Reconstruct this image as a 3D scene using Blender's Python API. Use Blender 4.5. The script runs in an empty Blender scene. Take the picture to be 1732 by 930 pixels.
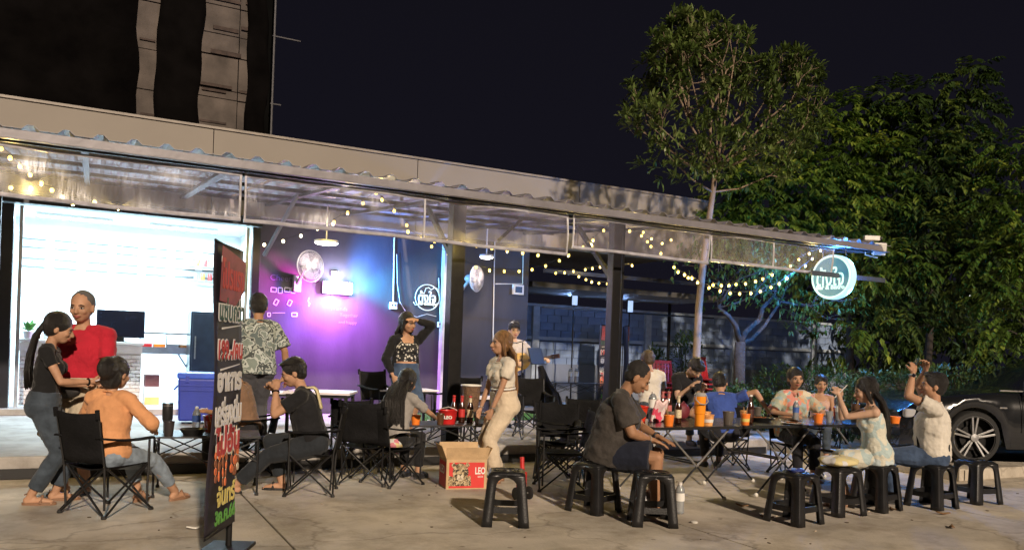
import bpy, bmesh, math, random
from mathutils import Vector, Matrix, Euler, noise as mnoise
random.seed(7)
R_ = math.radians
sc = bpy.context.scene
COL = sc.collection

# ------------------------------------------------------------------ camera
F_PX = 1380.0; CX, CY = 866.0, 595.0; ROLL = math.atan(.0355); YAW = R_(27.4); EYE = 1.45
cam_d = bpy.data.cameras.new("camera"); cam = bpy.data.objects.new("camera", cam_d); COL.objects.link(cam)
cam_d.sensor_width = 36.0; cam_d.lens = 36.0*F_PX/1732.0
cam_d.shift_y = (CY-465.0)/1732.0
cam_d.clip_end = 500
fwd = Vector((math.sin(YAW), math.cos(YAW), 0))
cam.matrix_world = Matrix.Translation((0, 0, EYE)) @ (fwd.to_track_quat('-Z', 'Y').to_matrix().to_4x4() @ Matrix.Rotation(ROLL, 4, 'Z'))
sc.camera = cam

# ------------------------------------------------------------------ light
world = bpy.data.worlds.new("World"); sc.world = world; world.use_nodes = True
wn = world.node_tree.nodes; wl = world.node_tree.links
bg = wn['Background']
wtc = wn.new('ShaderNodeTexCoord'); wsep = wn.new('ShaderNodeSeparateXYZ'); wr = wn.new('ShaderNodeValToRGB')
wl.new(wtc.outputs['Generated'], wsep.inputs[0]); wl.new(wsep.outputs['Z'], wr.inputs[0])
wr.color_ramp.elements[0].position = 0.0; wr.color_ramp.elements[0].color = (.0068, .0064, .0115, 1)
wr.color_ramp.elements[1].position = .6; wr.color_ramp.elements[1].color = (.0052, .0047, .0072, 1)
wl.new(wr.outputs[0], bg.inputs[0]); bg.inputs[1].default_value = 1.0

sun_d = bpy.data.lights.new("street_light", 'SUN'); sun = bpy.data.objects.new("street_light", sun_d); COL.objects.link(sun)
sun_d.energy = 3.9; sun_d.angle = R_(1.6); sun_d.color = (1.0, .81, .62)
sun.rotation_euler = Vector((.10, 1.15, -.50)).to_track_quat('-Z', 'Y').to_euler()

sc.view_settings.view_transform = 'Standard'; sc.view_settings.look = 'None'
sc.view_settings.exposure = 0.1; sc.view_settings.gamma = 1.0; sc.view_settings.use_curve_mapping = False
sc.cycles.use_denoising = True
sc.cycles.max_bounces = 8; sc.cycles.transparent_max_bounces = 24
sc.cycles.diffuse_bounces = 4; sc.cycles.caustics_reflective = False; sc.cycles.caustics_refractive = False
sc.cycles.sample_clamp_indirect = 4.0

# ------------------------------------------------------------------ measured positions
def sight(px, py):
    u = (px-CX)/F_PX; v = -(py-CY)/F_PX
    x = u*math.cos(ROLL)-v*math.sin(ROLL); z = u*math.sin(ROLL)+v*math.cos(ROLL)
    return (math.sin(YAW)+x*math.cos(YAW), math.cos(YAW)-x*math.sin(YAW), z)
def on_floor(px, py, z=0.0):
    r = sight(px, py); t = (z-EYE)/r[2]; return Vector((r[0]*t, r[1]*t, z))
def on_plane(px, py, Y):
    r = sight(px, py); t = Y/r[1]; return Vector((r[0]*t, Y, EYE+r[2]*t))
def seen(p):
    d_ = p.x*math.sin(YAW)+p.y*math.cos(YAW); x = (p.x*math.cos(YAW)-p.y*math.sin(YAW))/d_; z = (p.z-EYE)/d_
    return CX+F_PX*(x*math.cos(ROLL)+z*math.sin(ROLL)), CY-F_PX*(-x*math.sin(ROLL)+z*math.cos(ROLL))
def inside(px, py, poly):
    c_ = False; n = len(poly)
    for i in range(n):
        (x0, y0), (x1, y1) = poly[i], poly[(i+1) % n]
        if (y0 > py) != (y1 > py) and px < (x1-x0)*(py-y0)/(y1-y0)+x0: c_ = not c_
    return c_
def away(px, s, z=0.0):
    r = sight(px, CY+60); t = F_PX/s; return Vector((r[0]*t, r[1]*t, z))

# ------------------------------------------------------------------ materials
MATS = {}
def mat(name, col, rough=.6, metal=0., var=.18, scale=6., bump=.15, bscale=None, spec=.5, emis=None, estr=0., trans=0., alpha=1., coord='Object', stretch=(1, 1, 1), detail=5., sheen=0., coat=0., dist=.02):
    if name in MATS: return MATS[name]
    m = bpy.data.materials.new(name); m.use_nodes = True; MATS[name] = m
    n = m.node_tree.nodes; l = m.node_tree.links; b = n['Principled BSDF']
    b.inputs['Roughness'].default_value = rough; b.inputs['Metallic'].default_value = metal
    b.inputs['Specular IOR Level'].default_value = spec
    b.inputs['Transmission Weight'].default_value = trans; b.inputs['Alpha'].default_value = alpha
    b.inputs['Sheen Weight'].default_value = sheen; b.inputs['Coat Weight'].default_value = coat
    tc = n.new('ShaderNodeTexCoord'); mp = n.new('ShaderNodeMapping'); mp.inputs['Scale'].default_value = stretch
    l.new(tc.outputs[coord], mp.inputs[0])
    nz = n.new('ShaderNodeTexNoise'); nz.inputs['Scale'].default_value = scale; nz.inputs['Detail'].default_value = detail
    l.new(mp.outputs[0], nz.inputs['Vector'])
    rp = n.new('ShaderNodeValToRGB'); l.new(nz.outputs['Fac'], rp.inputs[0])
    rp.color_ramp.elements[0].position = .3; rp.color_ramp.elements[1].position = .7
    rp.color_ramp.elements[0].color = tuple(max(0, c*(1-var)) for c in col)+(1,)
    rp.color_ramp.elements[1].color = tuple(min(1, c*(1+var)) for c in col)+(1,)
    l.new(rp.outputs[0], b.inputs['Base Color'])
    if bump > 0:
        n2 = n.new('ShaderNodeTexNoise'); n2.inputs['Scale'].default_value = bscale or scale*5; n2.inputs['Detail'].default_value = 3
        l.new(mp.outputs[0], n2.inputs['Vector'])
        bp = n.new('ShaderNodeBump'); bp.inputs['Strength'].default_value = bump; bp.inputs['Distance'].default_value = dist
        l.new(n2.outputs['Fac'], bp.inputs['Height']); l.new(bp.outputs[0], b.inputs['Normal'])
    if emis:
        b.inputs['Emission Color'].default_value = tuple(emis)+(1,); b.inputs['Emission Strength'].default_value = estr
    m['ramp'] = rp.name
    return m
def pattern(name, base, cols, scale=30., kind='voronoi', rough=.8, steps=None):
    """cloth with a printed pattern: patches of several colours"""
    m = mat(name, base, rough=rough, bump=.3, bscale=60)
    n = m.node_tree.nodes; l = m.node_tree.links
    tc = n.new('ShaderNodeTexCoord'); nz = n.new('ShaderNodeTexNoise'); nz.inputs['Scale'].default_value = scale*.6
    l.new(tc.outputs['Object'], nz.inputs['Vector'])
    rp = n.new('ShaderNodeValToRGB'); rp.color_ramp.interpolation = 'CONSTANT'
    if kind == 'voronoi':
        vo = n.new('ShaderNodeTexVoronoi'); vo.inputs['Scale'].default_value = scale
        mx = n.new('ShaderNodeVectorMath'); mx.operation = 'MULTIPLY_ADD'; mx.inputs[1].default_value = (.08, .08, .08)
        l.new(nz.outputs['Color'], mx.inputs[0]); l.new(tc.outputs['Object'], mx.inputs[2]); l.new(mx.outputs[0], vo.inputs['Vector'])
        bw = n.new('ShaderNodeRGBToBW'); l.new(vo.outputs['Color'], bw.inputs[0]); src = bw.outputs[0]
    elif kind == 'dots':
        vo = n.new('ShaderNodeTexVoronoi'); vo.inputs['Scale'].default_value = scale; l.new(tc.outputs['Object'], vo.inputs['Vector']); src = vo.outputs['Distance']
    else:
        src = nz.outputs['Fac']
    l.new(src, rp.inputs[0])
    cr = rp.color_ramp; k = len(cols)
    while len(cr.elements) < k: cr.elements.new(.5)
    for i, c in enumerate(cols):
        cr.elements[i].position = (steps[i] if steps else (.25+.5*i/k if i else 0.)); cr.elements[i].color = tuple(c)+(1,)
    l.new(rp.outputs[0], n['Principled BSDF'].inputs['Base Color'])
    return m

black_metal = mat('black_metal', (.008, .008, .009), .45, .0, bump=.05, scale=20)
black_plastic = mat('black_plastic', (.011, .011, .012), .36, bump=.12, bscale=90, scale=9, var=.35)
black_fabric = mat('black_fabric', (.010, .010, .012), .85, spec=.15, bump=.35, bscale=120, scale=12, var=.3)
steel_dark = mat('dark_steel', (.007, .0065, .0065), .5, .0, spec=.22, bump=.1, scale=12, var=.3)
chrome = mat('chrome', (.30, .29, .28), .3, .5, bump=.02, scale=30)
white_plastic = mat('white_plastic', (.72, .70, .66), .4, bump=.04, scale=15, var=.06)
rubber_white = mat('white_rubber', (.7, .68, .62), .6, bump=.05)
orange_plastic = mat('orange_plastic', (.85, .22, .03), .35, bump=.03, var=.08)
amber_plastic = mat('amber_plastic', (.9, .30, .02), .25, bump=.02, var=.06)
red_plastic = mat('red_plastic', (.55, .02, .02), .4, bump=.05)
beer_glass = mat('brown_glass', (.035, .010, .004), .12, bump=0, var=.1, spec=.6)
clear_glass = mat('clear_plastic', (.62, .66, .70), .12, bump=.08, bscale=30, trans=.65, var=.05)
paper_white = mat('white_paper', (.75, .74, .70), .7, bump=.05, var=.06)
food_brown = mat('fried_food', (.28, .10, .03), .7, var=.5, scale=60, bump=.5)

# ------------------------------------------------------------------ mesh builder
class MB:
    def __init__(s): s.v = []; s.f = []; s.mi = []; s.cur = 0
    def add(s, vs, fs, m=None):
        o = len(s.v); s.v += [tuple(v) for v in vs]; s.f += [tuple(i+o for i in f) for f in fs]; s.mi += [s.cur if m is None else m]*len(fs); return s
    def box(s, c, d, rot=None, m=None, taper=1.0):
        hx, hy, hz = d[0]/2, d[1]/2, d[2]/2
        vs = [Vector((x*hx*(taper if z > 0 else 1), y*hy*(taper if z > 0 else 1), z*hz)) for z in (-1, 1) for x, y in ((-1, -1), (1, -1), (1, 1), (-1, 1))]
        M = rot if rot is not None else Matrix.Identity(3)
        return s.add([M @ v+Vector(c) for v in vs], [(3, 2, 1, 0), (4, 5, 6, 7), (0, 1, 5, 4), (1, 2, 6, 5), (2, 3, 7, 6), (3, 0, 4, 7)], m)
    def bar(s, a, b, w, h=None, m=None, up=Vector((0, 0, 1))):
        a = Vector(a); b = Vector(b); d = b-a; L = d.length
        if L < 1e-6: return s
        z = d/L; x = up.cross(z)
        if x.length < 1e-3: x = Vector((1, 0, 0)).cross(z)
        x.normalize(); y = z.cross(x)
        return s.box((a+b)/2, (w, h or w, L), Matrix((x, y, z)).transposed(), m)
    def tube(s, pts, r, n=8, m=None, cap=True):
        pts = [Vector(p) for p in pts]; rs = r if isinstance(r, (list, tuple)) else [r]*len(pts)
        rings = []; prev = None
        for i, p in enumerate(pts):
            t = (pts[min(i+1, len(pts)-1)]-pts[max(i-1, 0)])
            if t.length < 1e-9: t = Vector((0, 0, 1))
            t.normalize()
            if prev is None:
                a = t.orthogonal().normalized()
            else:
                a = prev-t*prev.dot(t)
                a = a.normalized() if a.length > 1e-6 else t.orthogonal().normalized()
            prev = a; b = t.cross(a)
            rings.append([p+(a*math.cos(2*math.pi*k/n)+b*math.sin(2*math.pi*k/n))*rs[i] for k in range(n)])
        vs = [v for rg in rings for v in rg]; fs = []
        for i in range(len(rings)-1):
            for k in range(n):
                fs.append((i*n+k, i*n+(k+1) % n, (i+1)*n+(k+1) % n, (i+1)*n+k))
        if cap:
            fs.append(tuple(range(n-1, -1, -1))); fs.append(tuple((len(rings)-1)*n+k for k in range(n)))
        return s.add(vs, fs, m)
    def lathe(s, prof, c=(0, 0, 0), n=20, M=None, m=None, close=True):
        c = Vector(c); vs = []; fs = []
        for r, z in prof:
            for k in range(n):
                v = Vector((r*math.cos(2*math.pi*k/n), r*math.sin(2*math.pi*k/n), z))
                vs.append((M @ v if M is not None else v)+c)
        for i in range(len(prof)-1):
            for k in range(n): fs.append((i*n+k, i*n+(k+1) % n, (i+1)*n+(k+1) % n, (i+1)*n+k))
        if close:
            fs.append(tuple(range(n-1, -1, -1))); fs.append(tuple((len(prof)-1)*n+k for k in range(n)))
        return s.add(vs, fs, m)
    def ell(s, c, r, M=None, nu=14, nv=9, m=None):
        c = Vector(c); r = (r, r, r) if not isinstance(r, (tuple, list, Vector)) else r
        vs = [Vector((0, 0, r[2]))]; fs = []
        for i in range(1, nv):
            th = math.pi*i/nv
            for k in range(nu):
                ph = 2*math.pi*k/nu; vs.append(Vector((r[0]*math.sin(th)*math.cos(ph), r[1]*math.sin(th)*math.sin(ph), r[2]*math.cos(th))))
        vs.append(Vector((0, 0, -r[2]))); e = len(vs)-1
        for k in range(nu):
            fs.append((0, 1+k, 1+(k+1) % nu)); fs.append((e, e-nu+(k+1) % nu, e-nu+k))
        for i in range(nv-2):
            for k in range(nu):
                a = 1+i*nu; fs.append((a+k, a+nu+k, a+nu+(k+1) % nu, a+(k+1) % nu))
        return s.add([(M @ v if M is not None else v)+c for v in vs], fs, m)
    def grid(s, fn, nu, nv, m=None):
        vs = [fn(i/nu, j/nv) for j in range(nv+1) for i in range(nu+1)]
        fs = [(j*(nu+1)+i, j*(nu+1)+i+1, (j+1)*(nu+1)+i+1, (j+1)*(nu+1)+i) for j in range(nv) for i in range(nu)]
        return s.add(vs, fs, m)
    def prism(s, pts, d, axis='y', m=None):
        """polygon pts in the two other axes, from d[0] to d[1] along axis"""
        def v3(p, q):
            return {'y': (p[0], q, p[1]), 'x': (q, p[0], p[1]), 'z': (p[0], p[1], q)}[axis]
        n = len(pts); vs = [v3(p, d[0]) for p in pts]+[v3(p, d[1]) for p in pts]
        fs = [tuple(range(n)), tuple(range(2*n-1, n-1, -1))]+[(i, (i+1) % n, n+(i+1) % n, n+i) for i in range(n)]
        return s.add(vs, fs, m)
    def mesh(s, name, mats, smooth=False):
        me = bpy.data.meshes.new(name); me.from_pydata(s.v, [], s.f)
        for mm in (mats if isinstance(mats, (list, tuple)) else [mats]): me.materials.append(mm)
        if any(s.mi): me.polygons.foreach_set('material_index', s.mi)
        bm = bmesh.new(); bm.from_mesh(me); bmesh.ops.recalc_face_normals(bm, faces=bm.faces); bm.to_mesh(me); bm.free()
        if smooth:
            me.polygons.foreach_set('use_smooth', [True]*len(me.polygons))
            if smooth != 'all': 
                try: me.set_sharp_from_angle(angle=R_(42))
                except Exception: pass
        me.update(); return me

def link(name, me, parent=None, loc=None, rot=None):
    o = bpy.data.objects.new(name, me); COL.objects.link(o)
    if parent is not None: o.parent = parent
    if loc is not None: o.location = loc
    if rot is not None: o.rotation_euler = rot
    return o
def obj(name, mb, mats, parent=None, smooth=False, bevel=0, loc=None, rot=None, solid=0):
    o = link(name, mb.mesh(name, mats, smooth), parent, loc, rot)
    if solid:
        k = o.modifiers.new('solid', 'SOLIDIFY'); k.thickness = solid; k.offset = 0
    if bevel:
        k = o.modifiers.new('bevel', 'BEVEL'); k.width = bevel; k.segments = 2; k.limit_method = 'ANGLE'
    return o
def tag(o, label=None, cat=None, group=None, kind=None):
    if label: o['label'] = label
    if cat: o['category'] = cat
    if group: o['group'] = group
    if kind: o['kind'] = kind
    return o
def thing(name, label, cat, loc=(0, 0, 0), rz=0, group=None):
    o = bpy.data.objects.new(name, None); COL.objects.link(o); o.location = loc; o.rotation_euler = (0, 0, rz); o.empty_display_size = .1
    return tag(o, label, cat, group)
def dup(root, loc, rz, label=None, group=None, scale=None):
    r = root.copy(); COL.objects.link(r); r.location = loc; r.rotation_euler = (0, 0, rz)
    if label: r['label'] = label
    if group: r['group'] = group
    if scale: r.scale = scale
    for ch in list(root.children):
        c = ch.copy(); COL.objects.link(c); c.parent = r
        for g in list(ch.children):
            d = g.copy(); COL.objects.link(d); d.parent = c
    return r
def text_mesh(txt, size, extrude=.002, offset=0.0, align='CENTER', spacing=1.0):
    cu = bpy.data.curves.new('lettering', 'FONT'); cu.body = txt; cu.size = size; cu.extrude = extrude; cu.offset = offset
    cu.align_x = align; cu.align_y = 'CENTER'; cu.resolution_u = 3; cu.space_character = spacing
    o = bpy.data.objects.new('lettering', cu); COL.objects.link(o)
    dg = bpy.context.evaluated_depsgraph_get(); me = bpy.data.meshes.new_from_object(o.evaluated_get(dg))
    bpy.data.objects.remove(o); bpy.data.curves.remove(cu); return me
def text(name, txt, size, m, parent, M, extrude=.002, offset=0.0, fit=None, height=None, spacing=1.0):
    """lettering mesh; M is a 4x4 placing its x right / y up / z out. fit scales it to that width, height to that height"""
    me = text_mesh(txt, size, extrude, offset, spacing=spacing)
    xs = [v.co.x for v in me.vertices]; ys = [v.co.y for v in me.vertices]
    if xs:
        cx, cy = (min(xs)+max(xs))/2, (min(ys)+max(ys))/2
        kx = fit/(max(xs)-min(xs)) if fit else 1.; ky = height/(max(ys)-min(ys)) if height else kx
        for v in me.vertices: v.co.x = (v.co.x-cx)*kx; v.co.y = (v.co.y-cy)*ky
    me.materials.clear(); me.materials.append(m); me.transform(M)
    return link(name, me, parent)
def frame(origin, xdir, ydir):
    x = Vector(xdir).normalized(); y = Vector(ydir); y = (y-x*y.dot(x)).normalized(); z = x.cross(y)
    M = Matrix((x, y, z)).transposed().to_4x4(); M.translation = Vector(origin); return M
def yaw_to(dx, dy): return -math.atan2(dx, dy)     # rotation that turns local +Y to (dx, dy)
LEFT = Vector((-.888, .46, 0)); RIGHT = -LEFT; TOCAM = Vector((-.46, -.888, 0))
# ================================================================== SETTING
WY = 14.6; EY = 9.3; EZ = 3.38; FZ = .23
concrete = mat('concrete_paving', (.54, .485, .405), .85, var=.22, scale=1.1, bump=.35, bscale=45, detail=9, coord='Object', dist=.01)
def stain(m, dark=.62, scale=2.3, spots=True):
    n = m.node_tree.nodes; l = m.node_tree.links; b = n['Principled BSDF']; rp = n[m['ramp']]
    tc = n.new('ShaderNodeTexCoord'); nz = n.new('ShaderNodeTexNoise'); nz.inputs['Scale'].default_value = scale; nz.inputs['Detail'].default_value = 10; nz.inputs['Roughness'].default_value = .68
    l.new(tc.outputs['Object'], nz.inputs['Vector'])
    r2 = n.new('ShaderNodeValToRGB'); r2.color_ramp.elements[0].position = .36; r2.color_ramp.elements[0].color = (dark, dark*.96, dark*.9, 1); r2.color_ramp.elements[1].position = .56; r2.color_ramp.elements[1].color = (1, 1, 1, 1)
    l.new(nz.outputs['Fac'], r2.inputs[0])
    mx = n.new('ShaderNodeMix'); mx.data_type = 'RGBA'; mx.blend_type = 'MULTIPLY'; mx.inputs[0].default_value = .8
    l.new(rp.outputs[0], mx.inputs[6]); l.new(r2.outputs[0], mx.inputs[7]); out = mx.outputs[2]
    if spots:
        vo = n.new('ShaderNodeTexVoronoi'); vo.inputs['Scale'].default_value = 3.2; l.new(tc.outputs['Object'], vo.inputs['Vector'])
        r3 = n.new('ShaderNodeValToRGB'); r3.color_ramp.elements[0].position = .05; r3.color_ramp.elements[0].color = (.35, .33, .3, 1); r3.color_ramp.elements[1].position = .085; r3.color_ramp.elements[1].color = (1, 1, 1, 1)
        l.new(vo.outputs['Distance'], r3.inputs[0])
        m2 = n.new('ShaderNodeMix'); m2.data_type = 'RGBA'; m2.blend_type = 'MULTIPLY'; m2.inputs[0].default_value = .6
        l.new(out, m2.inputs[6]); l.new(r3.outputs[0], m2.inputs[7]); out = m2.outputs[2]
    if spots:   # hairline cracks and old drip marks
        nd = n.new('ShaderNodeTexNoise'); nd.inputs['Scale'].default_value = 1.4; nd.inputs['Detail'].default_value = 6; l.new(tc.outputs['Object'], nd.inputs['Vector'])
        vm = n.new('ShaderNodeVectorMath'); vm.operation = 'MULTIPLY_ADD'; vm.inputs[1].default_value = (1.1, 1.1, 1.1); l.new(nd.outputs['Color'], vm.inputs[0]); l.new(tc.outputs['Object'], vm.inputs[2])
        vc = n.new('ShaderNodeTexVoronoi'); vc.feature = 'DISTANCE_TO_EDGE'; vc.inputs['Scale'].default_value = .42; l.new(vm.outputs[0], vc.inputs['Vector'])
        r4 = n.new('ShaderNodeValToRGB'); r4.color_ramp.elements[0].position = .0; r4.color_ramp.elements[0].color = (.42, .4, .38, 1); r4.color_ramp.elements[1].position = .012; r4.color_ramp.elements[1].color = (1, 1, 1, 1); l.new(vc.outputs['Distance'], r4.inputs[0])
        m3 = n.new('ShaderNodeMix'); m3.data_type = 'RGBA'; m3.blend_type = 'MULTIPLY'; m3.inputs[0].default_value = .55; l.new(out, m3.inputs[6]); l.new(r4.outputs[0], m3.inputs[7]); out = m3.outputs[2]
        n5 = n.new('ShaderNodeTexNoise'); n5.inputs['Scale'].default_value = .75; n5.inputs['Detail'].default_value = 12; n5.inputs['Roughness'].default_value = .75; l.new(tc.outputs['Object'], n5.inputs['Vector'])
        r5 = n.new('ShaderNodeValToRGB'); r5.color_ramp.elements[0].position = .50; r5.color_ramp.elements[0].color = (1, 1, 1, 1); r5.color_ramp.elements[1].position = .60; r5.color_ramp.elements[1].color = (.80, .78, .75, 1); l.new(n5.outputs['Fac'], r5.inputs[0])
        m4 = n.new('ShaderNodeMix'); m4.data_type = 'RGBA'; m4.blend_type = 'MULTIPLY'; m4.inputs[0].default_value = .9; l.new(out, m4.inputs[6]); l.new(r5.outputs[0], m4.inputs[7]); out = m4.outputs[2]
    l.new(out, b.inputs['Base Color'])
stain(concrete)
soil = mat('dark_soil', (.045, .04, .03), .95, var=.4, scale=2, bump=.6, bscale=20)
g = MB(); g.box((20, 25, -.25), (300, 300, .38)); ground = tag(obj('ground', g, soil), kind='structure')
# concrete yard cast in long bays, open joints between them
xs = [-5.24, -1.95, 1.34, 4.63, 7.92, 11.21, 14.5]
for i in range(len(xs)-1):
    a = MB(); a.box(((xs[i]+xs[i+1])/2, 4.2, -.03), (xs[i+1]-xs[i]-.016, 12.4, .06)); o = obj('concrete_slab', a, concrete, ground, bevel=.006)
patio_m = mat('patio_concrete', (.36, .34, .32), .7, var=.2, scale=1.6, bump=.2, bscale=40, detail=8); stain(patio_m, .6, spots=False)
g = MB(); g.box((2.6, 12.0, FZ/2), (13.8, 5.0, FZ)); patio = tag(obj('patio', g, patio_m, bevel=.015), kind='structure')
g = MB(); g.box((13.0, 15.6, .1), (9.9, 7.6, .2)); g.box((9.2, 19, .09), (26, 3, .18)); tag(obj('pavement', g, concrete), kind='structure')
g = MB(); g.box((2.6, 9.49, .06), (13.7, .02, .1)); tag(obj('kerb_skirt', g, black_metal), kind='structure')
g = MB(); g.box((16, 9.6, .075), (12, 6.0, .15)); g.box((9.98, 9.6, .08), (.12, 6.0, .16)); tag(obj('raised_parking_slab', g, concrete, bevel=.01), kind='structure')
# artificial turf on the patio
turf_m = mat('artificial_turf', (.05, .16, .03), .9, var=.4, scale=60, bump=.8, bscale=200)
g = MB()
for x0, x1, y0, y1 in ((4.2, 7.8, 12.9, 14.3), (8.0, 12.5, 13.3, 14.8)):
    g.box(((x0+x1)/2, (y0+y1)/2, FZ+.012), (x1-x0, y1-y0, .012))
    for k in range(2600):
        x = random.uniform(x0, x1); y = random.uniform(y0, y1); a = random.uniform(0, 3.14); h = random.uniform(.015, .03)
        g.add([(x-.004*math.cos(a), y-.004*math.sin(a), FZ+.018), (x+.004*math.cos(a), y+.004*math.sin(a), FZ+.018), (x+random.uniform(-.01, .01), y+random.uniform(-.01, .01), FZ+.018+h)], [(0, 1, 2)])
tag(obj('grass', g, turf_m), 'strips of green artificial turf laid on the patio floor near the back wall', 'turf', kind='stuff')

# ------------------------------------------------------------------ main building (one-storey shop with parapet)
bld = thing('shop_building', 'long low building with beige parapet, black front wall and bright open kitchen', 'building', (0, WY, 0))
def bobj(name, mb, m, **k):
    o = obj(name, mb, m, bld, **k)
    for v in o.data.vertices: v.co.y -= WY
    return o
beige = mat('beige_parapet_panel', (.225, .20, .172), .65, var=.06, scale=.8, bump=.06, bscale=14, detail=7)
tinw = mat('parapet_flashing', (.22, .19, .16), .5, bump=.05)
px0 = -6.0; seams = [px0, -1.9, 1.75, 5.4, 9.0, 12.45]
for i in range(5):
    g = MB(); g.box(((seams[i]+seams[i+1])/2, WY+.03, 4.32), (seams[i+1]-seams[i]-.014, .16, 1.40)); bobj('parapet_panel', g, beige)
g = MB(); g.box(((px0+12.45)/2, WY+.04, 5.035), (12.45-px0, .24, .04)); g.box(((px0+12.45)/2, WY-.04, 3.64), (12.45-px0, .10, .03)); bobj('coping', g, tinw)
wallblk = mat('black_painted_wall', (.038, .034, .042), .55, var=.25, scale=2.2, bump=.12, bscale=30, stretch=(1, 1, .35), detail=8)
KX0, KX1, KZ = -1.06, 2.42, 3.44
g = MB(); g.box(((KX1+.16+7.89)/2, WY+.1, 1.93), (7.89-KX1-.16, .2, 3.40)); bobj('front_wall', g, wallblk)
g = MB(); g.box((-3.7, WY+.1, 1.93), (4.9, .2, 3.40)); bobj('side_wall', g, wallblk)
frm = mat('black_window_frame', (.015, .017, .022), .35, .4, bump=.03)
g = MB(); g.box((KX0-.09, WY-.02, 1.83), (.16, .22, 3.2)); g.box((KX1+.08, WY-.02, 1.83), (.13, .22, 3.2)); g.box(((KX0+KX1)/2, WY-.02, KZ+.085), (KX1-KX0+.34, .22, .15)); g.box((KX0-.3, WY-.03, 1.8), (.05, .12, 3.14))
bobj('opening_frame', g, frm, bevel=.006)
for x in (KX1-.045, KX0+.08):
    g = MB(); g.box((x, WY+.05, 1.83), (.05, .05, 3.2)); bobj('sliding_track', g, mat('aluminium_blue', (.35, .4, .45), .35, .7))
g = MB(); g.box(((KX0+KX1)/2, WY-.05, FZ+.05), (KX1-KX0+.3, .5, .1)); bobj('threshold', g, patio_m, bevel=.01)
# kitchen room
kw = mat('kitchen_white_wall', (.80, .84, .86), .6, var=.03, scale=3, bump=.03)
g = MB(); kz = FZ+.1
g.box(((KX0+KX1)/2, 18.35, 1.95), (5.2, .1, 3.5)); bobj('kitchen_back_wall', g, kw)
for x in (KX0-.85, KX1+.45):
    g = MB(); g.box((x, 16.5, 1.95), (.1, 3.6, 3.5)); bobj('kitchen_side_wall', g, kw)
g = MB(); g.box(((KX0+KX1)/2, 16.5, 3.74), (5.2, 3.7, .08)); bobj('kitchen_ceiling', g, kw)
g = MB(); g.box(((KX0+KX1)/2, 16.55, FZ+.03), (5.1, 3.6, .14)); bobj('kitchen_floor', g, mat('kitchen_floor_tile', (.45, .48, .5), .35, var=.08, scale=2, bump=.03))
# building shell behind (roof and far wall) so that it is a closed volume
g = MB(); g.box((3.2, 17.0, 3.85), (18.4, 4.7, .08)); bobj('flat_roof', g, tinw)
g = MB(); g.box((5.3, 18.4, 1.9), (4.9, .1, 3.5)); g.box((7.84, 16.6, 1.9), (.1, 3.5, 3.5)); bobj('rear_wall', g, wallblk)
# ventilation slots high in the kitchen back wall
slot_m = mat('vent_shadow', (.10, .12, .13), .8, bump=.05); slot_mesh = None
for gx in range(9):
    x0 = -1.75+gx*.545
    for r in range(4):
        z = 3.30-r*.16-(.05 if r > 1 else 0)
        if slot_mesh is None:
            g = MB(); g.box((0, 0, 0), (.40, .03, .028)); slot_mesh = g.mesh('vent_slot', slot_m)
        o = link('vent_slot', slot_mesh, bld, (x0+.2, 18.292-WY, z))

# kitchen tube lamps (lit): real fixtures with area light
tube_m = mat('lit_tube', (1, 1, 1), emis=(.62, .90, 1.0), estr=22, bump=0)
for i, (x, y) in enumerate(((-.3, 14.9), (1.6, 14.9), (-.3, 17.3), (1.6, 17.3))):
    t = thing('tube_lamp', ('lit white tube lamp on the kitchen ceiling, front left', 'lit white tube lamp on the kitchen ceiling, front right', 'lit white tube lamp on the kitchen ceiling, back left', 'lit white tube lamp on the kitchen ceiling, back right')[i], 'lamp', (x, y, 3.66), 0, 'kitchen tube lamps')
    g = MB(); g.box((0, 0, .01), (1.25, .06, .04)); obj('housing', g, white_plastic, t)
    g = MB(); g.tube([(-.6, 0, -.03), (.6, 0, -.03)], .014); obj('tube', g, tube_m, t)
    ld = bpy.data.lights.new('tube_light', 'AREA'); ld.shape = 'RECTANGLE'; ld.size = 1.2; ld.size_y = .05; ld.energy = 140 if i < 2 else 210; ld.color = (.66, .90, 1.0)
    lo = bpy.data.objects.new('tube_light', ld); COL.objects.link(lo); lo.parent = t; lo.location = (0, 0, -.06)

# ------------------------------------------------------------------ awning
aw = thing('awning', 'lean-to awning with corrugated metal roof on black steel posts along the shop front', 'awning', (3, EY, 0))
def aobj(name, mb, m, **k):
    o = obj(name, mb, m, aw, **k)
    for v in o.data.vertices: v.co.x -= 3; v.co.y -= EY
    return o
roof_m = mat('zinc_roof', (.30, .28, .31), .5, .15, var=.2, scale=3, bump=.05)
SL = (3.86-EZ)/(WY-EY)
def roof_strip(x0, x1, y1):
    g = MB(); pts = []
    x = x0
    while x < x1-.01:
        pts += [(x, 0), (x+.05, .045), (x+.10, .045), (x+.15, 0)]; x += .305
        pts += [(x-.085, .0), (x-.0775, .008), (x-.07, 0)]
    for i in range(len(pts)-1):
        (xa, za), (xb, zb) = pts[i], pts[i+1]
        ya, yb = EY-.12, y1
        g.add([(xa, ya, EZ+.06+za-.12*SL), (xb, ya, EZ+.06+zb-.12*SL), (xb, yb, EZ+.06+zb+(yb-EY)*SL), (xa, yb, EZ+.06+za+(yb-EY)*SL)], [(0, 1, 2, 3)])
    return g
for x0, x1, y1 in ((-4.0, -.95, WY-.06), (-.95, 2.1, WY-.06), (2.1, 5.15, WY-.06), (5.15, 8.2, WY-.06), (8.2, 11.7, 10.5)):
    aobj('roof_sheet', roof_strip(x0, x1, y1), roof_m, solid=.004)
g = MB(); g.box((3.85, EY+.02, EZ-.02), (15.7, .05, .10)); aobj('eave_beam', g, steel_dark, bevel=.004)
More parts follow.
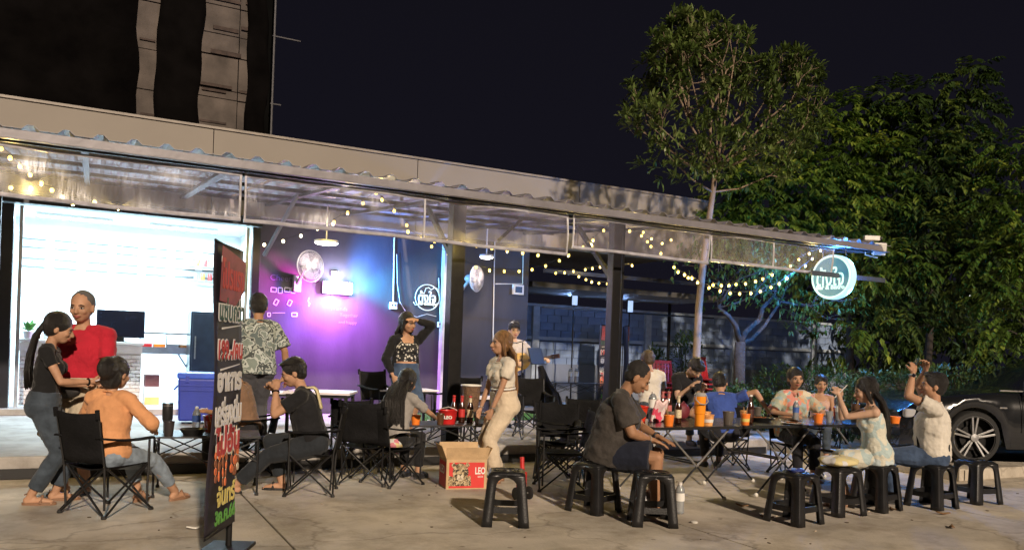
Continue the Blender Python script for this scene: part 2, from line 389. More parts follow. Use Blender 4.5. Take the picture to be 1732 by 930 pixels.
g = MB(); g.box((3.85, EY-.10, EZ-.015), (15.7, .03, .10)); g.box((3.85, EY-.13, EZ-.06), (15.7, .07, .012)); aobj('gutter', g, mat('gutter_zinc', (.20, .19, .21), .5, .2, var=.15, scale=5), bevel=.003)
for x in (-1.4, 1.3, 3.98, 6.36, 8.9, 11.5):
    y1 = WY-.1 if x < 8.2 else 10.4
    g = MB(); g.bar((x, EY+.05, EZ-.05), (x, y1, EZ-.05+(y1-EY)*SL), .05, .10, up=Vector((1, 0, 0))); aobj('rafter', g, steel_dark, bevel=.004)
for x in (-.1, 2.65, 5.2, 7.7):
    g = MB(); g.bar((x, EY+.05, EZ-.03), (x, WY-.1, EZ-.03+(WY-EY)*SL), .04, .07, up=Vector((1, 0, 0))); aobj('rafter', g, steel_dark)
for y in (10.4, 11.7, 13.0, 14.2):
    x1 = 8.2
    g = MB(); g.box(((x1-4)/2, y, EZ+.02+(y-EY)*SL), (x1+4, .04, .05)); aobj('purlin', g, steel_dark)
PXA, PXB = on_plane(771, 440, EY+.45).x, on_plane(1040, 440, EY+.45).x
for (x, w) in ((-3.4, .14), (PXA, .18), (PXB, .15)):
    g = MB(); g.box((x, EY+.45, (EZ+.0)/2+FZ/2), (w, w, EZ-FZ)); aobj('post', g, steel_dark, bevel=.008)
    g = MB(); g.box((x, EY+.45, FZ+.01), (w+.12, w+.12, .02)); aobj('base_plate', g, steel_dark)
g = MB(); vx0, vx1 = on_plane(748, 500, WY-.1).x, on_plane(763, 500, WY-.1).x; g.box(((vx0+vx1)/2, WY-.08, 1.95), (vx1-vx0, .15, 3.4)); aobj('post', g, mat('violet_lit_white_post', (.5, .48, .5), .5, bump=.05))
g = MB(); g.box((PXB+.16, EY+.5, 1.8), (.04, .06, 3.1)); aobj('post', g, steel_dark)
for (xa, za, ya, xb, zb, yb) in ((PXA, 2.55, EY+.45, PXA, EZ+.05, EY+1.5), (PXB, 2.5, EY+.45, PXB, EZ+.05, EY+1.5)):
    g = MB(); g.bar((xa, ya, za), (xb, yb, zb), .05, .07); aobj('brace', g, steel_dark)
# slim steel braces hung from the roof over the kitchen corner
g = MB(); a_ = on_plane(447, 432, 12.6); g.bar(a_, a_+Vector((.35, -.8, .95)), .045, .045); aobj('brace', g, mat('grey_paint_steel', (.28, .29, .33), .5, .3))
g = MB(); a_ = on_plane(842, 408, 12.2); g.bar(a_, a_+Vector((.7, -.3, .75)), .12, .05); aobj('brace', g, steel_dark)
# end cross beam and frame at the open bay
g = MB(); g.box((9.5, 13.2, 2.98), (4.1, .06, .07)); g.box((9.5, 13.2, 2.30), (4.1, .05, .03)); aobj('cross_beam', g, steel_dark)

# clear plastic curtains hanging from the eave
cur = bpy.data.materials.new('clear_vinyl'); cur.use_nodes = True; MATS['clear_vinyl'] = cur
n = cur.node_tree.nodes; l = cur.node_tree.links; n.remove(n['Principled BSDF'])
tr = n.new('ShaderNodeBsdfTransparent'); tr.inputs[0].default_value = (.87, .84, .93, 1)
gl = n.new('ShaderNodeBsdfGlossy'); gl.inputs['Roughness'].default_value = .30; gl.inputs['Color'].default_value = (.9, .9, .95, 1)
df = n.new('ShaderNodeBsdfDiffuse'); df.inputs[0].default_value = (.20, .18, .28, 1); tl = n.new('ShaderNodeBsdfTranslucent'); tl.inputs[0].default_value = (.5, .48, .55, 1)
a1 = n.new('ShaderNodeAddShader'); l.new(df.outputs[0], a1.inputs[0]); l.new(tl.outputs[0], a1.inputs[1])
m1 = n.new('ShaderNodeMixShader'); l.new(a1.outputs[0], m1.inputs[1]); l.new(gl.outputs[0], m1.inputs[2]); m1.inputs[0].default_value = .28
m2 = n.new('ShaderNodeMixShader'); l.new(tr.outputs[0], m2.inputs[1]); l.new(m1.outputs[0], m2.inputs[2])
tc = n.new('ShaderNodeTexCoord'); mp = n.new('ShaderNodeMapping'); mp.inputs['Rotation'].default_value = (0, R_(38), 0); mp.inputs['Scale'].default_value = (3.2, 1, .55); l.new(tc.outputs['Object'], mp.inputs[0])
nz = n.new('ShaderNodeTexNoise'); nz.inputs['Scale'].default_value = 2.4; nz.inputs['Detail'].default_value = 6; nz.inputs['Roughness'].default_value = .6; l.new(mp.outputs[0], nz.inputs['Vector'])
bp = n.new('ShaderNodeBump'); bp.inputs['Strength'].default_value = .28; bp.inputs['Distance'].default_value = .04; l.new(nz.outputs['Fac'], bp.inputs['Height'])
l.new(bp.outputs[0], gl.inputs['Normal']); l.new(bp.outputs[0], df.inputs['Normal'])
rp = n.new('ShaderNodeValToRGB'); rp.color_ramp.elements[0].position = .35; rp.color_ramp.elements[0].color = (.11, .11, .11, 1); rp.color_ramp.elements[1].position = .75; rp.color_ramp.elements[1].color = (.25, .25, .25, 1)
l.new(nz.outputs['Fac'], rp.inputs[0]); l.new(rp.outputs[0], m2.inputs[0]); l.new(m2.outputs[0], n['Material Output'].inputs[0])
hem_m = mat('vinyl_hem', (.42, .41, .46), .3, bump=.5, bscale=25, var=.25, scale=8)
def curtain(x0, x1, label, seams, y=EY-.02, zb=2.79, zt=3.30, sag=.02):
    t = thing('clear_curtain', label, 'curtain', ((x0+x1)/2, y, zt))
    w = x1-x0
    def fn(u, v):
        x = (u-.5)*w; z = -(1-v)*(zt-zb)
        return (x, .018*math.sin(x*3.1+z*2)+.012*math.sin(x*9.3+1.7*z*5)*(1-v)+.03*mnoise.noise(Vector((x*2, z*4, x0))), z-sag*math.sin(x*1.3)*(1-v)*.5)
    g = MB(); g.grid(fn, int(w*14), 8); obj('sheet', g, cur, t, smooth='all')
    def hem(u0, v0, u1, v1, wd):
        k = max(2, int(abs(u1-u0)*w*9)+2); pts = [Vector(fn(u0+(u1-u0)*i/k, v0+(v1-v0)*i/k))+Vector((0, -.006, 0)) for i in range(k+1)]
        g = MB(); g.tube(pts, wd, 6); return g
    obj('bottom_hem', hem(0, 0, 1, 0, .022), hem_m, t, smooth=True)
    obj('top_hem', hem(0, .93, 1, .93, .016), hem_m, t, smooth=True)
    for s_ in [x0+.012, x1-.012]+seams:
        u = (s_-x0)/w; obj('seam', hem(u, 0, u, 1, .013), hem_m, t, smooth=True)
    return t
curtain(-2.6, 1.42, 'clear plastic curtain roll above the bright kitchen opening', [])
curtain(1.45, 5.58, 'clear plastic curtain hanging above the black wall and the left post', [3.55], zb=2.77)
curtain(5.66, 8.0, 'clear plastic curtain right of the split, above the right post', [], zb=2.86)
curtain(8.02, 10.55, 'clear plastic curtain at the far right of the eave, before the round sign', [9.25], zb=2.88)

# ------------------------------------------------------------------ background: block wall, dark building with netting
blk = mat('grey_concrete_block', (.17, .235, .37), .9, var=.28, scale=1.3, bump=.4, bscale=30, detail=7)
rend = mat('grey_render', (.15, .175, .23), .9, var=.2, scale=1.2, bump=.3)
bw = thing('block_wall', 'grey concrete block boundary wall with pale tie beams behind the seating area', 'wall', (15.5, 18.7, 0))
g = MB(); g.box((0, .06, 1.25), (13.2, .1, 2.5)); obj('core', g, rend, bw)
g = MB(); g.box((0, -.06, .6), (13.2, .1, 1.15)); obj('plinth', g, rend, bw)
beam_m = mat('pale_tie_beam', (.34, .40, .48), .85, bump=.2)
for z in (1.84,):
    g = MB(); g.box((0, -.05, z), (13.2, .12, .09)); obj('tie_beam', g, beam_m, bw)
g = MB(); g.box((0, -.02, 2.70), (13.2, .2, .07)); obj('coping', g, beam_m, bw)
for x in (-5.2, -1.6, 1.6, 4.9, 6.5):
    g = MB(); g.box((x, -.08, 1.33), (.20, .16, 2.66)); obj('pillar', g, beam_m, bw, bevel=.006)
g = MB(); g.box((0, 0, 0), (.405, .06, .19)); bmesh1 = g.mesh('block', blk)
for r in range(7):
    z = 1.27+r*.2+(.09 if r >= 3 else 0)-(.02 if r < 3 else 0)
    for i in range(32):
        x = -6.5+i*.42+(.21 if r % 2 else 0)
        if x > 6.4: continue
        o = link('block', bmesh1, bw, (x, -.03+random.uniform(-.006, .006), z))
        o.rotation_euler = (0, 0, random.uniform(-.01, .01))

tb = thing('unfinished_building', 'tall dark building wrapped in black netting with strips of bare concrete showing', 'building', (-1, 24.5, 0))
pan = mat('bare_concrete_panel', (.085, .070, .062), .9, var=.45, scale=1.6, bump=.3, bscale=22, detail=9, coord='Object'); net = mat('black_netting', (.0035, .003, .003), .95, spec=.02, var=.4, scale=1.5, bump=.4, bscale=8)
g = MB(); g.box((-3.2, 4, 8), (17.5, 7.6, 16)); obj('core', g, mat('dark_building_shell', (.004, .004, .004), .9, spec=.02, var=.4, scale=.6), tb)
def strip(pxa, pxb, zs, nm):
    xa = on_plane(pxa, 120, 24.4).x+1; xb = on_plane(pxb, 120, 24.4).x+1
    for i in range(len(zs)-1):
        z0, z1 = zs[i], zs[i+1]
        split = .78 if nm else None
        for (a, b) in (((xa, xa+(xb-xa)*.77), (xa+(xb-xa)*.79, xb)) if nm else ((xa, xb),)):
            g = MB(); g.box(((a+b)/2, -.05, (z0+z1)/2), (b-a, .2, z1-z0-.03)); o = obj('concrete_panel', g, pan, tb)
            o.location.y = random.uniform(-.03, .03)
            if random.random() < .6: g = MB(); g.box(((a+b)/2+random.uniform(-.2, .2)*(b-a), -.17, z0+random.uniform(.05, .3)), ((b-a)*random.uniform(.5, .9), .05, random.uniform(.05, .12))); obj('ledge', g, mat('dirty_ledge', (.05, .035, .03), .9, var=.4), tb)
strip(336, 421, [4.2, 5.3, 6.2, 6.5, 7.4, 8.3, 8.55, 9.5, 10.1, 10.9, 12.0, 13.5], True)
strip(226, 268, [4.2, 5.4, 6.4, 7.3, 8.2, 9.3, 10.6, 11.4], False)
def netsheet(pxs_l, pxs_r, lab):
    def fn(u, v):
        z = 4.0+v*11; 
        xl = on_plane(pxs_l, 120, 24.2).x+1; xr = on_plane(pxs_r, 120, 24.2).x+1
        wob = .045*math.sin(z*1.3+pxs_l)+.035*math.sin(z*3.7)
        return (xl+(xr-xl)*u+wob*(1 if u > .5 else .7), -.28+.06*math.sin(z*2+u*5), z)
    g = MB(); g.grid(fn, 6, 30); obj('net_sheet', g, net, tb, smooth='all', solid=.01)
netsheet(-160, 231, ''); netsheet(264, 341, ''); netsheet(417, 452, '')
g = MB(); g.box((5.45+.0, -.1, 8), (.05, .05, 16)); 
xp = on_plane(461, 120, 24.3).x+1
pl = thing('scaffold_pole', 'thin grey scaffold pole with short cross pieces right of the dark building', 'pole', (xp-1, 24.2, 0))
gm = mat('scaffold_grey', (.11, .11, .12), .6, .5)
g = MB(); g.tube([(0, 0, 3), (0, 0, 15)], .03, 8); obj('upright', g, gm, pl)
for z, w in ((6.0, .55), (8.35, .25), (10.3, .75)):
    g = MB(); g.tube([(-.05, 0, z), (w, 0, z)], .022, 6); obj('cross_piece', g, gm, pl)
# low roof of a shed seen through the open bay
sh = thing('shed', 'dark open shed with a flat roof behind the open bay of the awning', 'shed', (11.0, 17, 0))
g = MB(); g.box((0.5, 0, 2.98), (5.6, 2.2, .12)); obj('roof', g, mat('shed_roof', (.05, .048, .045), .7), sh)
for x in (-2.2, 3.1):
    g = MB(); g.box((x, .9, 1.46), (.06, .06, 2.92)); obj('post', g, steel_dark, sh)

lamp_m = mat('lit_blue_white_panel', (1, 1, 1), emis=(.45, .65, 1.0), estr=.9, bump=0)
for i, (px, py) in enumerate(((972, 505), (1066, 519), (1638, 508))):
    p = on_plane(px, py, 17.6 if i < 2 else 16.0); t = thing('wall_light', ('pale blue lit panel above the block wall left of the right-hand post', 'pale blue lit panel above the block wall right of the right-hand post', 'twin pale lit panel deep in the trees at the right')[i], 'lamp', p, 0)
    g = MB(); g.box((0, .03, 0), (.17, .05, .36)); obj('housing', g, steel_dark, t)
    g = MB(); g.box((0, -.01, 0), (.14, .03, .32)); obj('lit_panel', g, lamp_m, t)
    g = MB(); g.tube([(0, .03, -.18), (0, .03, -p.z+.1)], .02, 6); obj('pole', g, steel_dark, t)
    ld = bpy.data.lights.new('panel_light', 'AREA'); ld.shape = 'RECTANGLE'; ld.size = .14; ld.size_y = .3; ld.energy = 260 if i < 2 else 25; ld.color = (.30, .5, 1.0)
    lo = bpy.data.objects.new('panel_light', ld); COL.objects.link(lo); lo.parent = t; lo.location = (0, .07, 0); lo.rotation_euler = (R_(-75), 0, R_(0))
# ================================================================== LIGHTS OF THE PLACE
bulb_m = mat('lit_yellow_bulb', (1, .8, .4), emis=(1.0, .68, .12), estr=4.5, bump=0)
bulb_w = mat('lit_warm_white_bulb', (1, .9, .7), emis=(1.0, .84, .48), estr=9, bump=0)
wire_m = mat('string_wire', (.02, .02, .018), .6)
g = MB(); g.ell((0, 0, 0), (.020, .020, .024), nu=8, nv=6); bulb_mesh = g.mesh('bulb', bulb_m, 'all')
g = MB(); g.ell((0, 0, 0), (.024, .024, .028), nu=8, nv=6); bulb_mesh2 = g.mesh('bulb', bulb_w, 'all')
g = MB(); g.lathe([(.009, .022), (.011, .03), (.011, .045), (.004, .052)], n=6); sock_mesh = g.mesh('socket', wire_m)
def string(label, pts, Y, mesh=bulb_mesh, depth=None):
    P = [on_plane(x, y, Y if not callable(Y) else Y(i/(max(1, len(pts)-1)))) for i, (x, y) in enumerate(pts)]
    t = thing('string_lights', label, 'string lights', P[0], 0, 'strings of small yellow bulbs under the awning')
    g = MB(); Q = []
    for i, p in enumerate(P):
        Q.append(p-P[0]+Vector((0, 0, .04)))
        if i < len(P)-1: Q.append((p+P[i+1])/2-P[0]+Vector((0, 0, .03)))
    g.tube(Q, .0035, 5); obj('wire', g, wire_m, t)
    for p in P:
        o = link('bulb', mesh, t, p-P[0]); link('socket', sock_mesh, o)
    for p in P[1::3]:
        ld = bpy.data.lights.new('bulb_light', 'POINT'); ld.color = (1.0, .74, .22); ld.energy = 8.0; ld.shadow_soft_size = 0
        lo = bpy.data.objects.new('bulb_light', ld); COL.objects.link(lo); lo.parent = t; lo.location = p-P[0]+Vector((0, 0, -.03))
    return t
string('short string of yellow bulbs at the far left behind the clear curtain', [(2, 252), (17, 267), (34, 282), (51, 296), (70, 310), (88, 322), (106, 333), (123, 344)], 9.6)
string('yellow bulbs in a shallow row just under the clear curtain over the kitchen', [(18, 318), (52, 318), (88, 322), (160, 342), (200, 352)], 9.35)
string('yellow bulbs strung low along the curtain hem left of the split', [(690, 392), (712, 404), (735, 408), (756, 409), (780, 412), (806, 416), (832, 420), (858, 424), (884, 428), (910, 432)], 9.45)
string('upside-down V of yellow bulbs above the coloured stage lamp', [(565, 376), (588, 360), (614, 344), (636, 327), (646, 338), (667, 357), (688, 381)], 10.2)
string('warm white bulbs on the wall just right of the kitchen opening', [(447, 414), (479, 408), (509, 399), (537, 387), (563, 379)], 13.2, bulb_mesh2)
string('yellow bulbs sagging from the violet post past the second fan', [(730, 417), (758, 430), (782, 443), (805, 452), (828, 457), (853, 459), (878, 459), (900, 456), (923, 450), (946, 441), (962, 432)], 11.0)
string('yellow bulbs in a low loop left of the right-hand post', [(940, 462), (955, 461), (970, 459), (979, 468), (991, 473), (1001, 477), (1013, 479), (1027, 480)], 12.4)
string('small yellow bulbs in the upper row left of the right-hand post', [(990, 456), (1002, 454), (1015, 452), (1030, 451), (1069, 449)], 12.9)
string('yellow bulbs climbing to a peak in the open bay then dropping', [(986, 418), (1003, 406), (1021, 390), (1047, 371), (1065, 391), (1085, 399), (1095, 409), (1101, 417), (1118, 429)], 10.4)
string('short run of yellow bulbs below the eave beside the tree trunk', [(1088, 393), (1102, 404), (1120, 412), (1135, 406)], 11.0)
string('longest sagging string of yellow bulbs in front of the tree', [(1140, 452), (1147, 460), (1158, 465), (1164, 470), (1170, 470), (1180, 478), (1199, 487), (1218, 492), (1235, 496), (1251, 497), (1270, 496), (1286, 493), (1304, 486), (1318, 480), (1331, 471), (1362, 450), (1374, 438)], 9.9)
string('upper string of yellow bulbs ending beside the round lit sign', [(1206, 482), (1220, 483), (1233, 483), (1245, 481), (1261, 480), (1278, 476), (1290, 472), (1306, 465), (1337, 450), (1351, 439), (1369, 429), (1388, 424)], 9.7)

def plamp(name, loc, col, e, size=.08, parent=None):
    ld = bpy.data.lights.new(name, 'POINT'); ld.color = col; ld.energy = e; ld.shadow_soft_size = size
    o = bpy.data.objects.new(name, ld); COL.objects.link(o); o.location = loc
    if parent: o.parent = parent
    return o
def area(name, loc, rot, col, e, sx, sy, parent=None):
    ld = bpy.data.lights.new(name, 'AREA'); ld.color = col; ld.energy = e; ld.shape = 'RECTANGLE'; ld.size = sx; ld.size_y = sy
    o = bpy.data.objects.new(name, ld); COL.objects.link(o); o.location = loc; o.rotation_euler = rot
    if parent: o.parent = parent
    return o
# stage lamp on the wall: white-hot face, blue and magenta heads grazing the wall
L0 = on_plane(571, 487, WY-.14)
t = thing('stage_lamp', 'blazing white stage lamp bar with blue and pink beams on the black wall', 'stage lamp', L0)
g = MB(); g.box((0, .04, 0), (.56, .12, .24)); obj('housing', g, black_plastic, t, bevel=.01)
g = MB(); g.box((0, -.03, 0), (.50, .02, .20)); obj('lit_panel', g, mat('lit_stage_panel', (1, 1, 1), emis=(.75, .85, 1.0), estr=14, bump=0), t, bevel=.01)
def spot(name, loc, aim, col, e, size, blend=1.0, parent=None, soft=.05):
    ld = bpy.data.lights.new(name, 'SPOT'); ld.color = col; ld.energy = e; ld.spot_size = R_(size); ld.spot_blend = blend; ld.shadow_soft_size = soft
    o = bpy.data.objects.new(name, ld); COL.objects.link(o); o.location = loc; o.rotation_euler = (Vector(aim)-Vector(loc)).to_track_quat('-Z', 'Y').to_euler()
    if parent: o.parent = parent
    return o
spot('blue_beam', (.15, -.30, .12), (1.1, .12, .55), (.05, .28, 1.0), 650, 120, parent=t)
spot('cyan_beam', (.1, -.22, .03), (1.3, .12, .08), (.05, .75, 1.0), 420, 60, parent=t)
spot('violet_beam', (-.15, -.30, -.16), (-1.0, .12, -.55), (.25, .10, 1.0), 380, 105, parent=t)
spot('pink_beam', (-.1, -.22, -.02), (-1.3, .12, -.02), (1.0, .03, .60), 700, 70, parent=t)
spot('magenta_beam', (0, -.55, -.05), (.1, .12, -1.1), (.55, .10, 1.0), 1050, 140, parent=t)
area('lamp_glow', (0, -.08, 0), (R_(90), 0, 0), (.72, .5, 1.0), 130, .5, .2, t)
for (lx, lz, cl_, en) in ((0.05, .19, (.55, .75, 1), 40), (-.05, -.19, (1, .45, .95), 30), (.38, .02, (.25, .75, 1), 26), (-.38, -.02, (1, .25, .9), 7)): plamp('flare', (lx, -.10, lz), cl_, en, 0, t)
# two round ceiling lamps
for i, (px, py, Y, lab) in enumerate(((552, 411, 13.6, 'round flat ceiling lamp glowing above the first fan'), (823, 435, 13.6, 'round flat ceiling lamp glowing above the second fan'))):
    p = on_plane(px, py, Y); t = thing('ceiling_lamp', lab, 'ceiling lamp', p, 0, 'round ceiling lamps')
    r = .19 if i == 0 else .12
    zt = EZ+.0+(Y-EY)*SL-p.z
    g = MB(); g.lathe([(r+.01, 0), (r+.01, .04), (r*.5, .05)], n=24); obj('rim', g, white_plastic, t, smooth=True)
    g = MB(); g.lathe([(r*.6, -.03), (r*.9, -.02), (r, -.002)], n=24); obj('diffuser', g, mat('lit_diffuser', (1, 1, 1), emis=(1, .93, .95), estr=16, bump=0), t, smooth=True)
    g = MB(); g.tube([(0, 0, .05), (0, 0, zt)], .012, 6); obj('rod', g, white_plastic, t)
    area('lamp_light', (0, 0, -.05), (0, 0, 0), (1, .84, .76), 48 if i == 0 else 45, .3, .3, t)

# ------------------------------------------------------------------ wall things
fan_m = mat('fan_cream', (.30, .28, .28), .45, bump=.03, var=.05); blade_m = mat('fan_blade_grey', (.16, .15, .18), .4, bump=.02)
def fan(label, px, py, yaw, r=.27):
    p = on_plane(px, py, WY-.42)
    t = thing('wall_fan', label, 'wall fan', p, yaw, 'white wall fans')
    g = MB(); g.box((0, .38, -.30), (.15, .06, .28)); obj('wall_bracket', g, fan_m, t, bevel=.015)
    g = MB(); g.tube([(0, .36, -.30), (0, .26, -.16), (0, .16, -.04)], [.035, .03, .035]); obj('arm', g, fan_m, t, smooth=True)
    g = MB(); g.ell((0, .13, 0), (.085, .13, .085)); obj('motor', g, fan_m, t, smooth='all')
    g = MB(); g.tube([(r*math.cos(a*math.pi/16), 0, r*math.sin(a*math.pi/16)) for a in range(33)], .010, 6, cap=False); obj('rim', g, fan_m, t, smooth='all')
    g = MB()
    for s_ in (1, -1):
        for k in range(44):
            a = 2*math.pi*k/44; pts = []
            for q in range(6):
                u = q/5; rr = .05+(r-.05)*u; pts.append((rr*math.cos(a+.25*u), -s_*.085*math.sqrt(max(0, 1-u**2.2))+0, rr*math.sin(a+.25*u)))
            g.tube(pts, .0028, 3, cap=False)
        for rr, d in ((r*.5, .075), (r*.8, .05)):
            g.tube([(rr*math.cos(a*math.pi/12), -s_*d, rr*math.sin(a*math.pi/12)) for a in range(25)], .0028, 3, cap=False)
    tag(obj('cage', g, fan_m, t), kind='stuff')
    g = MB(); g.lathe([(.055, 0), (.055, .012), (.02, .018)], (0, -.085, 0), 20, Matrix.Rotation(R_(90), 3, 'X')); obj('badge', g, fan_m, t, smooth=True)
    for k in range(3):
        g = MB(); a0 = k*2.094+.4
        def fn(u, v):
            rr = .04+u*(r-.06); a = a0+(v-.5)*1.45*(1-.15*u)
            return (rr*math.cos(a), .03*(v-.5), rr*math.sin(a))
        g.grid(fn, 5, 6); obj('blade', g, blade_m, t, smooth='all', solid=.003)
    return t
fan('round white wall fan high on the purple-lit wall near the kitchen', 525, 450, R_(22))
fan('round white wall fan on the black wall right of the violet post', 806, 471, R_(38), .25)
neon_m = mat('logo_white', (.75, .74, .62), .5, bump=0, emis=(1, .95, .75), estr=.30)
def logo(t, r, m, ring=.010, M=Matrix.Identity(4), txtm=None, thick=.012):
    g = MB(); g.tube([M @ Vector((r*math.cos(a), r*math.sin(a), 0)) for a in [2*math.pi*k/40 for k in range(41)]], ring, 6, cap=False); obj('ring', g, m, t, smooth='all')
    text('lettering', 'ตั้งใจ', .3, txtm or m, t, M @ Matrix.Translation((-.01, .01, .004)), thick, .004, fit=r*1.45, height=r*.95)
    text('lettering', 'Bar & Bistro', .1, txtm or m, t, M @ Matrix.Translation((0, -r*.50, .004)), thick, .003, fit=r*1.5, height=r*.22)
p = on_plane(723, 503, WY-.03); t = thing('wall_logo', 'round white logo ring with Thai lettering on the black wall beside the violet post', 'wall sign', p)
Mx = Matrix.Rotation(R_(90), 4, 'X')
logo(t, .245, neon_m, .008, Mx)
g = MB(); g.tube([Mx @ Vector(q) for q in [(-.06, .10, 0), (-.04, .17, 0), (.02, .19, 0), (.07, .15, 0), (.13, .19, 0), (.21, .18, 0), (.235, .10, 0)]], .007, 6); obj('heart_line', g, neon_m, t, smooth='all')
g = MB(); g.tube([Mx @ Vector(q) for q in [(-.28, -.10, 0), (-.24, -.16, 0), (-.12, -.12, 0), (.1, -.13, 0), (.16, -.19, 0), (.2, -.1, 0), (.27, -.1, 0)]], .007, 6); obj('ribbon', g, neon_m, t, smooth='all')

def conduit(label, pts, boxp, bs, cat='cable conduit'):
    P = [on_plane(x, y, WY-.02) for x, y in pts]; t = thing('cable_conduit', label, cat, P[-1], 0)
    g = MB(); g.tube([p-P[-1] for p in P], .011, 6); obj('pipe', g, white_plastic, t)
    if boxp:
        b = on_plane(*boxp, WY-.05)-P[-1]; g = MB(); g.box(b, (bs[0], .07, bs[1])); o = obj('socket_box', g, white_plastic, t, bevel=.006)
        if bs[0] > .2:
            g = MB(); g.box(b+Vector((0, -.04, 0)), (bs[0]*.62, .012, bs[1]*.6)); obj('breaker_window', g, black_plastic, t)
        else:
            g = MB(); g.box(b+Vector((-.03, -.038, .01)), (.02, .008, .03)); g.box(b+Vector((.03, -.038, .01)), (.02, .008, .03)); tag(obj('socket_hole', g, black_plastic, t), kind='stuff')
    return t
conduit('white conduit dropping to a square socket box left of the round wall logo', [(667, 402), (665, 511)], (665, 517), (.14, .13))
conduit('white conduit with a socket box right under the round wall logo', [(742, 470), (745, 545)], (745, 549), (.11, .11))
conduit('white conduit running down right of the second fan', [(837, 400), (834, 575)], (839, 581), (.13, .12))
conduit('white conduit with a black-windowed breaker box left of the open bay', [(885, 425), (884, 480), (838, 480)], (876, 490), (.24, .20))
t = thing('control_box', 'small pale switch box on the wall right of the first fan', 'switch box', on_plane(567, 463, WY-.03)); g = MB(); g.box((0, 0, 0), (.14, .05, .09)); obj('case', g, white_plastic, t, bevel=.006); g = MB(); g.box((0, -.03, 0), (.07, .01, .04)); obj('dial', g, blade_m, t)
# cables drooping by the logo
t = thing('cable', 'thin white cable looping from the socket past the round wall logo', 'cable', on_plane(680, 510, WY-.03)); o0 = t.location.copy()
g = MB(); g.tube([on_plane(x, y, WY-.03)-o0 for x, y in ((671, 430), (672, 480), (676, 510), (688, 530), (705, 536), (722, 531), (738, 535))], .005, 5); obj('wire', g, white_plastic, t)
# chalk drawings on the wall
chalk = mat('chalk', (.62, .58, .66), .9, bump=0)
ch = thing('chalk_writing', 'faint chalk words and little drawn cards on the purple wall under the first fan', 'wall writing', on_plane(480, 500, WY-.004)); c0 = ch.location.copy()
def chalk_line(pts, w=.008):
    g = MB(); Q = [on_plane(x, y, WY-.006)-c0 for x, y in pts]
    for i in range(len(Q)-1): g.bar(Q[i], Q[i+1], w, .003, up=Vector((0, 1, 0)))
    return g
g = MB()
for cx, cy, w, h, a in ((463, 490, 9, 7, .1), (474, 491, 7, 9, 0), (486, 490, 9, 7, .1), (496, 491, 7, 9, 0), (467, 511, 6, 9, .5), (490, 512, 6, 9, .45), (455, 532, 5, 6, .0), (498, 532, 9, 6, 0)):
    q = []
    for sx, sy in ((-1, -1), (1, -1), (1, 1), (-1, 1), (-1, -1)):
        x = sx*w/2; y = sy*h/2; q.append((cx+x*math.cos(a)-y*math.sin(a), cy+x*math.sin(a)+y*math.cos(a)))
    k = chalk_line(q, .012); g.add(k.v, k.f)
k = chalk_line([(523, 503), (521, 509), (524, 513), (522, 518)], .012); g.add(k.v, k.f)
k = chalk_line([(461, 529), (482, 529)], .005); g.add(k.v, k.f)
tag(obj('drawn_card', g, chalk, ch), kind='stuff')
faint = mat('faint_chalk', (.14, .12, .2), .9, bump=0)
text('lettering', 'Cheers', .16, faint, ch, Matrix.Translation(on_plane(478, 470, WY-.006)-c0) @ Mx, .001, 0, fit=.42)
text('lettering', 'Friends', .1, faint, ch, Matrix.Translation(on_plane(574, 522, WY-.006)-c0) @ Mx, .001, 0, fit=.30)
text('lettering', 'Together', .1, faint, ch, Matrix.Translation(on_plane(590, 534, WY-.006)-c0) @ Mx, .001, 0, fit=.34)
text('lettering', 'and happy', .1, faint, ch, Matrix.Translation(on_plane(588, 546, WY-.006)-c0) @ Mx, .001, 0, fit=.34)

# ------------------------------------------------------------------ round lit sign hanging from the eave
p = on_plane(1410, 469, 9.36); sg = thing('lightbox_sign', 'round blue-white lightbox sign with Thai lettering hanging under the eave end', 'sign', p, R_(-80))
Mr = Matrix.Rotation(R_(90), 4, 'X')
g = MB(); g.lathe([(.355, -.07), (.36, -.06), (.36, .06), (.355, .07)], n=48, M=Mr.to_3x3()); obj('case', g, mat('sign_case', (.30, .36, .38), .5, emis=(.45, .85, .95), estr=.95, bump=0), sg, smooth=True)
g = MB(); g.lathe([(.335, -.004), (.335, .004)], (0, -.075, 0), 48, Mr.to_3x3()); obj('face_panel', g, mat('sign_face', (.03, .10, .13), .5, emis=(.07, .34, .52), estr=.50, bump=0), sg, smooth=True)
lit = mat('sign_lit_letters', (.3, .3, .3), emis=(.55, 1, .88), estr=1.05, bump=0)
logo(sg, .33, lit, .016, Matrix.Translation((0, -.082, 0)) @ Mr, lit, .003)
g = MB(); g.tube([(-.2, 0, .34), (-.2, 0, EZ-.05-p.z)], .01, 6); obj('hanger', g, black_metal, sg); g = MB(); g.tube([(.2, 0, .34), (.2, 0, EZ-.05-p.z)], .01, 6); obj('hanger', g, black_metal, sg)
area('sign_light_back', (0, .12, 0), (R_(-90), 0, 0), (.06, .30, 1.0), 800, .6, .6, sg)
for (lx, lz, ry) in ((.39, 0, 90), (-.39, 0, -90), (0, -.39, 0), (0, .40, 180)): area('sign_light_rim', (lx, 0, lz), (0, R_(-ry), 0), (.06, .30, 1.0), 120 if lx < 0 else 30, .12, .12, sg)
g = MB(); q = on_floor(1, 900); 
# dark bar of the curtain frame that crosses the sign
aobj('hanging_rail', MB().box((10.85, EY-.09, 2.855), (1.7, .03, .075)), mat('blue_lit_rail', (.05, .06, .08), .5), bevel=.003)
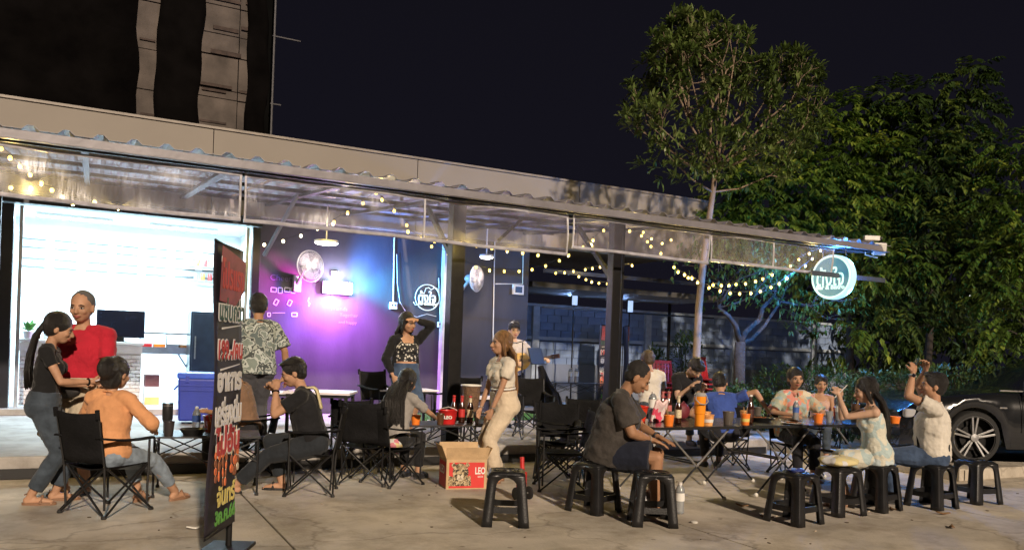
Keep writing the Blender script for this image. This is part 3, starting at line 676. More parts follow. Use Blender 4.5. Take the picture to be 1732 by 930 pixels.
# floodlight and camera at the eave end
p = on_plane(1487, 421, 9.25); t = thing('floodlight', 'pale floodlight box on a bracket at the right end of the eave', 'floodlight', p, R_(-30))
g = MB(); g.box((0, 0, 0), (.20, .10, .20), Euler((R_(15), 0, 0)).to_matrix()); obj('housing', g, white_plastic, t, bevel=.01)
g = MB(); g.tube([(-.2, .05, .12), (-.2, .05, -.10), (.0, .05, -.14)], .010, 6); obj('bracket', g, white_plastic, t)
p = on_plane(1474, 403, 9.35); t = thing('security_camera', 'small white security camera above the eave end', 'security camera', p, R_(60))
g = MB(); g.box((0, 0, 0), (.09, .26, .08)); obj('body', g, white_plastic, t, bevel=.012); g = MB(); g.lathe([(.03, 0), (.03, .02)], (0, -.15, 0), 12, Mr.to_3x3()); obj('lens', g, black_plastic, t); g = MB(); g.tube([(0, .05, -.03), (0, .05, -.12)], .02, 8); obj('mount', g, white_plastic, t)

# ------------------------------------------------------------------ tall fabric banner in front, small twin far behind
ban_m = mat('banner_print_black', (.018, .014, .022), .55, var=.4, scale=3, bump=.05)
ban_red = mat('print_red', (.50, .05, .05), .6, bump=0, var=.1); ban_wht = mat('print_white', (.78, .76, .74), .6, bump=0, var=.04); ban_yel = mat('print_yellow', (.75, .62, .18), .6, bump=0); ban_grn = mat('print_green', (.12, .38, .06), .6, bump=0); ban_org = mat('print_orange', (.75, .18, .06), .6, bump=0, var=.3, scale=30)
def banner(label, loc, rz, H=2.12, Wd=.70, z0=.18, full=True):
    """banner plane: local x runs along its width, faces local -y"""
    t = thing('fabric_banner', label, 'banner', loc, rz, None)
    def fn(u, v):
        curve = .05*(1-math.sin(math.pi*min(1, max(0, v))))*(1-u)**3
        return ((u-.5)*Wd+curve*.6*(1 if v > .5 else .5), -.025*math.sin(math.pi*v)*(1-u)+.010*math.sin(v*9), z0+v*H-(.0)*u)
    g = MB(); g.grid(fn, 8, 30); obj('cloth', g, ban_m, t, smooth='all', solid=.004)
    g = MB(); g.tube([(Wd/2-.02, .03, 0), (Wd/2-.02, .03, z0+H-.03)], .013, 8); obj('pole', g, steel_dark, t)
    g = MB(); g.tube([(Wd/2-.02, .03, .0), (Wd/2-.02, .03, .28)], .022, 8); obj('pole_sleeve', g, steel_dark, t)
    g = MB(); g.box((Wd/2-.02, .03, .012), (.3, .3, .024)); obj('base', g, steel_dark, t, bevel=.004)
    g = MB(); g.tube([(-Wd/2, -.01, z0+.02), (Wd/2, .02, z0+.02)], .008, 6); obj('bottom_rod', g, steel_dark, t)
    g = MB(); g.tube([(-Wd/2+.03, 0, z0+H), (Wd/2, .03, z0+H-.02)], .008, 6); obj('top_rod', g, steel_dark, t)
    def line(txt, v, w, h, m, off=.004, out=None):
        M = Matrix.Translation((0, -.034, z0+v*H)) @ Mr
        if out is not None: text('lettering', txt, .2, out, t, Matrix.Translation((0, .004, 0)) @ M, .001, off+.010, fit=w*Wd*1.05, height=h*1.14)
        text('lettering', txt, .2, m, t, M, .001, off, fit=w*Wd, height=h)
    g = MB(); g.prism([(-Wd*.40, z0+.80*H), (-Wd*.36, z0+.985*H), (-.05, z0+H*.975), (Wd*.42, z0+.955*H), (Wd*.40, z0+.85*H), (Wd*.1, z0+.79*H)], (-.032, -.029)); obj('red_patch', g, mat('print_dull_red', (.26, .05, .07), .6, bump=0, var=.3, scale=9), t)
    line('โปรแรง', .895, .72, .20, ban_red, .004, ban_wht if full else None)
    line('แซ่บกว่า', .775, .80, .15, mat('print_dark_green', (.03, .09, .07), .6, bump=0), .003, ban_wht if full else None)
    line('199.-/คน', .635, .78, .13, ban_red, .006, ban_wht)
    line('อาหาร', .525, .80, .13, ban_wht, .012)
    line('เครื่องดื่ม', .425, .86, .19, ban_wht, .010)
    line('ไม่อั้น', .325, .78, .19, ban_red, .008, ban_wht)
    # printed food: prawns and skewers
    fm = [ban_org, mat('print_brown', (.30, .10, .04), .6, bump=0, var=.3, scale=40), mat('print_cream', (.65, .55, .4), .6, bump=0)]
    g = MB()
    for q_, (x, zc, hh, w, an) in enumerate(((-.25, .245, .12, .026, .05), (-.17, .265, .16, .030, -.04), (-.09, .235, .15, .028, .08), (-.02, .225, .13, .026, -.1), (.10, .27, .15, .036, .06), (.19, .265, .17, .040, -.05), (.25, .26, .13, .03, .03))):
        cx = x*Wd/.7; zc = z0+zc*H; ca, sa = math.cos(an), math.sin(an)
        def rot(px_, pz_): return (cx+px_*ca-pz_*sa, zc+px_*sa+pz_*ca)
        g.prism([rot(-.004, hh*1.1), rot(.004, hh*1.1), rot(.004, -hh*.9), rot(-.004, -hh*.9)], (-.0335, -.030), m=2)
        for j in range(4):
            zz = hh*(.55-.42*j); ww = w*(.7+.3*math.sin(j+q_)); g.prism([rot(ww*math.cos(k*.785), zz+hh*.21*math.sin(k*.785)) for k in range(8)], (-.0345-.0002*j, -.030), m=(j+q_) % 2 if q_ < 4 else (1, 2, 1, 0)[(j+q_) % 4])
    tag(obj('printed_food', g, fm, t), kind='stuff')
    line('จันทร์', .135, .58, .14, ban_yel, .006)
    line('3ก.ค.66', .065, .66, .10, ban_grn, .008)
    for zz in (.715, .575):
        g = MB(); g.prism([(-.2, z0+zz*H-.02), (.2, z0+zz*H+.015), (.2, z0+zz*H+.02), (-.2, z0+zz*H-.008)], (-.034, -.031)); obj('flash_line', g, ban_wht, t)
    return t
b0, b1 = Vector((.672, 5.407, 0)), Vector((.949, 5.985, 0)); bc = (b0+b1)/2; d = (b1-b0)
banner('tall narrow black banner with Thai lettering standing in the left foreground', bc, math.atan2(d.y, d.x), H=1.90, Wd=.64, z0=.19)
c2 = away(1027, 66); banner('distant black banner with Thai lettering half hidden by the right post', Vector((c2.x, c2.y, .18)), R_(-12), H=1.95, Wd=.55, z0=.1, full=False)
c2 = away(1056, 66); banner('distant dark banner seen edge on just right of the right post', Vector((c2.x, c2.y, .18)), math.atan2(c2.y, c2.x)+R_(12), H=1.95, Wd=.5, z0=.1, full=False)
# ================================================================== FURNITURE
def rstool():
    t = thing('plastic_stool', 'x', 'stool')
    H, a, b = .45, .135, .185
    g = MB()   # seat: rounded square tray with a round pad
    def rr(s, z, r=.05, k=5):
        pts = []
        for (cx, cy, a0) in ((s-r, s-r, 0), (-s+r, s-r, 90), (-s+r, -s+r, 180), (s-r, -s+r, 270)):
            for q in range(k):
                an = R_(a0+90*q/(k-1)); pts.append((cx+r*math.cos(an), cy+r*math.sin(an), z))
        return pts
    loops = [rr(.148, .405), rr(.143, .435), rr(.132, .449), rr(.118, .452), rr(.112, .447), rr(.02, .446, .015)]
    vs = [v for lp in loops for v in lp]; n = 20; fs = []
    for i in range(len(loops)-1):
        for k in range(n): fs.append((i*n+k, i*n+(k+1) % n, (i+1)*n+(k+1) % n, (i+1)*n+k))
    fs.append(tuple((len(loops)-1)*n+k for k in range(n))); g.add(vs, fs)
    obj('seat', g, black_plastic, t, smooth=True)
    g = MB(); g.lathe([(.104, .447), (.104, .4535), (.085, .456), (.082, .452), (.0, .452)], n=28)
    for k in range(24):
        an = 2*math.pi*k/24; g.box((.094*math.cos(an), .094*math.sin(an), .456), (.012, .006, .004), Matrix.Rotation(an, 3, 'Z'))
    for rr_ in (.03, .05, .07):
        g.tube([(rr_*math.cos(2*math.pi*k/20), rr_*math.sin(2*math.pi*k/20), .453) for k in range(21)], .003, 4, cap=False)
    tag(obj('seat_pad', g, black_plastic, t, smooth=True), kind='stuff')
    def half(z): return b+(a+.008-b)*z/.42
    for q in range(4):
        M = Matrix.Rotation(q*math.pi/2, 3, 'Z'); g = MB()
        zs = [0, .05, .10, .16, .22, .28, .33, .36, .38, .395, .41, .43]
        def wd(z):
            w = .068+.014*(1-z/.4)
            if z > .335:
                u = min(1, (z-.335)/.07); w += (half(z)-w)*(1-math.sqrt(max(0, 1-u*u)))
            return w
        rows = []
        for z in zs:
            h = half(z); w = min(wd(z), h-.001); c = .022
            rows.append([M @ Vector(v) for v in ((h-w, h, z), (h-c, h, z), (h-c*.3, h-c*.3, z), (h, h-c, z), (h, h-w, z))])
        vs = [v for r in rows for v in r]; fs = [(i*5+k, i*5+k+1, (i+1)*5+k+1, (i+1)*5+k) for i in range(len(rows)-1) for k in range(4)]
        g.add(vs, fs); obj('leg', g, black_plastic, t, smooth=True, solid=.009)
        g = MB(); h0, h1 = half(.115), half(.165)
        for z0_, z1_ in ((.115, .165),):
            L = h0-.055
            g.add([M @ Vector(v) for v in ((-L, h0-.004, z0_+.0), (L, h0-.004, z0_+.0), (L, h1-.004, z1_+.012), (L*.6, h1-.004, z1_), (-L*.6, h1-.004, z1_), (-L, h1-.004, z1_+.012), (-L, h0-.026, z0_), (L, h0-.026, z0_), (L, h1-.026, z1_+.012), (L*.6, h1-.026, z1_), (-L*.6, h1-.026, z1_), (-L, h1-.026, z1_+.012))],
                  [(0, 1, 2, 3, 4, 5), (11, 10, 9, 8, 7, 6), (0, 6, 7, 1), (1, 7, 8, 2), (2, 8, 9, 3), (3, 9, 10, 4), (4, 10, 11, 5), (5, 11, 6, 0)])
        obj('crossbar', g, black_plastic, t)
    return t
STG = 'black plastic stools'
stools = [((3.18, 6.15), 18+45, 'black plastic stool standing alone in the foreground beside the beer carton'),
          ((4.41, 5.74), 62, 'black plastic stool in front of the man in the dark grey shirt'),
          ((4.22, 6.38), 20, 'black plastic stool under the man in the dark grey shirt'),
          ((5.73, 5.38), 8, 'empty black plastic stool with blue crumpled wrap on its seat'),
          ((6.50, 5.56), -2, 'black plastic stool carrying the folded yellow cloth'),
          ((7.09, 5.60), 10, 'black plastic stool under the woman in the pale sleeveless top'),
          ((7.82, 5.50), 5, 'black plastic stool under the man with raised arms'),
          ((8.62, 5.55), -8, 'empty black plastic stool at the far right in front of the car wheel')]
st0 = rstool(); st0.name = 'plastic_stool'
for i, ((x, y), rz, lab) in enumerate(stools):
    if i == 0: o = st0; o.location = (x, y, 0); o.rotation_euler = (0, 0, R_(rz)); tag(o, lab, 'stool', STG)
    else: o = dup(st0, (x, y, 0), R_(rz), lab, STG)
    o.scale = (1.06, 1.06, 1.0)

fab_b = mat('camp_chair_fabric', (.007, .007, .008), .9, bump=.4, bscale=40, scale=8, var=.4, spec=.2)
cap_m = mat('black_foot_cap', (.02, .02, .02), .5)
def camp_chair():
    t = thing('camp_chair', 'x', 'camp chair')
    r = .0095
    def P(*pts):
        g = MB(); g.tube(pts, r, 6); return g
    fx, fy, sx, sy, zs = .245, .24, .215, .21, .40
    for s in (-1, 1):
        obj('leg', P((s*fx, fy, .012), (-s*sx, sy, zs)), black_metal, t)
        obj('leg', P((s*fx, -fy, .012), (-s*sx, -sy, zs)), black_metal, t)
        obj('leg', P((s*(fx+.012), fy, .012), (s*(sx+.012), -sy, zs)), black_metal, t)
        obj('leg', P((s*(fx+.012), -fy, .012), (s*(sx+.012), sy, zs)), black_metal, t)
        obj('back_post', P((s*sx, -sy, .06), (s*(sx+.01), -sy-.02, zs), (s*(sx+.015), -sy-.10, .84)), black_metal, t)
        obj('arm_post', P((s*(sx+.01), sy, .06), (s*(sx+.02), sy, .60)), black_metal, t)
        for y in (-fy, fy):
            g = MB(); g.lathe([(.02, 0), (.022, .012), (.013, .03)], (s*fx, y, 0), 8); obj('foot', g, cap_m, t)
        def arm(u, v): return (s*(sx+.015)+(u-.5)*.075, sy+.03-(v)*(sy*2+.12), .615-.02*math.sin(math.pi*v)+.008*math.cos((u-.5)*3)+.03*v)
        g = MB(); g.grid(arm, 3, 8); obj('armrest', g, fab_b, t, smooth='all', solid=.012)
    def seat(u, v): return ((u-.5)*2*sx, (v-.5)*2*sy, zs-.05*math.sin(math.pi*u)*math.sin(math.pi*min(1, .15+v*.8)))
    g = MB(); g.grid(seat, 8, 8); obj('seat', g, fab_b, t, smooth='all', solid=.008)
    def back(u, v): return ((u-.5)*2*(sx+.012), -sy-.02-.085*v-.045*math.sin(math.pi*u)*(1-.3*v), .44+v*(.41-.015*math.sin(math.pi*u)))
    g = MB(); g.grid(back, 10, 8); obj('backrest', g, fab_b, t, smooth='all', solid=.010)
    for s in (-1, 1):
        g = MB(); g.tube([(s*(sx+.015), -sy-.105, .80), (s*(sx+.016), -sy-.115, .875)], .018, 8); obj('corner_pocket', g, fab_b, t)
    return t
CHG = 'black folding camp chairs'
cc0 = camp_chair()
def put(x, y, dx, dy, lab, z=0, sc_=None, first=[True]):
    if first[0]: first[0] = False; o = cc0; o.location = (x, y, z); o.rotation_euler = (0, 0, yaw_to(dx, dy)); tag(o, lab, 'camp chair', CHG)
    else: o = dup(cc0, (x, y, z), yaw_to(dx, dy)+random.uniform(-.08, .08), lab, CHG); k_ = random.uniform(.95, 1.04); o.scale = (k_, k_*random.uniform(.94, 1.04), random.uniform(.96, 1.03))
    return o
put(.17, 7.60, .76, .65, 'black camp chair under the woman in the orange top, seen from behind')
put(1.98, 8.0, -.93, .28, 'black camp chair under the man in the black T-shirt')
put(2.68, 8.45, .55, .83, 'black camp chair under the long-haired woman at the middle table')
p = on_floor(672, 826); put(p.x+.05, p.y+.32, .95, .3, 'empty black camp chair with a straw cap on its seat')
put(4.95, 8.3, -.5, -.85, 'empty black camp chair just behind the small red trolley')
put(5.55, 8.9, -.75, -.6, 'black camp chair turned left beneath the music stand')
put(5.15, 9.0-.55, .4, -.9, 'black camp chair crowded between two others left of the seated man', 0)
put(4.55, 7.55, -.9, .35, 'black camp chair directly behind the man in the dark grey shirt')
p = away(596, 140); put(p.x, p.y, .3, .9, 'black camp chair beside the tall white-topped table', 0)
p = away(770, 124, FZ); put(p.x, p.y, -.7, -.5, 'black camp chair in shadow beside the wide black post', FZ)
p = away(425, 152); put(p.x, p.y, -.95, .1, 'black camp chair under the man in the tan shirt behind the banner', 0)
p = away(905, 118, FZ); put(p.x, p.y, -.2, -.95, 'black camp chair at the feet of the guitarist', FZ)
p = away(1232, 126); put(p.x, p.y+.02, .2, .95, 'black camp chair under the man in the blue T-shirt', 0)
p = away(1348, 132); put(p.x, p.y, -.35, -.9, 'black camp chair under the woman in the floral shirt', 0)
p = away(650, 118, FZ); put(p.x, p.y, .2, -.9, 'black camp chair on the patio behind the long-haired woman', FZ)

# folding lattice tables
def lattice_table(label, loc, rz, w, d, h, group='black folding lattice tables', topm=None):
    t = thing('folding_table', label, 'table', loc, rz, group)
    g = MB(); k = 9
    for i in range(k):
        g = MB(); g.box((0, -d/2+d*(i+.5)/k, h-.008), (w, d/k-.006, .016)); obj('slat', g, topm or mat('table_slat_dark', (.035, .035, .038), .4, .2), t)
    for sx in (-1, 1):
        for sy in (-1, 1):
            g = MB(); g.tube([(sx*(w/2-.02), sy*(d/2-.02), .01), (sx*(w/2-.02), sy*(d/2-.02), h-.01)], .011, 6); obj('leg', g, black_metal, t)
            g = MB(); g.lathe([(.018, 0), (.018, .02), (.012, .03)], (sx*(w/2-.02), sy*(d/2-.02), 0), 8); obj('foot', g, cap_m, t)
    for sy in (-1, 1):
        y = sy*(d/2-.02)
        for i in range(2):
            x0 = -w/2+.02+i*(w/2-.02); x1 = x0+w/2-.02
            for (za, zb) in ((h-.03, h-.24), (h-.24, h-.03)):
                g = MB(); g.bar((x0, y, za), (x1, y, zb), .012); obj('lattice_bar', g, black_metal, t)
    for sx in (-1, 1):
        x = sx*(w/2-.02)
        for (za, zb) in ((h-.03, h-.24), (h-.24, h-.03)):
            g = MB(); g.bar((x, -d/2+.02, za), (x, d/2-.02, zb), .012); obj('lattice_bar', g, black_metal, t)
    return t
lattice_table('black folding lattice table beside the woman in the orange top', (1.05, 8.35, 0), R_(-8), .95, .62, .56)
lattice_table('black folding lattice table with beer bottles behind the beer carton', (3.55, 8.75, 0), R_(-6), 1.15, .62, .60)
p = away(975, 74, .18); lattice_table('black folding lattice table far behind with two water bottles', (p.x, p.y, .18), R_(-15), 1.15, .5, .62)
TM = Vector((3.55, 8.75, .60)); TL = Vector((1.05, 8.35, .56))
# tall white-topped table
wt_m = mat('white_laminate', (.74, .70, .74), .35, bump=.02, var=.04)
wc = away(553, 146)
def white_table(label, loc, rz, w, d, h, group):
    t = thing('white_table', label, 'table', loc, rz, group)
    g = MB(); g.box((0, 0, h-.014), (w, d, .028)); obj('tabletop', g, wt_m, t, bevel=.005)
    g = MB(); g.box((0, 0, h-.045), (w-.06, d-.06, .035)); obj('apron', g, black_metal, t)
    for sx in (-1, 1):
        for sy in (-1, 1):
            g = MB(); g.box((sx*(w/2-.05), sy*(d/2-.05), (h-.03)/2), (.035, .035, h-.03)); obj('leg', g, black_metal, t)
        g = MB(); g.box((sx*(w/2-.05), 0, .25), (.022, d-.12, .022)); obj('stretcher', g, black_metal, t)
    return t
white_table('tall table with a white top right of the man in the black T-shirt', (wc.x-.05, wc.y+.05, 0), R_(-25), .75, .62, .92, 'white-topped tables')
p = away(662, 112, FZ); white_table('white-topped low table behind the woman in the denim skirt', (p.x+.2, p.y, FZ), R_(2), .95, .5, .60, 'white-topped tables')
p = away(850, 108, FZ); white_table('white-topped low table far back beside the guitarist', (p.x-.5, p.y-.1, FZ), R_(4), .8, .5, .52, 'white-topped tables')
p = away(470, 112, FZ); white_table('white-topped low table in front of the purple wall behind the black T-shirt', (p.x+.2, p.y, FZ), R_(0), .9, .45, .50, 'white-topped tables')

# long black tables on chrome trestles
top_black = mat('black_laminate', (.018, .018, .018), .22, bump=.02, var=.2)
def trestle_table(label, x0, x1, y0, y1, round_left=False):
    h = .77; w = x1-x0; t = thing('trestle_table', label, 'table', ((x0+x1)/2, (y0+y1)/2, 0), 0, 'black tables on chrome trestles'); d = y1-y0
    pts = []; r = .10 if round_left else .03
    for cx, cy, a0 in ((w/2-r, d/2-r, 0), (-w/2+r, d/2-r, 90), (-w/2+r, -d/2+r, 180), (w/2-r, -d/2+r, 270)):
        for k in range(5): a = R_(a0+22.5*k); pts.append((cx+r*math.cos(a), cy+r*math.sin(a)))
    g = MB(); g.prism(pts, (h-.03, h), 'z'); obj('tabletop', g, top_black, t, bevel=.004)
    for y in (-d/2+.05, d/2-.05):
        for s in (1, -1):
            yy = y+s*.012; xa, xb = s*w*.34, -s*w*.30
            a_ = Vector((xa, yy, h-.04)); b_ = Vector((xb, yy, .03)); mid = a_.lerp(b_, .52)
            g = MB(); g.tube([a_, mid], .010, 8); g2 = obj('trestle_leg', g, chrome, t, smooth=True)
            g = MB(); g.tube([mid, b_], .011, 8); obj('trestle_foot', g, black_metal if s > 0 else black_metal, t, smooth=True)
            g = MB(); g.ell(b_, (.024, .024, .024), nu=10, nv=6); obj('foot_cap', g, rubber_white, t, smooth='all')
    for s in (-1, 1):
        g = MB(); g.tube([(s*w*.05, -d/2+.06, .40), (s*w*.05, d/2-.06, .40)], .010, 6); obj('cross_rod', g, black_metal, t)
    g = MB(); g.tube([(-w*.34, 0, h-.05), (w*.34, 0, h-.05)], .012, 6); obj('rail', g, black_metal, t)
    return t
trestle_table('black trestle table at the left end, loaded with orange jug and buckets', 4.86, 6.06, 6.36, 7.28, True)
trestle_table('black trestle table in the middle of the row with plates and bowls', 6.08, 7.28, 6.40, 7.32)
trestle_table('black trestle table at the right end before the couple on stools', 7.30, 8.50, 6.42, 7.34)
TH = .77

# ------------------------------------------------------------------ table things
def bottle_profile(kind):
    return {'beer': [(.0, 0), (.031, .002), (.033, .015), (.033, .155), (.028, .18), (.015, .215), (.0135, .26), (.016, .262), (.016, .275), (.0, .276)],
            'water': [(.0, 0), (.031, .002), (.033, .02), (.031, .07), (.033, .10), (.033, .15), (.028, .175), (.013, .20), (.013, .215), (.0, .216)],
            'big': [(.0, 0), (.044, .002), (.046, .02), (.043, .1), (.046, .14), (.046, .22), (.034, .26), (.015, .285), (.015, .30), (.0, .30)]}[kind]
def bottle(label, loc, kind='beer', scale=1.0, capm=None, lab_m=None, glass=None, group=None):
    t = thing({'beer': 'beer_bottle'}.get(kind, 'water_bottle'), label, 'bottle', loc, random.uniform(0, 6), group or {'beer': 'brown beer bottles'}.get(kind, 'clear water bottles')); pr = bottle_profile(kind)
    g = MB(); g.lathe([(r*scale, z*scale) for r, z in pr], n=16, close=False); obj('glass', g, glass or (beer_glass if kind == 'beer' else clear_glass), t, smooth='all')
    h = pr[-1][1]; r = pr[-2][0]
    g = MB(); g.lathe([((r+.001)*scale, (h-.016)*scale), ((r+.0015)*scale, (h+.001)*scale), (0, (h+.002)*scale)], n=12); obj('cap', g, capm or white_plastic, t, smooth=True)
    rr = pr[4][0]
    zl = (.06, .14) if kind == 'beer' else (.09, .145) if kind == 'water' else (.13, .22)
    rb = {'beer': .0335, 'water': .0338, 'big': .0468}[kind]
    g = MB(); g.lathe([(rb*scale, zl[0]*scale), (rb*scale, zl[1]*scale)], n=16, close=False); obj('label', g, lab_m or paper_white, t, smooth='all')
    if kind == 'beer':
        g = MB(); g.lathe([(.0165*scale, .205*scale), (.0150*scale, .255*scale)], n=12, close=False); obj('neck_label', g, lab_m or paper_white, t, smooth='all')
    return t
def cup(label, loc, m, r=.045, h=.11, fill=None, name='cup', straw=False, group=None, stripe=None):
    t = thing(name, label, 'cup' if name == 'cup' else 'bucket', loc, random.uniform(0, 6), group)
    g = MB(); g.lathe([(r*.78, 0), (r, h), (r+.004, h+.002), (r+.003, h+.008), (r-.004, h+.006), (r*.76, .01)], n=20, close=False); g.lathe([(0, .004), (r*.78, .004)], n=20, close=False); obj('wall', g, m, t, smooth=True)
    g = MB(); g.lathe([(0, h*.8), (r*.92, h*.78)], n=16, close=False)
    for k in range(9 if fill else 0):
        a = random.uniform(0, 6.28); q = random.uniform(0, r*.7); g.ell((q*math.cos(a), q*math.sin(a), h*.82), (.013, .009, .010), nu=6, nv=4)
    tag(obj('contents', g, fill or mat('iced_drink', (.08, .06, .04), .15, bump=.1), t, smooth=True), kind='stuff')
    if stripe:
        g = MB(); g.lathe([(r*.78+r*.22*.3+.001, h*.3), (r*.78+r*.22*.62+.001, h*.62)], n=20, close=False); obj('label', g, stripe, t, smooth='all')
    if straw:
        for k in range(2):
            g = MB(); a = .5+k; g.tube([(0, 0, h*.4), (r*.8*math.cos(a), r*.8*math.sin(a), h+.08)], .0035, 6); obj('stick', g, mat('bamboo', (.55, .38, .18), .6), t)
    return t
def plate(label, loc, r=.12, food=None, m=None, deep=.018, cat='plate', name='plate'):
    t = thing(name, label, cat, loc, random.uniform(0, 6))
    g = MB(); g.lathe([(0, .004), (r*.6, .004), (r*.72, deep*.5), (r, deep), (r+.003, deep-.003), (r*.7, .0), (0, 0)], n=28, close=False); obj('rim', g, m or paper_white, t, smooth=True)
    if food:
        g = MB()
        for k in range(22):
            a = random.uniform(0, 6.28); q = random.uniform(0, r*.6); g.ell((q*math.cos(a), q*math.sin(a), deep*.7+random.uniform(0, .012)), (random.uniform(.010, .022), .012, .008), Matrix.Rotation(a, 3, 'Z'), nu=6, nv=4)
        tag(obj('food', g, food, t, smooth=True), kind='stuff')
    return t
beerlab = mat('cream_label', (.62, .52, .34), .6, bump=.1, var=.3, scale=80); redlab = mat('red_label', (.5, .03, .03), .5)
greycup = mat('smoky_cup', (.16, .14, .12), .25, trans=.3, bump=.02)
def on_table(px, py, z=TH+.001):
    p = on_floor(px, py, z); return p
# big table row, left to right
X = on_table
cup('short orange paper cup of fries at the left end of the long table', (5.16, 6.50, TH), orange_plastic, .052, .10, food_brown, 'cup', True, 'orange paper cups', None)
cup('smoky plastic cup between the orange cup and the brown bottle', (5.27, 6.62, TH), greycup, .048, .125)
bottle('brown beer bottle with cream labels left of the orange jug', (5.42, 6.68, TH), 'beer', 1.05, beerlab, beerlab)
jug = thing('tumbler_jug', 'tall orange tumbler jug with a grey lid and carrying loop', 'tumbler', (5.50, 6.44, TH))
g = MB(); g.lathe([(0, 0), (.048, .002), (.050, .12), (.055, .125), (.060, .30), (.0, .30)], n=24, close=False); obj('body', g, amber_plastic, jug, smooth=True)
g = MB(); g.lathe([(.062, .30), (.064, .315), (.05, .335), (0, .34)], n=24); obj('lid', g, mat('grey_lid', (.35, .34, .33), .4), jug, smooth=True)
g = MB(); g.tube([(-.062, -.01, .31), (-.09, -.04, .27), (-.06, -.07, .23), (.0, -.075, .22), (.05, -.06, .25), (.06, -.02, .31)], .006, 8); obj('carrying_loop', g, mat('grey_lid', (.35, .34, .33)), jug, smooth='all')
cup('larger orange and white paper bucket right of the orange jug', (5.66, 6.50, TH), mat('orange_white_paper', (.9, .35, .12), .5, var=.5, scale=25, bump=0), .062, .105, food_brown, 'bucket', False, 'orange paper cups', paper_white)
cup('second orange paper bucket stacked behind the larger one', (5.76, 6.66, TH), mat('orange_white_paper', (.9, .35, .12)), .060, .12, food_brown, 'bucket', False, 'orange paper cups')
cup('dark drink in a smoky cup right of the paper buckets', (5.98, 6.55, TH), greycup, .06, .13)
cup('orange paper cup with wooden sticks left of the tall brown bottle', (6.17, 6.50, TH), orange_plastic, .050, .11, food_brown, 'cup', True, 'orange paper cups', ban_yel)
bottle('tall dark brown bottle with a white neck in the middle of the long table', (6.35, 6.62, TH), 'beer', 1.12, paper_white, mat('brown_label', (.06, .02, .015), .5))
plate('black pan of food right of the tall brown bottle', (6.72, 6.85, TH), .15, food_brown, mat('black_enamel', (.02, .02, .02), .3), .05, 'pan', 'pan')
plate('white plate with leftovers near the middle of the long table', (6.88, 6.52, TH), .13, food_brown)
plate('empty white plate beside the black pan', (7.12, 6.78, TH), .12, food_brown)
plate('white plate below the woman in the floral shirt', (7.05, 7.10, TH), .11)
cup('orange cup in front of the woman in the floral shirt', (7.36, 6.60, TH), orange_plastic, .056, .10, food_brown, 'cup', False, 'orange paper cups')
cup('white foam cup of snacks right of the black pan', (6.75, 7.12, TH), mat('orange_white_paper', (.9, .35, .12)), .055, .09, food_brown, 'bucket')
cup('smoky glass behind the snacks, left of the floral shirt', (6.98, 7.16, TH), greycup, .045, .13)
bottle('clear water bottle on the long table right of the floral shirt', (7.86, 6.75, TH), 'water', 1.25)
bottle('clear water bottle with blue label left before the floral shirt', (7.28, 6.86, TH), 'water', 1.1, None, mat('blue_label', (.05, .12, .4), .5))
cup('clear plastic glass between the two water bottles', (7.60, 6.66, TH), clear_glass, .042, .12)
plate('small white bowl right of the clear water bottle', (8.0, 6.62, TH), .07, None, None, .04, 'bowl', 'bowl')
cup('orange cup in front of the woman who is drinking', (8.12, 6.55, TH), orange_plastic, .060, .10, food_brown, 'cup', False, 'orange paper cups')
cup('tall brown iced drink held near the drinking woman', (8.18, 6.78, TH), mat('brown_drink', (.12, .06, .03), .2, trans=.2), .05, .20, None, 'cup', True)
cup('red paper cup behind the brown iced drink', (8.25, 7.10, TH), red_plastic, .055, .13)
cup('orange paper tub beside the man with raised arms', (8.45, 6.45, TH), orange_plastic, .065, .075, food_brown, 'cup', False, 'orange paper cups')
bottle('clear bottle with white label behind the long table left end', (5.47, 7.18, TH), 'big', 1.0)
for i, (x, y) in enumerate(((5.62, 7.2), (5.72, 7.22))):
    bottle(('brown beer bottle with a pink label just left of the trunk', 'brown beer bottle with a pink label nearest the trunk')[i], (x, y, TH), 'beer', 1.1, mat('pink_cap', (.5, .15, .14), .5), mat('pink_cap', (.5, .15, .14)))
bk = thing('ice_bucket', 'red plastic ice bucket behind the man in the dark grey shirt', 'bucket', (5.12, 6.98, TH), 0)
g = MB(); g.lathe([(0, 0), (.085, .0), (.115, .16), (.12, .165), (.11, .165), (.08, .01)], n=26, close=False); obj('wall', g, mat('bright_red_plastic', (.75, .05, .015), .3), bk, smooth=True)
g = MB(); g.tube([(.115*math.cos(a), .115*math.sin(a), .155) for a in [2*math.pi*k/24 for k in range(25)]], .006, 6, cap=False); obj('rim', g, red_plastic, bk, smooth='all')
t = thing('snack_bag', 'open pink and white snack bag leaning beside the red ice bucket', 'snack bag', (5.33, 6.90, TH), R_(10))
def bagf(u, v): return ((u-.5)*.20*(1-.1*v), .03*math.sin(math.pi*u)*math.sin(math.pi*min(1, v+.1))+.004*math.sin(u*30)*v-.06*v, v*.22+.02*math.sin(u*9))
g = MB(); g.grid(bagf, 14, 12); obj('foil', g, pattern('snack_print', (.7, .1, .15), [(.75, .08, .15), (.8, .6, .6), (.8, .75, .72)], 14), t, smooth='all', solid=.03)
t = thing('maroon_pouch', 'maroon round pouch on the table just left of the tree trunk', 'pouch', (5.88, 7.16, TH), 0)
g = MB(); g.ell((0, 0, .09), (.085, .05, .09)); obj('body', g, mat('maroon_cloth', (.16, .02, .03), .6), t, smooth='all'); g = MB(); g.tube([(-.03, 0, .17), (0, 0, .20), (.03, 0, .17)], .006, 6); obj('loop', g, mat('maroon_cloth', (.16, .02, .03)), t)
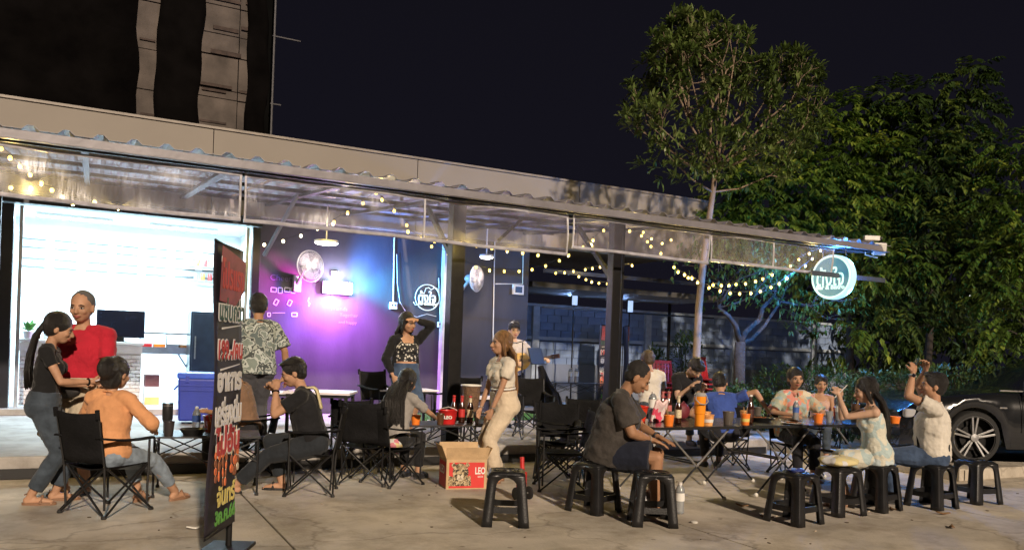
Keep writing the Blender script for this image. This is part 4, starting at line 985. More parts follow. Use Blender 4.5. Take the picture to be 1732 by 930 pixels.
# middle lattice table
def tm(dx, dy): return (TM.x+dx, TM.y+dy, TM.z)
cup('orange paper cup on the middle table near the outstretched arm', tm(-.28, -.16), orange_plastic, .055, .10, food_brown, 'cup', False, 'orange paper cups')
cup('small orange cup beside the hand on the middle table', tm(-.45, -.10), orange_plastic, .04, .06, food_brown, 'cup', False, 'orange paper cups')
cup('brown iced drink in a clear cup on the middle table', tm(.0, -.20), mat('brown_drink', (.12, .06, .03)), .045, .12)
t = thing('ice_bucket', 'red ice bucket with a white label on the middle table', 'bucket', tm(.14, -.08), R_(-20))
g = MB(); g.lathe([(0, 0), (.085, .0), (.11, .15), (.115, .155), (.105, .155), (.08, .01)], n=26, close=False); obj('wall', g, red_plastic, t, smooth=True)
g = MB(); g.tube([(-.11, 0, .15), (-.07, -.08, .18), (0, -.11, .20), (.07, -.08, .18), (.11, 0, .15)], .004, 6); obj('handle', g, white_plastic, t)
g = MB(); g.lathe([(.101, .05), (.108, .11)], n=26, close=False); 
text('lettering', 'LEO', .05, paper_white, t, Matrix.Translation((0, -.105, .08)) @ Mr, .002, .002, fit=.09)
for i, (dx, dy) in enumerate(((.27, .05), (.35, .0), (.44, -.04))):
    bottle(('left brown beer bottle', 'middle brown beer bottle', 'right brown beer bottle')[i]+' of the three standing on the middle table', tm(dx, dy), 'beer', 1.15, redlab, redlab if i < 2 else beerlab)
t = thing('tissue_box', 'small clear box with a yellow label at the right end of the middle table', 'box', tm(.52, -.2), 0); g = MB(); g.box((0, 0, .055), (.13, .09, .11)); obj('case', g, clear_glass, t, bevel=.006); g = MB(); g.box((.03, -.047, .05), (.05, .003, .08)); obj('label', g, mat('yellow_label', (.75, .6, .05), .5), t)
# left lattice table
def tl(dx, dy): return (TL.x+dx, TL.y+dy, TL.z)
t = thing('black_tumbler', 'tall black steel tumbler on the left folding table', 'tumbler', tl(-.36, .12)); g = MB(); g.lathe([(0, 0), (.034, .0), (.036, .10), (.048, .13), (.05, .27), (.046, .285), (0, .29)], n=22); obj('body', g, mat('black_enamel', (.02, .02, .02)), t, smooth=True); g = MB(); g.lathe([(.0485, .245), (.0505, .262)], n=22, close=False); obj('ring', g, chrome, t)
cup('dark drink in a smoky cup at the front of the left table', tl(-.37, -.2), mat('dark_drink_cup', (.035, .03, .03), .2), .048, .13)
plate('black bowl at the front of the left folding table', tl(-.15, -.12), .12, None, mat('black_enamel', (.02, .02, .02)), .06, 'bowl', 'bowl')
bottle('clear water bottle with blue label on the left table', tl(-.10, .10), 'water', 1.15, None, mat('blue_label', (.05, .12, .4)))
cup('orange paper cup with a stick behind the black bowl', tl(.04, .06), orange_plastic, .05, .10, food_brown, 'cup', True, 'orange paper cups')
t = thing('ice_bucket', 'red ice bucket half hidden by the banner on the left table', 'bucket', tl(.08, .2)); g = MB(); g.lathe([(0, 0), (.085, .0), (.11, .15), (.115, .155), (.105, .155), (.08, .01)], n=26, close=False); obj('wall', g, mat('bright_red_plastic', (.75, .05, .015)), t, smooth=True); g = MB(); g.tube([(-.11, 0, .15), (0, -.11, .19), (.11, 0, .15)], .004, 6); obj('handle', g, white_plastic, t)
bottle('brown beer bottle right beside the banner edge on the left table', tl(.22, -.02), 'beer', 1.15, redlab, redlab)
# far table
p = away(968, 74, .18); z = .18+.62
bottle('left of two tall water bottles on the far table', (p.x-.06, p.y, z), 'big', 1.12, None, None); bottle('right of two tall water bottles on the far table', (p.x+.07, p.y-.05, z), 'big', 1.15, None, None)
# things on the ground
p = on_floor(1149, 868); bottle('clear water bottle standing on the ground beside the front stool', (p.x, p.y, 0), 'water', 1.35)
t = thing('plastic_bag', 'crumpled clear plastic bag under the front stool', 'plastic bag', (4.62, 6.15, 0))
g = MB()
def bg_(u, v):
    a = u*2*math.pi; b = v*math.pi; r = .13*(1+.35*mnoise.noise(Vector((math.cos(a)*2, math.sin(a)*2, v*5))))
    return (r*math.sin(b)*math.cos(a), r*math.sin(b)*math.sin(a)*.8, .11+.11*math.cos(b))
g.grid(bg_, 20, 12); obj('film', g, mat('thin_plastic_film', (.55, .55, .58), .25, trans=.5, bump=.6, bscale=30), t, smooth='all')
# cardboard beer carton
card = mat('cardboard', (.52, .36, .20), .85, bump=.12, bscale=60, var=.12, scale=12); cred = mat('carton_red', (.62, .035, .03), .5, bump=.03, var=.08)
bx = thing('beer_carton', 'open cardboard beer carton printed red with a leopard head', 'carton', (3.58, 7.95, 0), R_(-10))
w, d, h = .43, .34, .31
th = .006
for nm, c, s_ in (('side_wall', (-w/2, 0, h/2), (th, d, h)), ('side_wall', (w/2, 0, h/2), (th, d, h)), ('front_wall', (0, -d/2, h/2), (w-th, th, h)), ('back_wall', (0, d/2, h/2), (w-th, th, h)), ('bottom', (0, 0, .006), (w-.01, d-.01, th))):
    g = MB(); g.box(c, s_); obj(nm, g, card, bx)
for (a_, b_, c_, d_) in (((-w/2, -d/2, h), (w/2, -d/2, h), (w/2+.02, -d/2-.05, h+.13), (-w/2-.02, -d/2-.05, h+.13)), ((w/2, d/2, h), (-w/2, d/2, h), (-w/2, d/2+.05, h+.14), (w/2, d/2+.05, h+.14)), ((-w/2, d/2, h), (-w/2, -d/2, h), (-w/2-.055, -d/2-.0, h+.14), (-w/2-.055, d/2, h+.14)), ((w/2, -d/2, h), (w/2, d/2, h), (w/2+.06, d/2, h+.12), (w/2+.06, -d/2, h+.12))):
    g = MB(); g.add([a_, b_, c_, d_], [(0, 1, 2, 3)]); obj('flap', g, card, bx, solid=.006)
for (c, s_) in (((-w/2-.004, 0, h*.47), (.002, d-.04, h*.86)), ((-.0, -d/2-.004, h*.47), (w-.05, .002, h*.86))):
    g = MB(); g.box(c, s_); obj('red_print', g, cred, bx)
text('lettering', 'LEO', .1, paper_white, bx, Matrix.Translation((.145, -d/2-.007, h*.62)) @ Mr, .001, .003, fit=.11, height=.075)
text('lettering', 'LEO', .1, paper_white, bx, Matrix.Translation((-w/2-.007, .0, h*.62)) @ frame((0, 0, 0), (0, -1, 0), (0, 0, 1)), .001, .003, fit=.20, height=.09)
text('lettering', 'BEER', .1, paper_white, bx, Matrix.Translation((.15, -d/2-.007, h*.42)) @ Mr, .001, .0, fit=.06, height=.018)
lp = pattern('leopard_fur', (.45, .33, .2), [(.50, .38, .22), (.30, .22, .12), (.60, .48, .3), (.06, .045, .03)], 60, steps=[0, .3, .5, .62]); 
cr_, cz = -.07, h*.56
g = MB(); g.prism([(cr_+.085*math.cos(a)*(1+.05*math.cos(3*a)), cz+.10*math.sin(a)) for a in [2*math.pi*k/24 for k in range(24)]], (-d/2-.009, -d/2-.005)); g.prism([(cr_-.13, .035), (cr_+.12, .035), (cr_+.11, cz-.03), (cr_+.06, cz-.05), (cr_-.06, cz-.05), (cr_-.12, cz-.03)], (-d/2-.008, -d/2-.005))
g.prism([(cr_-.08, cz+.05), (cr_-.05, cz+.085), (cr_-.075, cz+.11), (cr_-.1, cz+.08)], (-d/2-.0095, -d/2-.005)); g.prism([(cr_+.08, cz+.05), (cr_+.05, cz+.085), (cr_+.075, cz+.11), (cr_+.1, cz+.08)], (-d/2-.0095, -d/2-.005))
tag(obj('leopard_print', g, lp, bx), kind='stuff')
g = MB(); 
for sx in (-1, 1): g.prism([(cr_+sx*.034+.014*math.cos(a), cz+.022+.008*math.sin(a)) for a in [k*.785 for k in range(8)]], (-d/2-.012, -d/2-.009))
g.prism([(cr_-.018, cz-.015), (cr_+.018, cz-.015), (cr_, cz-.035)], (-d/2-.012, -d/2-.009)); g.box((cr_, -d/2-.010, cz-.05), (.004, .003, .025)); g.box((cr_, -d/2-.010, cz-.064), (.045, .003, .006))
tag(obj('leopard_face', g, mat('print_dark', (.03, .02, .015), .6), bx), kind='stuff')
g = MB(); g.prism([(cr_-.03, cz-.02), (cr_+.03, cz-.02), (cr_+.035, cz-.07), (cr_, cz-.085), (cr_-.035, cz-.07)], (-d/2-.0105, -d/2-.008)); obj('leopard_muzzle', g, mat('print_cream', (.65, .55, .4), .6), bx)
# red folded trolley
p = on_floor(893, 848); t = thing('hand_trolley', 'small red folding hand trolley with black wheel left of the camp chairs', 'trolley', (p.x, p.y+.05, 0), R_(10))
g = MB(); g.tube([(0, .05, .12), (0, .08, .42)], .022, 8); obj('handle', g, red_plastic, t, smooth=True)
g = MB(); g.box((-.02, .05, .17), (.10, .05, .22)); obj('body', g, red_plastic, t, bevel=.01)
for s in (-1, 1):
    g = MB(); g.lathe([(.055, -.012), (.065, -.006), (.065, .006), (.055, .012)], (s*.08, .05, .066), 18, Matrix.Rotation(R_(90), 3, 'Y')); o = obj('wheel', g, mat('rubber', (.015, .015, .015), .8), t, smooth=True)
g = MB(); g.tube([(-.08, .05, .066), (.08, .05, .066)], .008, 6); obj('axle', g, chrome, t)
# litter
g = MB(); rl = random.Random(4)
for k in range(150):
    x = rl.uniform(-1.5, 12); y = rl.uniform(4.2, 9.3); s_ = rl.uniform(.006, .022); a = rl.uniform(0, 3)
    if rl.random() < .4: g.tube([(x, y, .006), (x+.03*math.cos(a), y+.03*math.sin(a), .006)], .004, 5, m=0)
    else: g.ell((x, y, .004), (s_, s_*rl.uniform(.4, 1), .004), Matrix.Rotation(a, 3, 'Z'), 6, 4, m=1)
tag(obj('litter', g, [mat('butt_paper', (.6, .5, .38), .8), mat('grit', (.12, .09, .06), .9)]), 'scattered cigarette ends, grit and crumbs on the concrete around the tables', 'litter', kind='stuff')
t = None
for i, (px, py, lab) in enumerate(((1174, 884, 'small white bottle cap on the ground in front of the front stool'), (1297, 877, 'tan dry leaf lying left of the empty stool'), (1255, 857, 'dark dry leaf lying between the trestle feet'), (1510, 863, 'brown dry leaf lying before the couple on stools'), (1610, 893, 'lone dry leaf on the open ground at the lower right'), (330, 895, 'pale crumpled paper scrap in the lower left shadow'), (1595, 870, 'dry leaf near the stool of the man with raised arms'))):
    p = on_floor(px, py); g = MB()
    if i in (0,): g.lathe([(.03, 0), (.032, .012), (.02, .018)], n=14)
    else:
        a = random.uniform(0, 3); g.grid(lambda u, v: ((u-.5)*.13, (v-.5)*.05*math.sin(math.pi*u), .006+.025*abs(u-.5)+.012*math.sin(v*3)), 6, 4)
    o = obj('bottle_cap' if i == 0 else 'paper_scrap' if i == 5 else 'dry_leaf', g, rubber_white if i in (0, 5) else mat('dry_leaf_brown', (.20, .11, .05), .8), None, smooth=True, loc=(p.x, p.y, .002), rot=(0, 0, random.uniform(0, 6)), solid=0 if i == 0 else .003)
    tag(o, lab, 'bottle cap' if i == 0 else 'paper scrap' if i == 5 else 'dry leaf')
# straw cap on the camp chair seat, yellow cloth on stool, wrap, sandal
p = on_floor(672, 826); t = thing('straw_cap', 'cream cap with a pink patch lying on the empty camp chair', 'cap', (p.x+.05, p.y+.30, .40), R_(60))
g = MB(); g.lathe([(.10, 0), (.098, .04), (.07, .08), (0, .095)], n=20, close=False); obj('crown', g, pattern('cap_cloth', (.6, .48, .25), [(.65, .5, .25), (.65, .5, .25), (.6, .2, .25), (.6, .6, .55)], 12), t, smooth='all', solid=.004)
g = MB(); g.grid(lambda u, v: ((u-.5)*.17*(1-.25*v*v), .08+v*.08, .01-.02*(2*u-1)**2), 8, 4); obj('brim', g, mat('cap_brim', (.6, .46, .22), .8), t, smooth='all', solid=.004)
t = thing('folded_cloth', 'crumpled yellow cloth with a pink print lying on a black stool', 'cloth', (6.50, 5.56, .456), 0)
def cl(u, v):
    a = u*2*math.pi; b = v*math.pi; k = 1+.16*mnoise.noise(Vector((math.cos(a)*2.2, math.sin(a)*2.2, v*4)))
    return (.205*k*math.sin(b)*math.cos(a), .165*k*math.sin(b)*math.sin(a), max(-.03, .05+.055*math.cos(b)*k))
g = MB(); g.grid(cl, 36, 18); obj('fold', g, pattern('yellow_print_cloth', (.6, .52, .26), [(.62, .54, .28), (.62, .54, .28), (.62, .54, .28), (.5, .2, .4), (.6, .6, .6)], 9, steps=[0, .3, .5, .66, .74]), t, smooth='all')
t = thing('wrap', 'crumpled blue plastic wrap on the empty stool', 'plastic wrap', (5.73, 5.38, .456), 0)
def wl_(u, v):
    a = u*2*math.pi; b = v*math.pi; k = 1+.5*mnoise.noise(Vector((math.cos(a)*3, math.sin(a)*3, v*6+3)))
    return (.085*k*math.sin(b)*math.cos(a), .065*k*math.sin(b)*math.sin(a), max(0, .014+.018*math.cos(b)*k))
g = MB(); g.grid(wl_, 24, 12); obj('film', g, mat('blue_wrap', (.03, .05, .22), .3, bump=.5, bscale=50), t, smooth='all')
# ================================================================== KITCHEN THINGS
ct = thing('counter', 'pale kitchen counter faced with small white brick tiles behind the man in red', 'counter', (-.05, 15.2, FZ+.1))
xl = on_plane(30, 640, 15.0).x; xr = on_plane(239, 640, 15.0).x; w = xr-xl; ct.location.x = (xl+xr)/2
cream = mat('cream_laminate', (.74, .70, .64), .5, bump=.03, var=.05)
g = MB(); g.box((0, .3, .50), (w, .6, 1.0)); obj('cabinet', g, cream, ct)
g = MB(); g.box((0, .28, 1.03), (w+.06, .7, .05)); obj('countertop', g, cream, ct, bevel=.008)
g = MB(); g.box((0, -.012, .93), (w+.02, .03, .14)); obj('fascia', g, cream, ct)
g = MB(); bh = .062
for r in range(13):
    x = -w/2+(.0 if r % 2 else -.08)
    while x < w/2:
        xa = max(x, -w/2)+.004; xb = min(x+.165, w/2)-.004
        if xb-xa > .02: g.box(((xa+xb)/2, -.014, .03+r*bh+bh/2), (xb-xa, .028, bh-.010), m=random.choice((0, 0, 1)))
        x += .17
tag(obj('brick', g, [mat('white_brick_tile', (.78, .74, .68), .7, bump=.2), mat('cream_brick_tile', (.68, .60, .52), .7, bump=.2)], ct), kind='stuff')
def place(px, py, Y): return on_plane(px, py, Y)
# low brick pier at the left edge of the opening
p = place(45, 700, 13.9)
t = thing('monitor', 'wide black flat screen standing on the kitchen counter', 'monitor', (place(204, 560, 15.3).x, 15.3, FZ+.1+1.057), R_(-6))
g = MB(); g.box((0, 0, .30), (.74, .05, .46)); obj('screen', g, mat('screen_black', (.008, .010, .02), .2, bump=0), t, bevel=.006)
g = MB(); g.box((0, 0, .04), (.12, .06, .10)); obj('stand', g, black_plastic, t); g = MB(); g.box((0, 0, .008), (.3, .2, .016)); obj('base', g, black_plastic, t)
t = thing('potted_plant', 'small green leafy plant at the left end of the kitchen counter', 'plant', (place(47, 560, 14.9).x, 15.1, FZ+.1+1.057))
g = MB(); g.lathe([(0, 0), (.06, 0), (.08, .12), (.07, .12), (0, .10)], n=16); obj('pot', g, paper_white, t, smooth=True)
leafg = mat('fresh_green_leaf', (.10, .28, .06), .5, var=.4, scale=20)
for k in range(14):
    a = random.uniform(0, 6.28); e_ = random.uniform(.4, 1.3); L = random.uniform(.12, .24); g = MB()
    g.grid(lambda u, v: (math.cos(a)*(v*L*math.cos(e_))-math.sin(a)*(u-.5)*.07*math.sin(math.pi*v), math.sin(a)*(v*L*math.cos(e_))+math.cos(a)*(u-.5)*.07*math.sin(math.pi*v), .12+v*L*math.sin(e_)-.1*v*v*L), 2, 5); obj('leaf', g, leafg, t, smooth='all')
# steel display table with glass case
s0 = place(281, 600, 16.0); stn = mat('stainless', (.5, .52, .54), .3, .9, bump=.02)
t = thing('steel_table', 'stainless kitchen table carrying a glass food case', 'table', (s0.x, 16.2, FZ+.1))
g = MB(); g.box((0, 0, .88), (1.0, .6, .04)); obj('tabletop', g, stn, t)
for sx in (-1, 1):
    for sy in (-1, 1): g = MB(); g.box((sx*.46, sy*.26, .43), (.04, .04, .86)); obj('leg', g, stn, t)
g = MB(); g.bar((.46, -.26, .45), (.2, -.26, .86), .03); obj('brace', g, stn, t)
c_ = thing('food_case', 'glass food display case with trays on the stainless kitchen table', 'display case', (s0.x, 16.2, FZ+.1+.90))
g = MB(); g.box((0, 0, .04), (.9, .45, .08)); obj('base', g, stn, c_); g = MB(); g.box((0, 0, .33), (.9, .45, .03)); obj('top', g, stn, c_)
for sx in (-.44, 0, .44): g = MB(); g.box((sx, -.21, .2), (.02, .02, .26)); obj('frame', g, stn, c_)
for k in range(4): g = MB(); g.box((-.33+k*.22, 0, .11), (.19, .34, .06)); obj('tray', g, (red_plastic, orange_plastic, stn, food_brown)[k], c_)
f0 = place(345, 600, 15.6); t = thing('refrigerator', 'dark blue upright refrigerator just inside the right side of the opening', 'refrigerator', (f0.x+.02, 15.7, FZ+.1))
g = MB(); g.box((0, 0, .82), (.56, .6, 1.64)); obj('cabinet', g, mat('fridge_dark', (.03, .04, .06), .3, .3), t, bevel=.01)
g = MB(); g.box((0, -.31, 1.02), (.5, .03, 1.16)); obj('door', g, mat('fridge_dark', (.03, .04, .06)), t, bevel=.006); g = MB(); g.box((-.2, -.34, 1.0), (.02, .03, .4)); obj('handle', g, chrome, t)
for k, (px, py) in enumerate(((340, 452), (348, 476))):
    p = place(px, py, 18.1); t = thing('wall_shelf', ('upper', 'lower')[k]+' small white shelf with jars on the kitchen back wall', 'shelf', p)
    g = MB(); g.box((0, 0, 0), (.6, .25, .025)); obj('board', g, stn, t)
    for q in range(4): g = MB(); g.lathe([(0, .0), (.04, 0), (.04, .12), (.03, .15), (0, .15)], (-.2+q*.14, 0, .013), 12); obj('jar', g, (clear_glass, orange_plastic, red_plastic, paper_white)[q], t, smooth=True)
t = thing('snack_carton', 'yellow and white printed carton standing on the kitchen floor', 'carton', (place(252, 660, 15.0).x+.04, 15.1, FZ+.1), R_(5))
g = MB(); g.box((0, 0, .16), (.24, .2, .32)); obj('body', g, paper_white, t, bevel=.004); g = MB(); g.box((0, -.102, .08), (.22, .004, .12)); obj('yellow_print', g, ban_yel, t); g = MB(); g.box((0, -.0, .42), (.22, .18, .2)); obj('brown_carton', g, mat('dark_carton', (.14, .05, .05), .6), t)
# bottles, pans and hooks around the kitchen wall
rk = random.Random(8)
for k in range(9):
    p = place(64+k*13.5, 560, 15.35)
    if 3 < k < 8: continue
    cc_ = (beer_glass, clear_glass, orange_plastic, red_plastic, paper_white)[k % 5]
    t = thing('counter_jar', ('brown sauce jar', 'clear jar', 'orange tub', 'red tub', 'x', 'x', 'x', 'x', 'red canister')[k]+(' on the counter top beside the potted plant', ' second along the counter top from the plant', ' third along the counter top from the plant', ' behind the head of the man in red', '', '', '', '', ' at the right end of the kitchen counter')[k], 'jar', (p.x, 15.42, FZ+.1+1.057))
    g = MB(); h_ = rk.uniform(.10, .2); g.lathe([(0, 0), (.038, 0), (.04, h_), (.025, h_+.02), (0, h_+.02)], n=14); obj('body', g, cc_, t, smooth=True); g = MB(); g.lathe([(.027, h_+.02), (.027, h_+.04), (0, h_+.04)], n=12); obj('lid', g, steel_dark, t)
# blue ice chest
c0_ = away(340, 114, FZ); t = thing('ice_chest', 'big blue plastic ice chest standing on the patio left of the banner', 'ice chest', (c0_.x+.10, c0_.y, FZ), R_(-8))
blue_p = mat('blue_plastic', (.018, .035, .30), .38, bump=.05, var=.1)
g = MB(); g.box((0, 0, .36), (.78, .5, .62), taper=1.05); obj('body', g, blue_p, t, bevel=.03)
g = MB(); g.box((0, 0, .71), (.84, .55, .09)); obj('lid', g, mat('bright_blue_plastic', (.03, .09, .55), .35), t, bevel=.02)
for z in (.5, .57): g = MB(); g.box((0, -.268, z), (.76, .012, .02)); obj('rib', g, blue_p, t)
g = MB(); g.tube([(-.42, -.1, .55), (-.46, -.1, .5), (-.46, .1, .5), (-.42, .1, .55)], .014, 6); obj('handle', g, blue_p, t)
for s in (-1, 1): g = MB(); g.box((s*.28, -.28, .66), (.05, .02, .09)); obj('latch', g, blue_p, t)
# dark pedestal speaker by the wall and music gear
p = away(560, 118, FZ)
t = thing('mic_stand', 'thin microphone stand with a boom in front of the guitarist', 'microphone stand', (away(872, 107, FZ).x+.1, away(872, 107, FZ).y, FZ))
g = MB(); g.tube([(0, 0, .03), (0, 0, 1.38)], .010, 8); obj('pole', g, steel_dark, t); g = MB(); g.tube([(-.10, .05, 1.36), (.02, -.0, 1.40)], .008, 6); obj('boom', g, steel_dark, t)
g = MB(); g.tube([(-.19, .09, 1.36), (-.10, .05, 1.37)], [.020, .012], 8); obj('microphone', g, chrome, t, smooth=True)
for k in range(3): a = k*2.09; g = MB(); g.tube([(0, 0, .12), (.28*math.cos(a), .28*math.sin(a), .012)], .008, 6); obj('leg', g, steel_dark, t)
q = away(905, 106, FZ); t = thing('music_stand', 'black music stand with a wide desk right of the guitarist', 'music stand', q, R_(25))
g = MB(); g.box((0, 0, 1.17), (.36, .02, .26), Euler((R_(-18), 0, 0)).to_matrix()); obj('desk', g, black_metal, t); g = MB(); g.box((0, -.06, 1.04), (.36, .06, .01)); obj('ledge', g, black_metal, t)
g = MB(); g.tube([(0, 0, .02), (0, 0, 1.14)], .012, 8); obj('pole', g, black_metal, t)
for k in range(3): a = k*2.09; g = MB(); g.tube([(0, 0, .2), (.25*math.cos(a), .25*math.sin(a), .012)], .008, 6); obj('leg', g, black_metal, t)
q = away(932, 100, FZ); t = thing('instrument_bag', 'tall black padded instrument bag leaning beside the music stand', 'bag', (q.x, q.y, FZ), R_(10))
g = MB(); g.tube([(-.25, .0, 1.0), (-.15, 0, .75), (.02, 0, .45), (.1, 0, .2), (.12, 0, .03)], [.05, .09, .16, .19, .14], 12); obj('body', g, fab_b, t, smooth='all'); g = MB(); g.tube([(-.18, -.10, .75), (0, -.2, .55), (.1, -.19, .3)], .015, 6); obj('strap', g, fab_b, t)
# white straw bag / jug near the guitarist table
q = away(797, 128, FZ); t = thing('wicker_basket', 'brown wicker tall basket on the patio left of the woman in white', 'basket', (q.x, q.y, FZ+.42)); 
g = MB(); g.lathe([(0, 0), (.10, 0), (.13, .34), (.12, .34), (.09, .02)], n=20, close=False); obj('wall', g, mat('wicker', (.16, .09, .05), .8, bump=.8, bscale=60, var=.4, scale=40), t, smooth=True)
g = MB(); g.tube([(.13*math.cos(a), .13*math.sin(a), .34) for a in [2*math.pi*k/20 for k in range(21)]], .012, 6, cap=False); obj('rim', g, white_plastic, t, smooth='all')
t2 = thing('side_stool', 'low dark stool carrying the brown wicker basket', 'stool', (q.x, q.y, FZ)); g = MB(); g.box((0, 0, .40), (.34, .34, .035)); obj('seat', g, black_metal, t2, bevel=.005)
for sx in (-1, 1):
    for sy in (-1, 1): g = MB(); g.tube([(sx*.13, sy*.13, .39), (sx*.16, sy*.16, .0)], .012, 6); obj('leg', g, black_metal, t2)
# shoes and a bag on the patio
for i, (px, lab) in enumerate(((600, 'white shoes left on the patio behind the long-haired woman'), (728, 'pale shoes left on the patio right of the denim skirt'))):
    q = away(px, 108, FZ); t = thing('pair_of_shoes', lab, 'shoes', (q.x, q.y, FZ), R_(30))
    for s in (-1, 1):
        g = MB(); g.ell((s*.07, 0, .045), (.045, .13, .045)); g.ell((s*.07, -.06, .075), (.038, .06, .05)); obj('shoe', g, white_plastic, t, smooth='all')

# stacks of red plastic chairs
redc = mat('red_chair_plastic', (.42, .02, .02), .4, bump=.03)
def red_stack(label, px, s_, n_, rz, zf=.2):
    base = away(px, s_, zf)
    for k in range(n_):
        t = thing('red_chair', label % ('lowest', 'second', 'third', 'fourth', 'fifth', 'topmost')[k if k < n_-1 else 5], 'plastic chair', base+Vector((0, 0, k*.10)), R_(rz), 'stacked red plastic chairs')
        g = MB(); g.box((0, 0, .42), (.42, .42, .03)); obj('seat', g, redc, t, bevel=.01)
        for sx in (-1, 1):
            for sy in (-1, 1): g = MB(); g.bar((sx*.18, sy*.18, .41), (sx*.22, sy*.22, .0), .04, .04); obj('leg', g, redc, t)
            g = MB(); g.bar((sx*.2, .2, .42), (sx*.17, .27, .86), .04, .03); obj('back_post', g, redc, t)
        for q in range(5): g = MB(); g.bar((-.13+q*.065, .21, .44), (-.12+q*.06, .26, .84), .035, .015); obj('back_slat', g, redc, t)
        g = MB(); g.box((0, .265, .85), (.38, .03, .07)); obj('top_rail', g, redc, t, bevel=.008)
red_stack('%s red plastic chair of the stack right of the tree trunk', 1203, 80, 5, 20)
red_stack('%s red plastic chair of the stack left of the tree trunk', 1122, 80, 4, -30)

# ================================================================== CAR
hub = Vector(sight(1650, 744)); hub = Vector((hub.x, hub.y, 0))*(F_PX/125); 
car = thing('parked_car', 'dark parked car with bright five-spoke wheel behind the right-hand stools', 'car', (hub.x, hub.y, .15), math.atan2(-.46, .888))
# local: x to the rear (image right), y away from camera, z up; front wheel at origin
paint = mat('black_car_paint', (.012, .013, .015), .18, .2, bump=0, var=.1, coat=.8, spec=.6)
prof = [(-.95, .32), (-.98, .50), (-.93, .68), (-.80, .80), (-.45, .90), (.2, .97), (.72, 1.02), (1.25, 1.36), (1.7, 1.50), (2.6, 1.52), (3.3, 1.42), (3.9, 1.08), (4.0, .9), (4.02, .5), (3.95, .30)]
def carbody():
    g = MB(); W_ = 1.82; ys = [0, .03, .12, .5, 1.3, 1.70, 1.79, 1.82]; sh_ = [.86, .95, 1.0, 1.02, 1.02, 1.0, .95, .86]
    # upper outline points; lower edge with wheel arches
    xs_ = [-.98+5.0*i/60 for i in range(61)]
    def top(x):
        for (x0, z0), (x1, z1) in zip(prof[2:-2], prof[3:-1]):
            if x0 <= x <= x1: return z0+(z1-z0)*(x-x0)/(x1-x0)
        return prof[2][1] if x < -.9 else .9
    def bot(x):
        z = .22
        for c in (0.0, 2.85):
            if abs(x-c) < .41: z = max(z, .36+math.sqrt(max(0, .41**2-(x-c)**2)))
        return z
    def waist(x): return min(top(x), .98)
    rows = []
    for i, x in enumerate(xs_):
        t_, b_ = top(x), bot(x); wv = min(t_, .98); ends = min(1, min(x+.98, 4.02-x)/.35); ins = .10*(1-ends)**2
        prf = [(ins+.03, b_), (ins+.0, b_+(wv-b_)*.35), (ins+.015, b_+(wv-b_)*.7), (ins+.06, wv-.03), (ins+.10+.0, wv), (ins+.12+.28*max(0, t_-wv)/.55, max(wv, t_-.04)), (ins+.2+.3*max(0, t_-wv)/.55, t_+.01)]
        prf2 = [(W_-y, z) for y, z in reversed(prf)]
        rows.append([(x, y, z) for y, z in prf+prf2])
    n = 14; vs = [v for r_ in rows for v in r_]
    fs = [(i*n+k, i*n+k+1, (i+1)*n+k+1, (i+1)*n+k) for i in range(60) for k in range(n-1)]+[tuple(range(n)), tuple(60*n+k for k in range(n))]
    g.add(vs, fs); return g
obj('body', carbody(), paint, car, smooth=True)
for c, nm in ((0.0, 0), (2.85, 1)):
    for y, sgn in ((.13, -1), (1.68, 1)):
        Mx_ = Matrix.Rotation(R_(90), 3, 'X')
        g = MB(); g.lathe([(.27, -.11), (.34, -.11), (.36, -.085), (.36, .085), (.34, .11), (.27, .11)], (c, y, .36), 40, Mx_, close=False); wh = obj('wheel', g, mat('tyre_rubber', (.014, .014, .014), .8, bump=.2, bscale=40), car, smooth=True)
        g = MB(); yo = y+sgn*.10
        g.lathe([(.285, 0), (.295, .012), (.285, .024)], (c, yo, .36), 40, Mx_, close=False); g.lathe([(0, -.01), (.05, -.01), (.055, .015), (0, .02)], (c, yo+sgn*-.0, .36), 18, Mx_)
        for k in range(5):
            a = R_(90)+k*2*math.pi/5
            for da in (-.13, .13):
                p0 = Vector((c+.045*math.cos(a+da*2), yo+.02, .36+.045*math.sin(a+da*2))); p1 = Vector((c+.285*math.cos(a+da), yo-.0, .36+.285*math.sin(a+da)))
                g.bar(p0, p1, .026, .028, up=Vector((0, 1, 0)))
        obj('rim', g, mat('alloy', (.50, .50, .50), .3, .85, bump=.02), wh, bevel=.003)
        g = MB(); g.lathe([(0, 0), (.17, 0), (.17, .012), (0, .012)], (c, y+sgn*.03, .36), 28, Mx_); obj('brake_disc', g, steel_dark, wh)
        g = MB(); g.lathe([(0, 0), (.28, 0), (.28, .01), (0, .01)], (c, y-sgn*.02, .36), 28, Mx_); obj('wheel_well', g, mat('well_black', (.004, .004, .004), .9), wh)
g = MB(); g.box((-.86, .10, .66), (.16, .10, .12)); obj('headlight', g, mat('headlight_glass', (.4, .4, .42), .1, bump=0), car, bevel=.03)
g = MB(); g.box((.62, -.003, .80), (.006, .006, .7)); obj('door_gap', g, mat('well_black', (.004, .004, .004)), car)
g = MB(); g.box((1.35, -.01, .86), (.2, .03, .03)); obj('handle', g, chrome, car, bevel=.006)
g = MB(); g.box((1.5, .075, 1.01), (2.3, .02, .018)); obj('trim', g, chrome, car)
g = MB(); g.box((.36, -.004, .78), (.10, .008, .02)); obj('side_marker', g, chrome, car)
g = MB(); g.box((.78, -.08, 1.02), (.14, .2, .12)); obj('mirror', g, paint, car, bevel=.03)

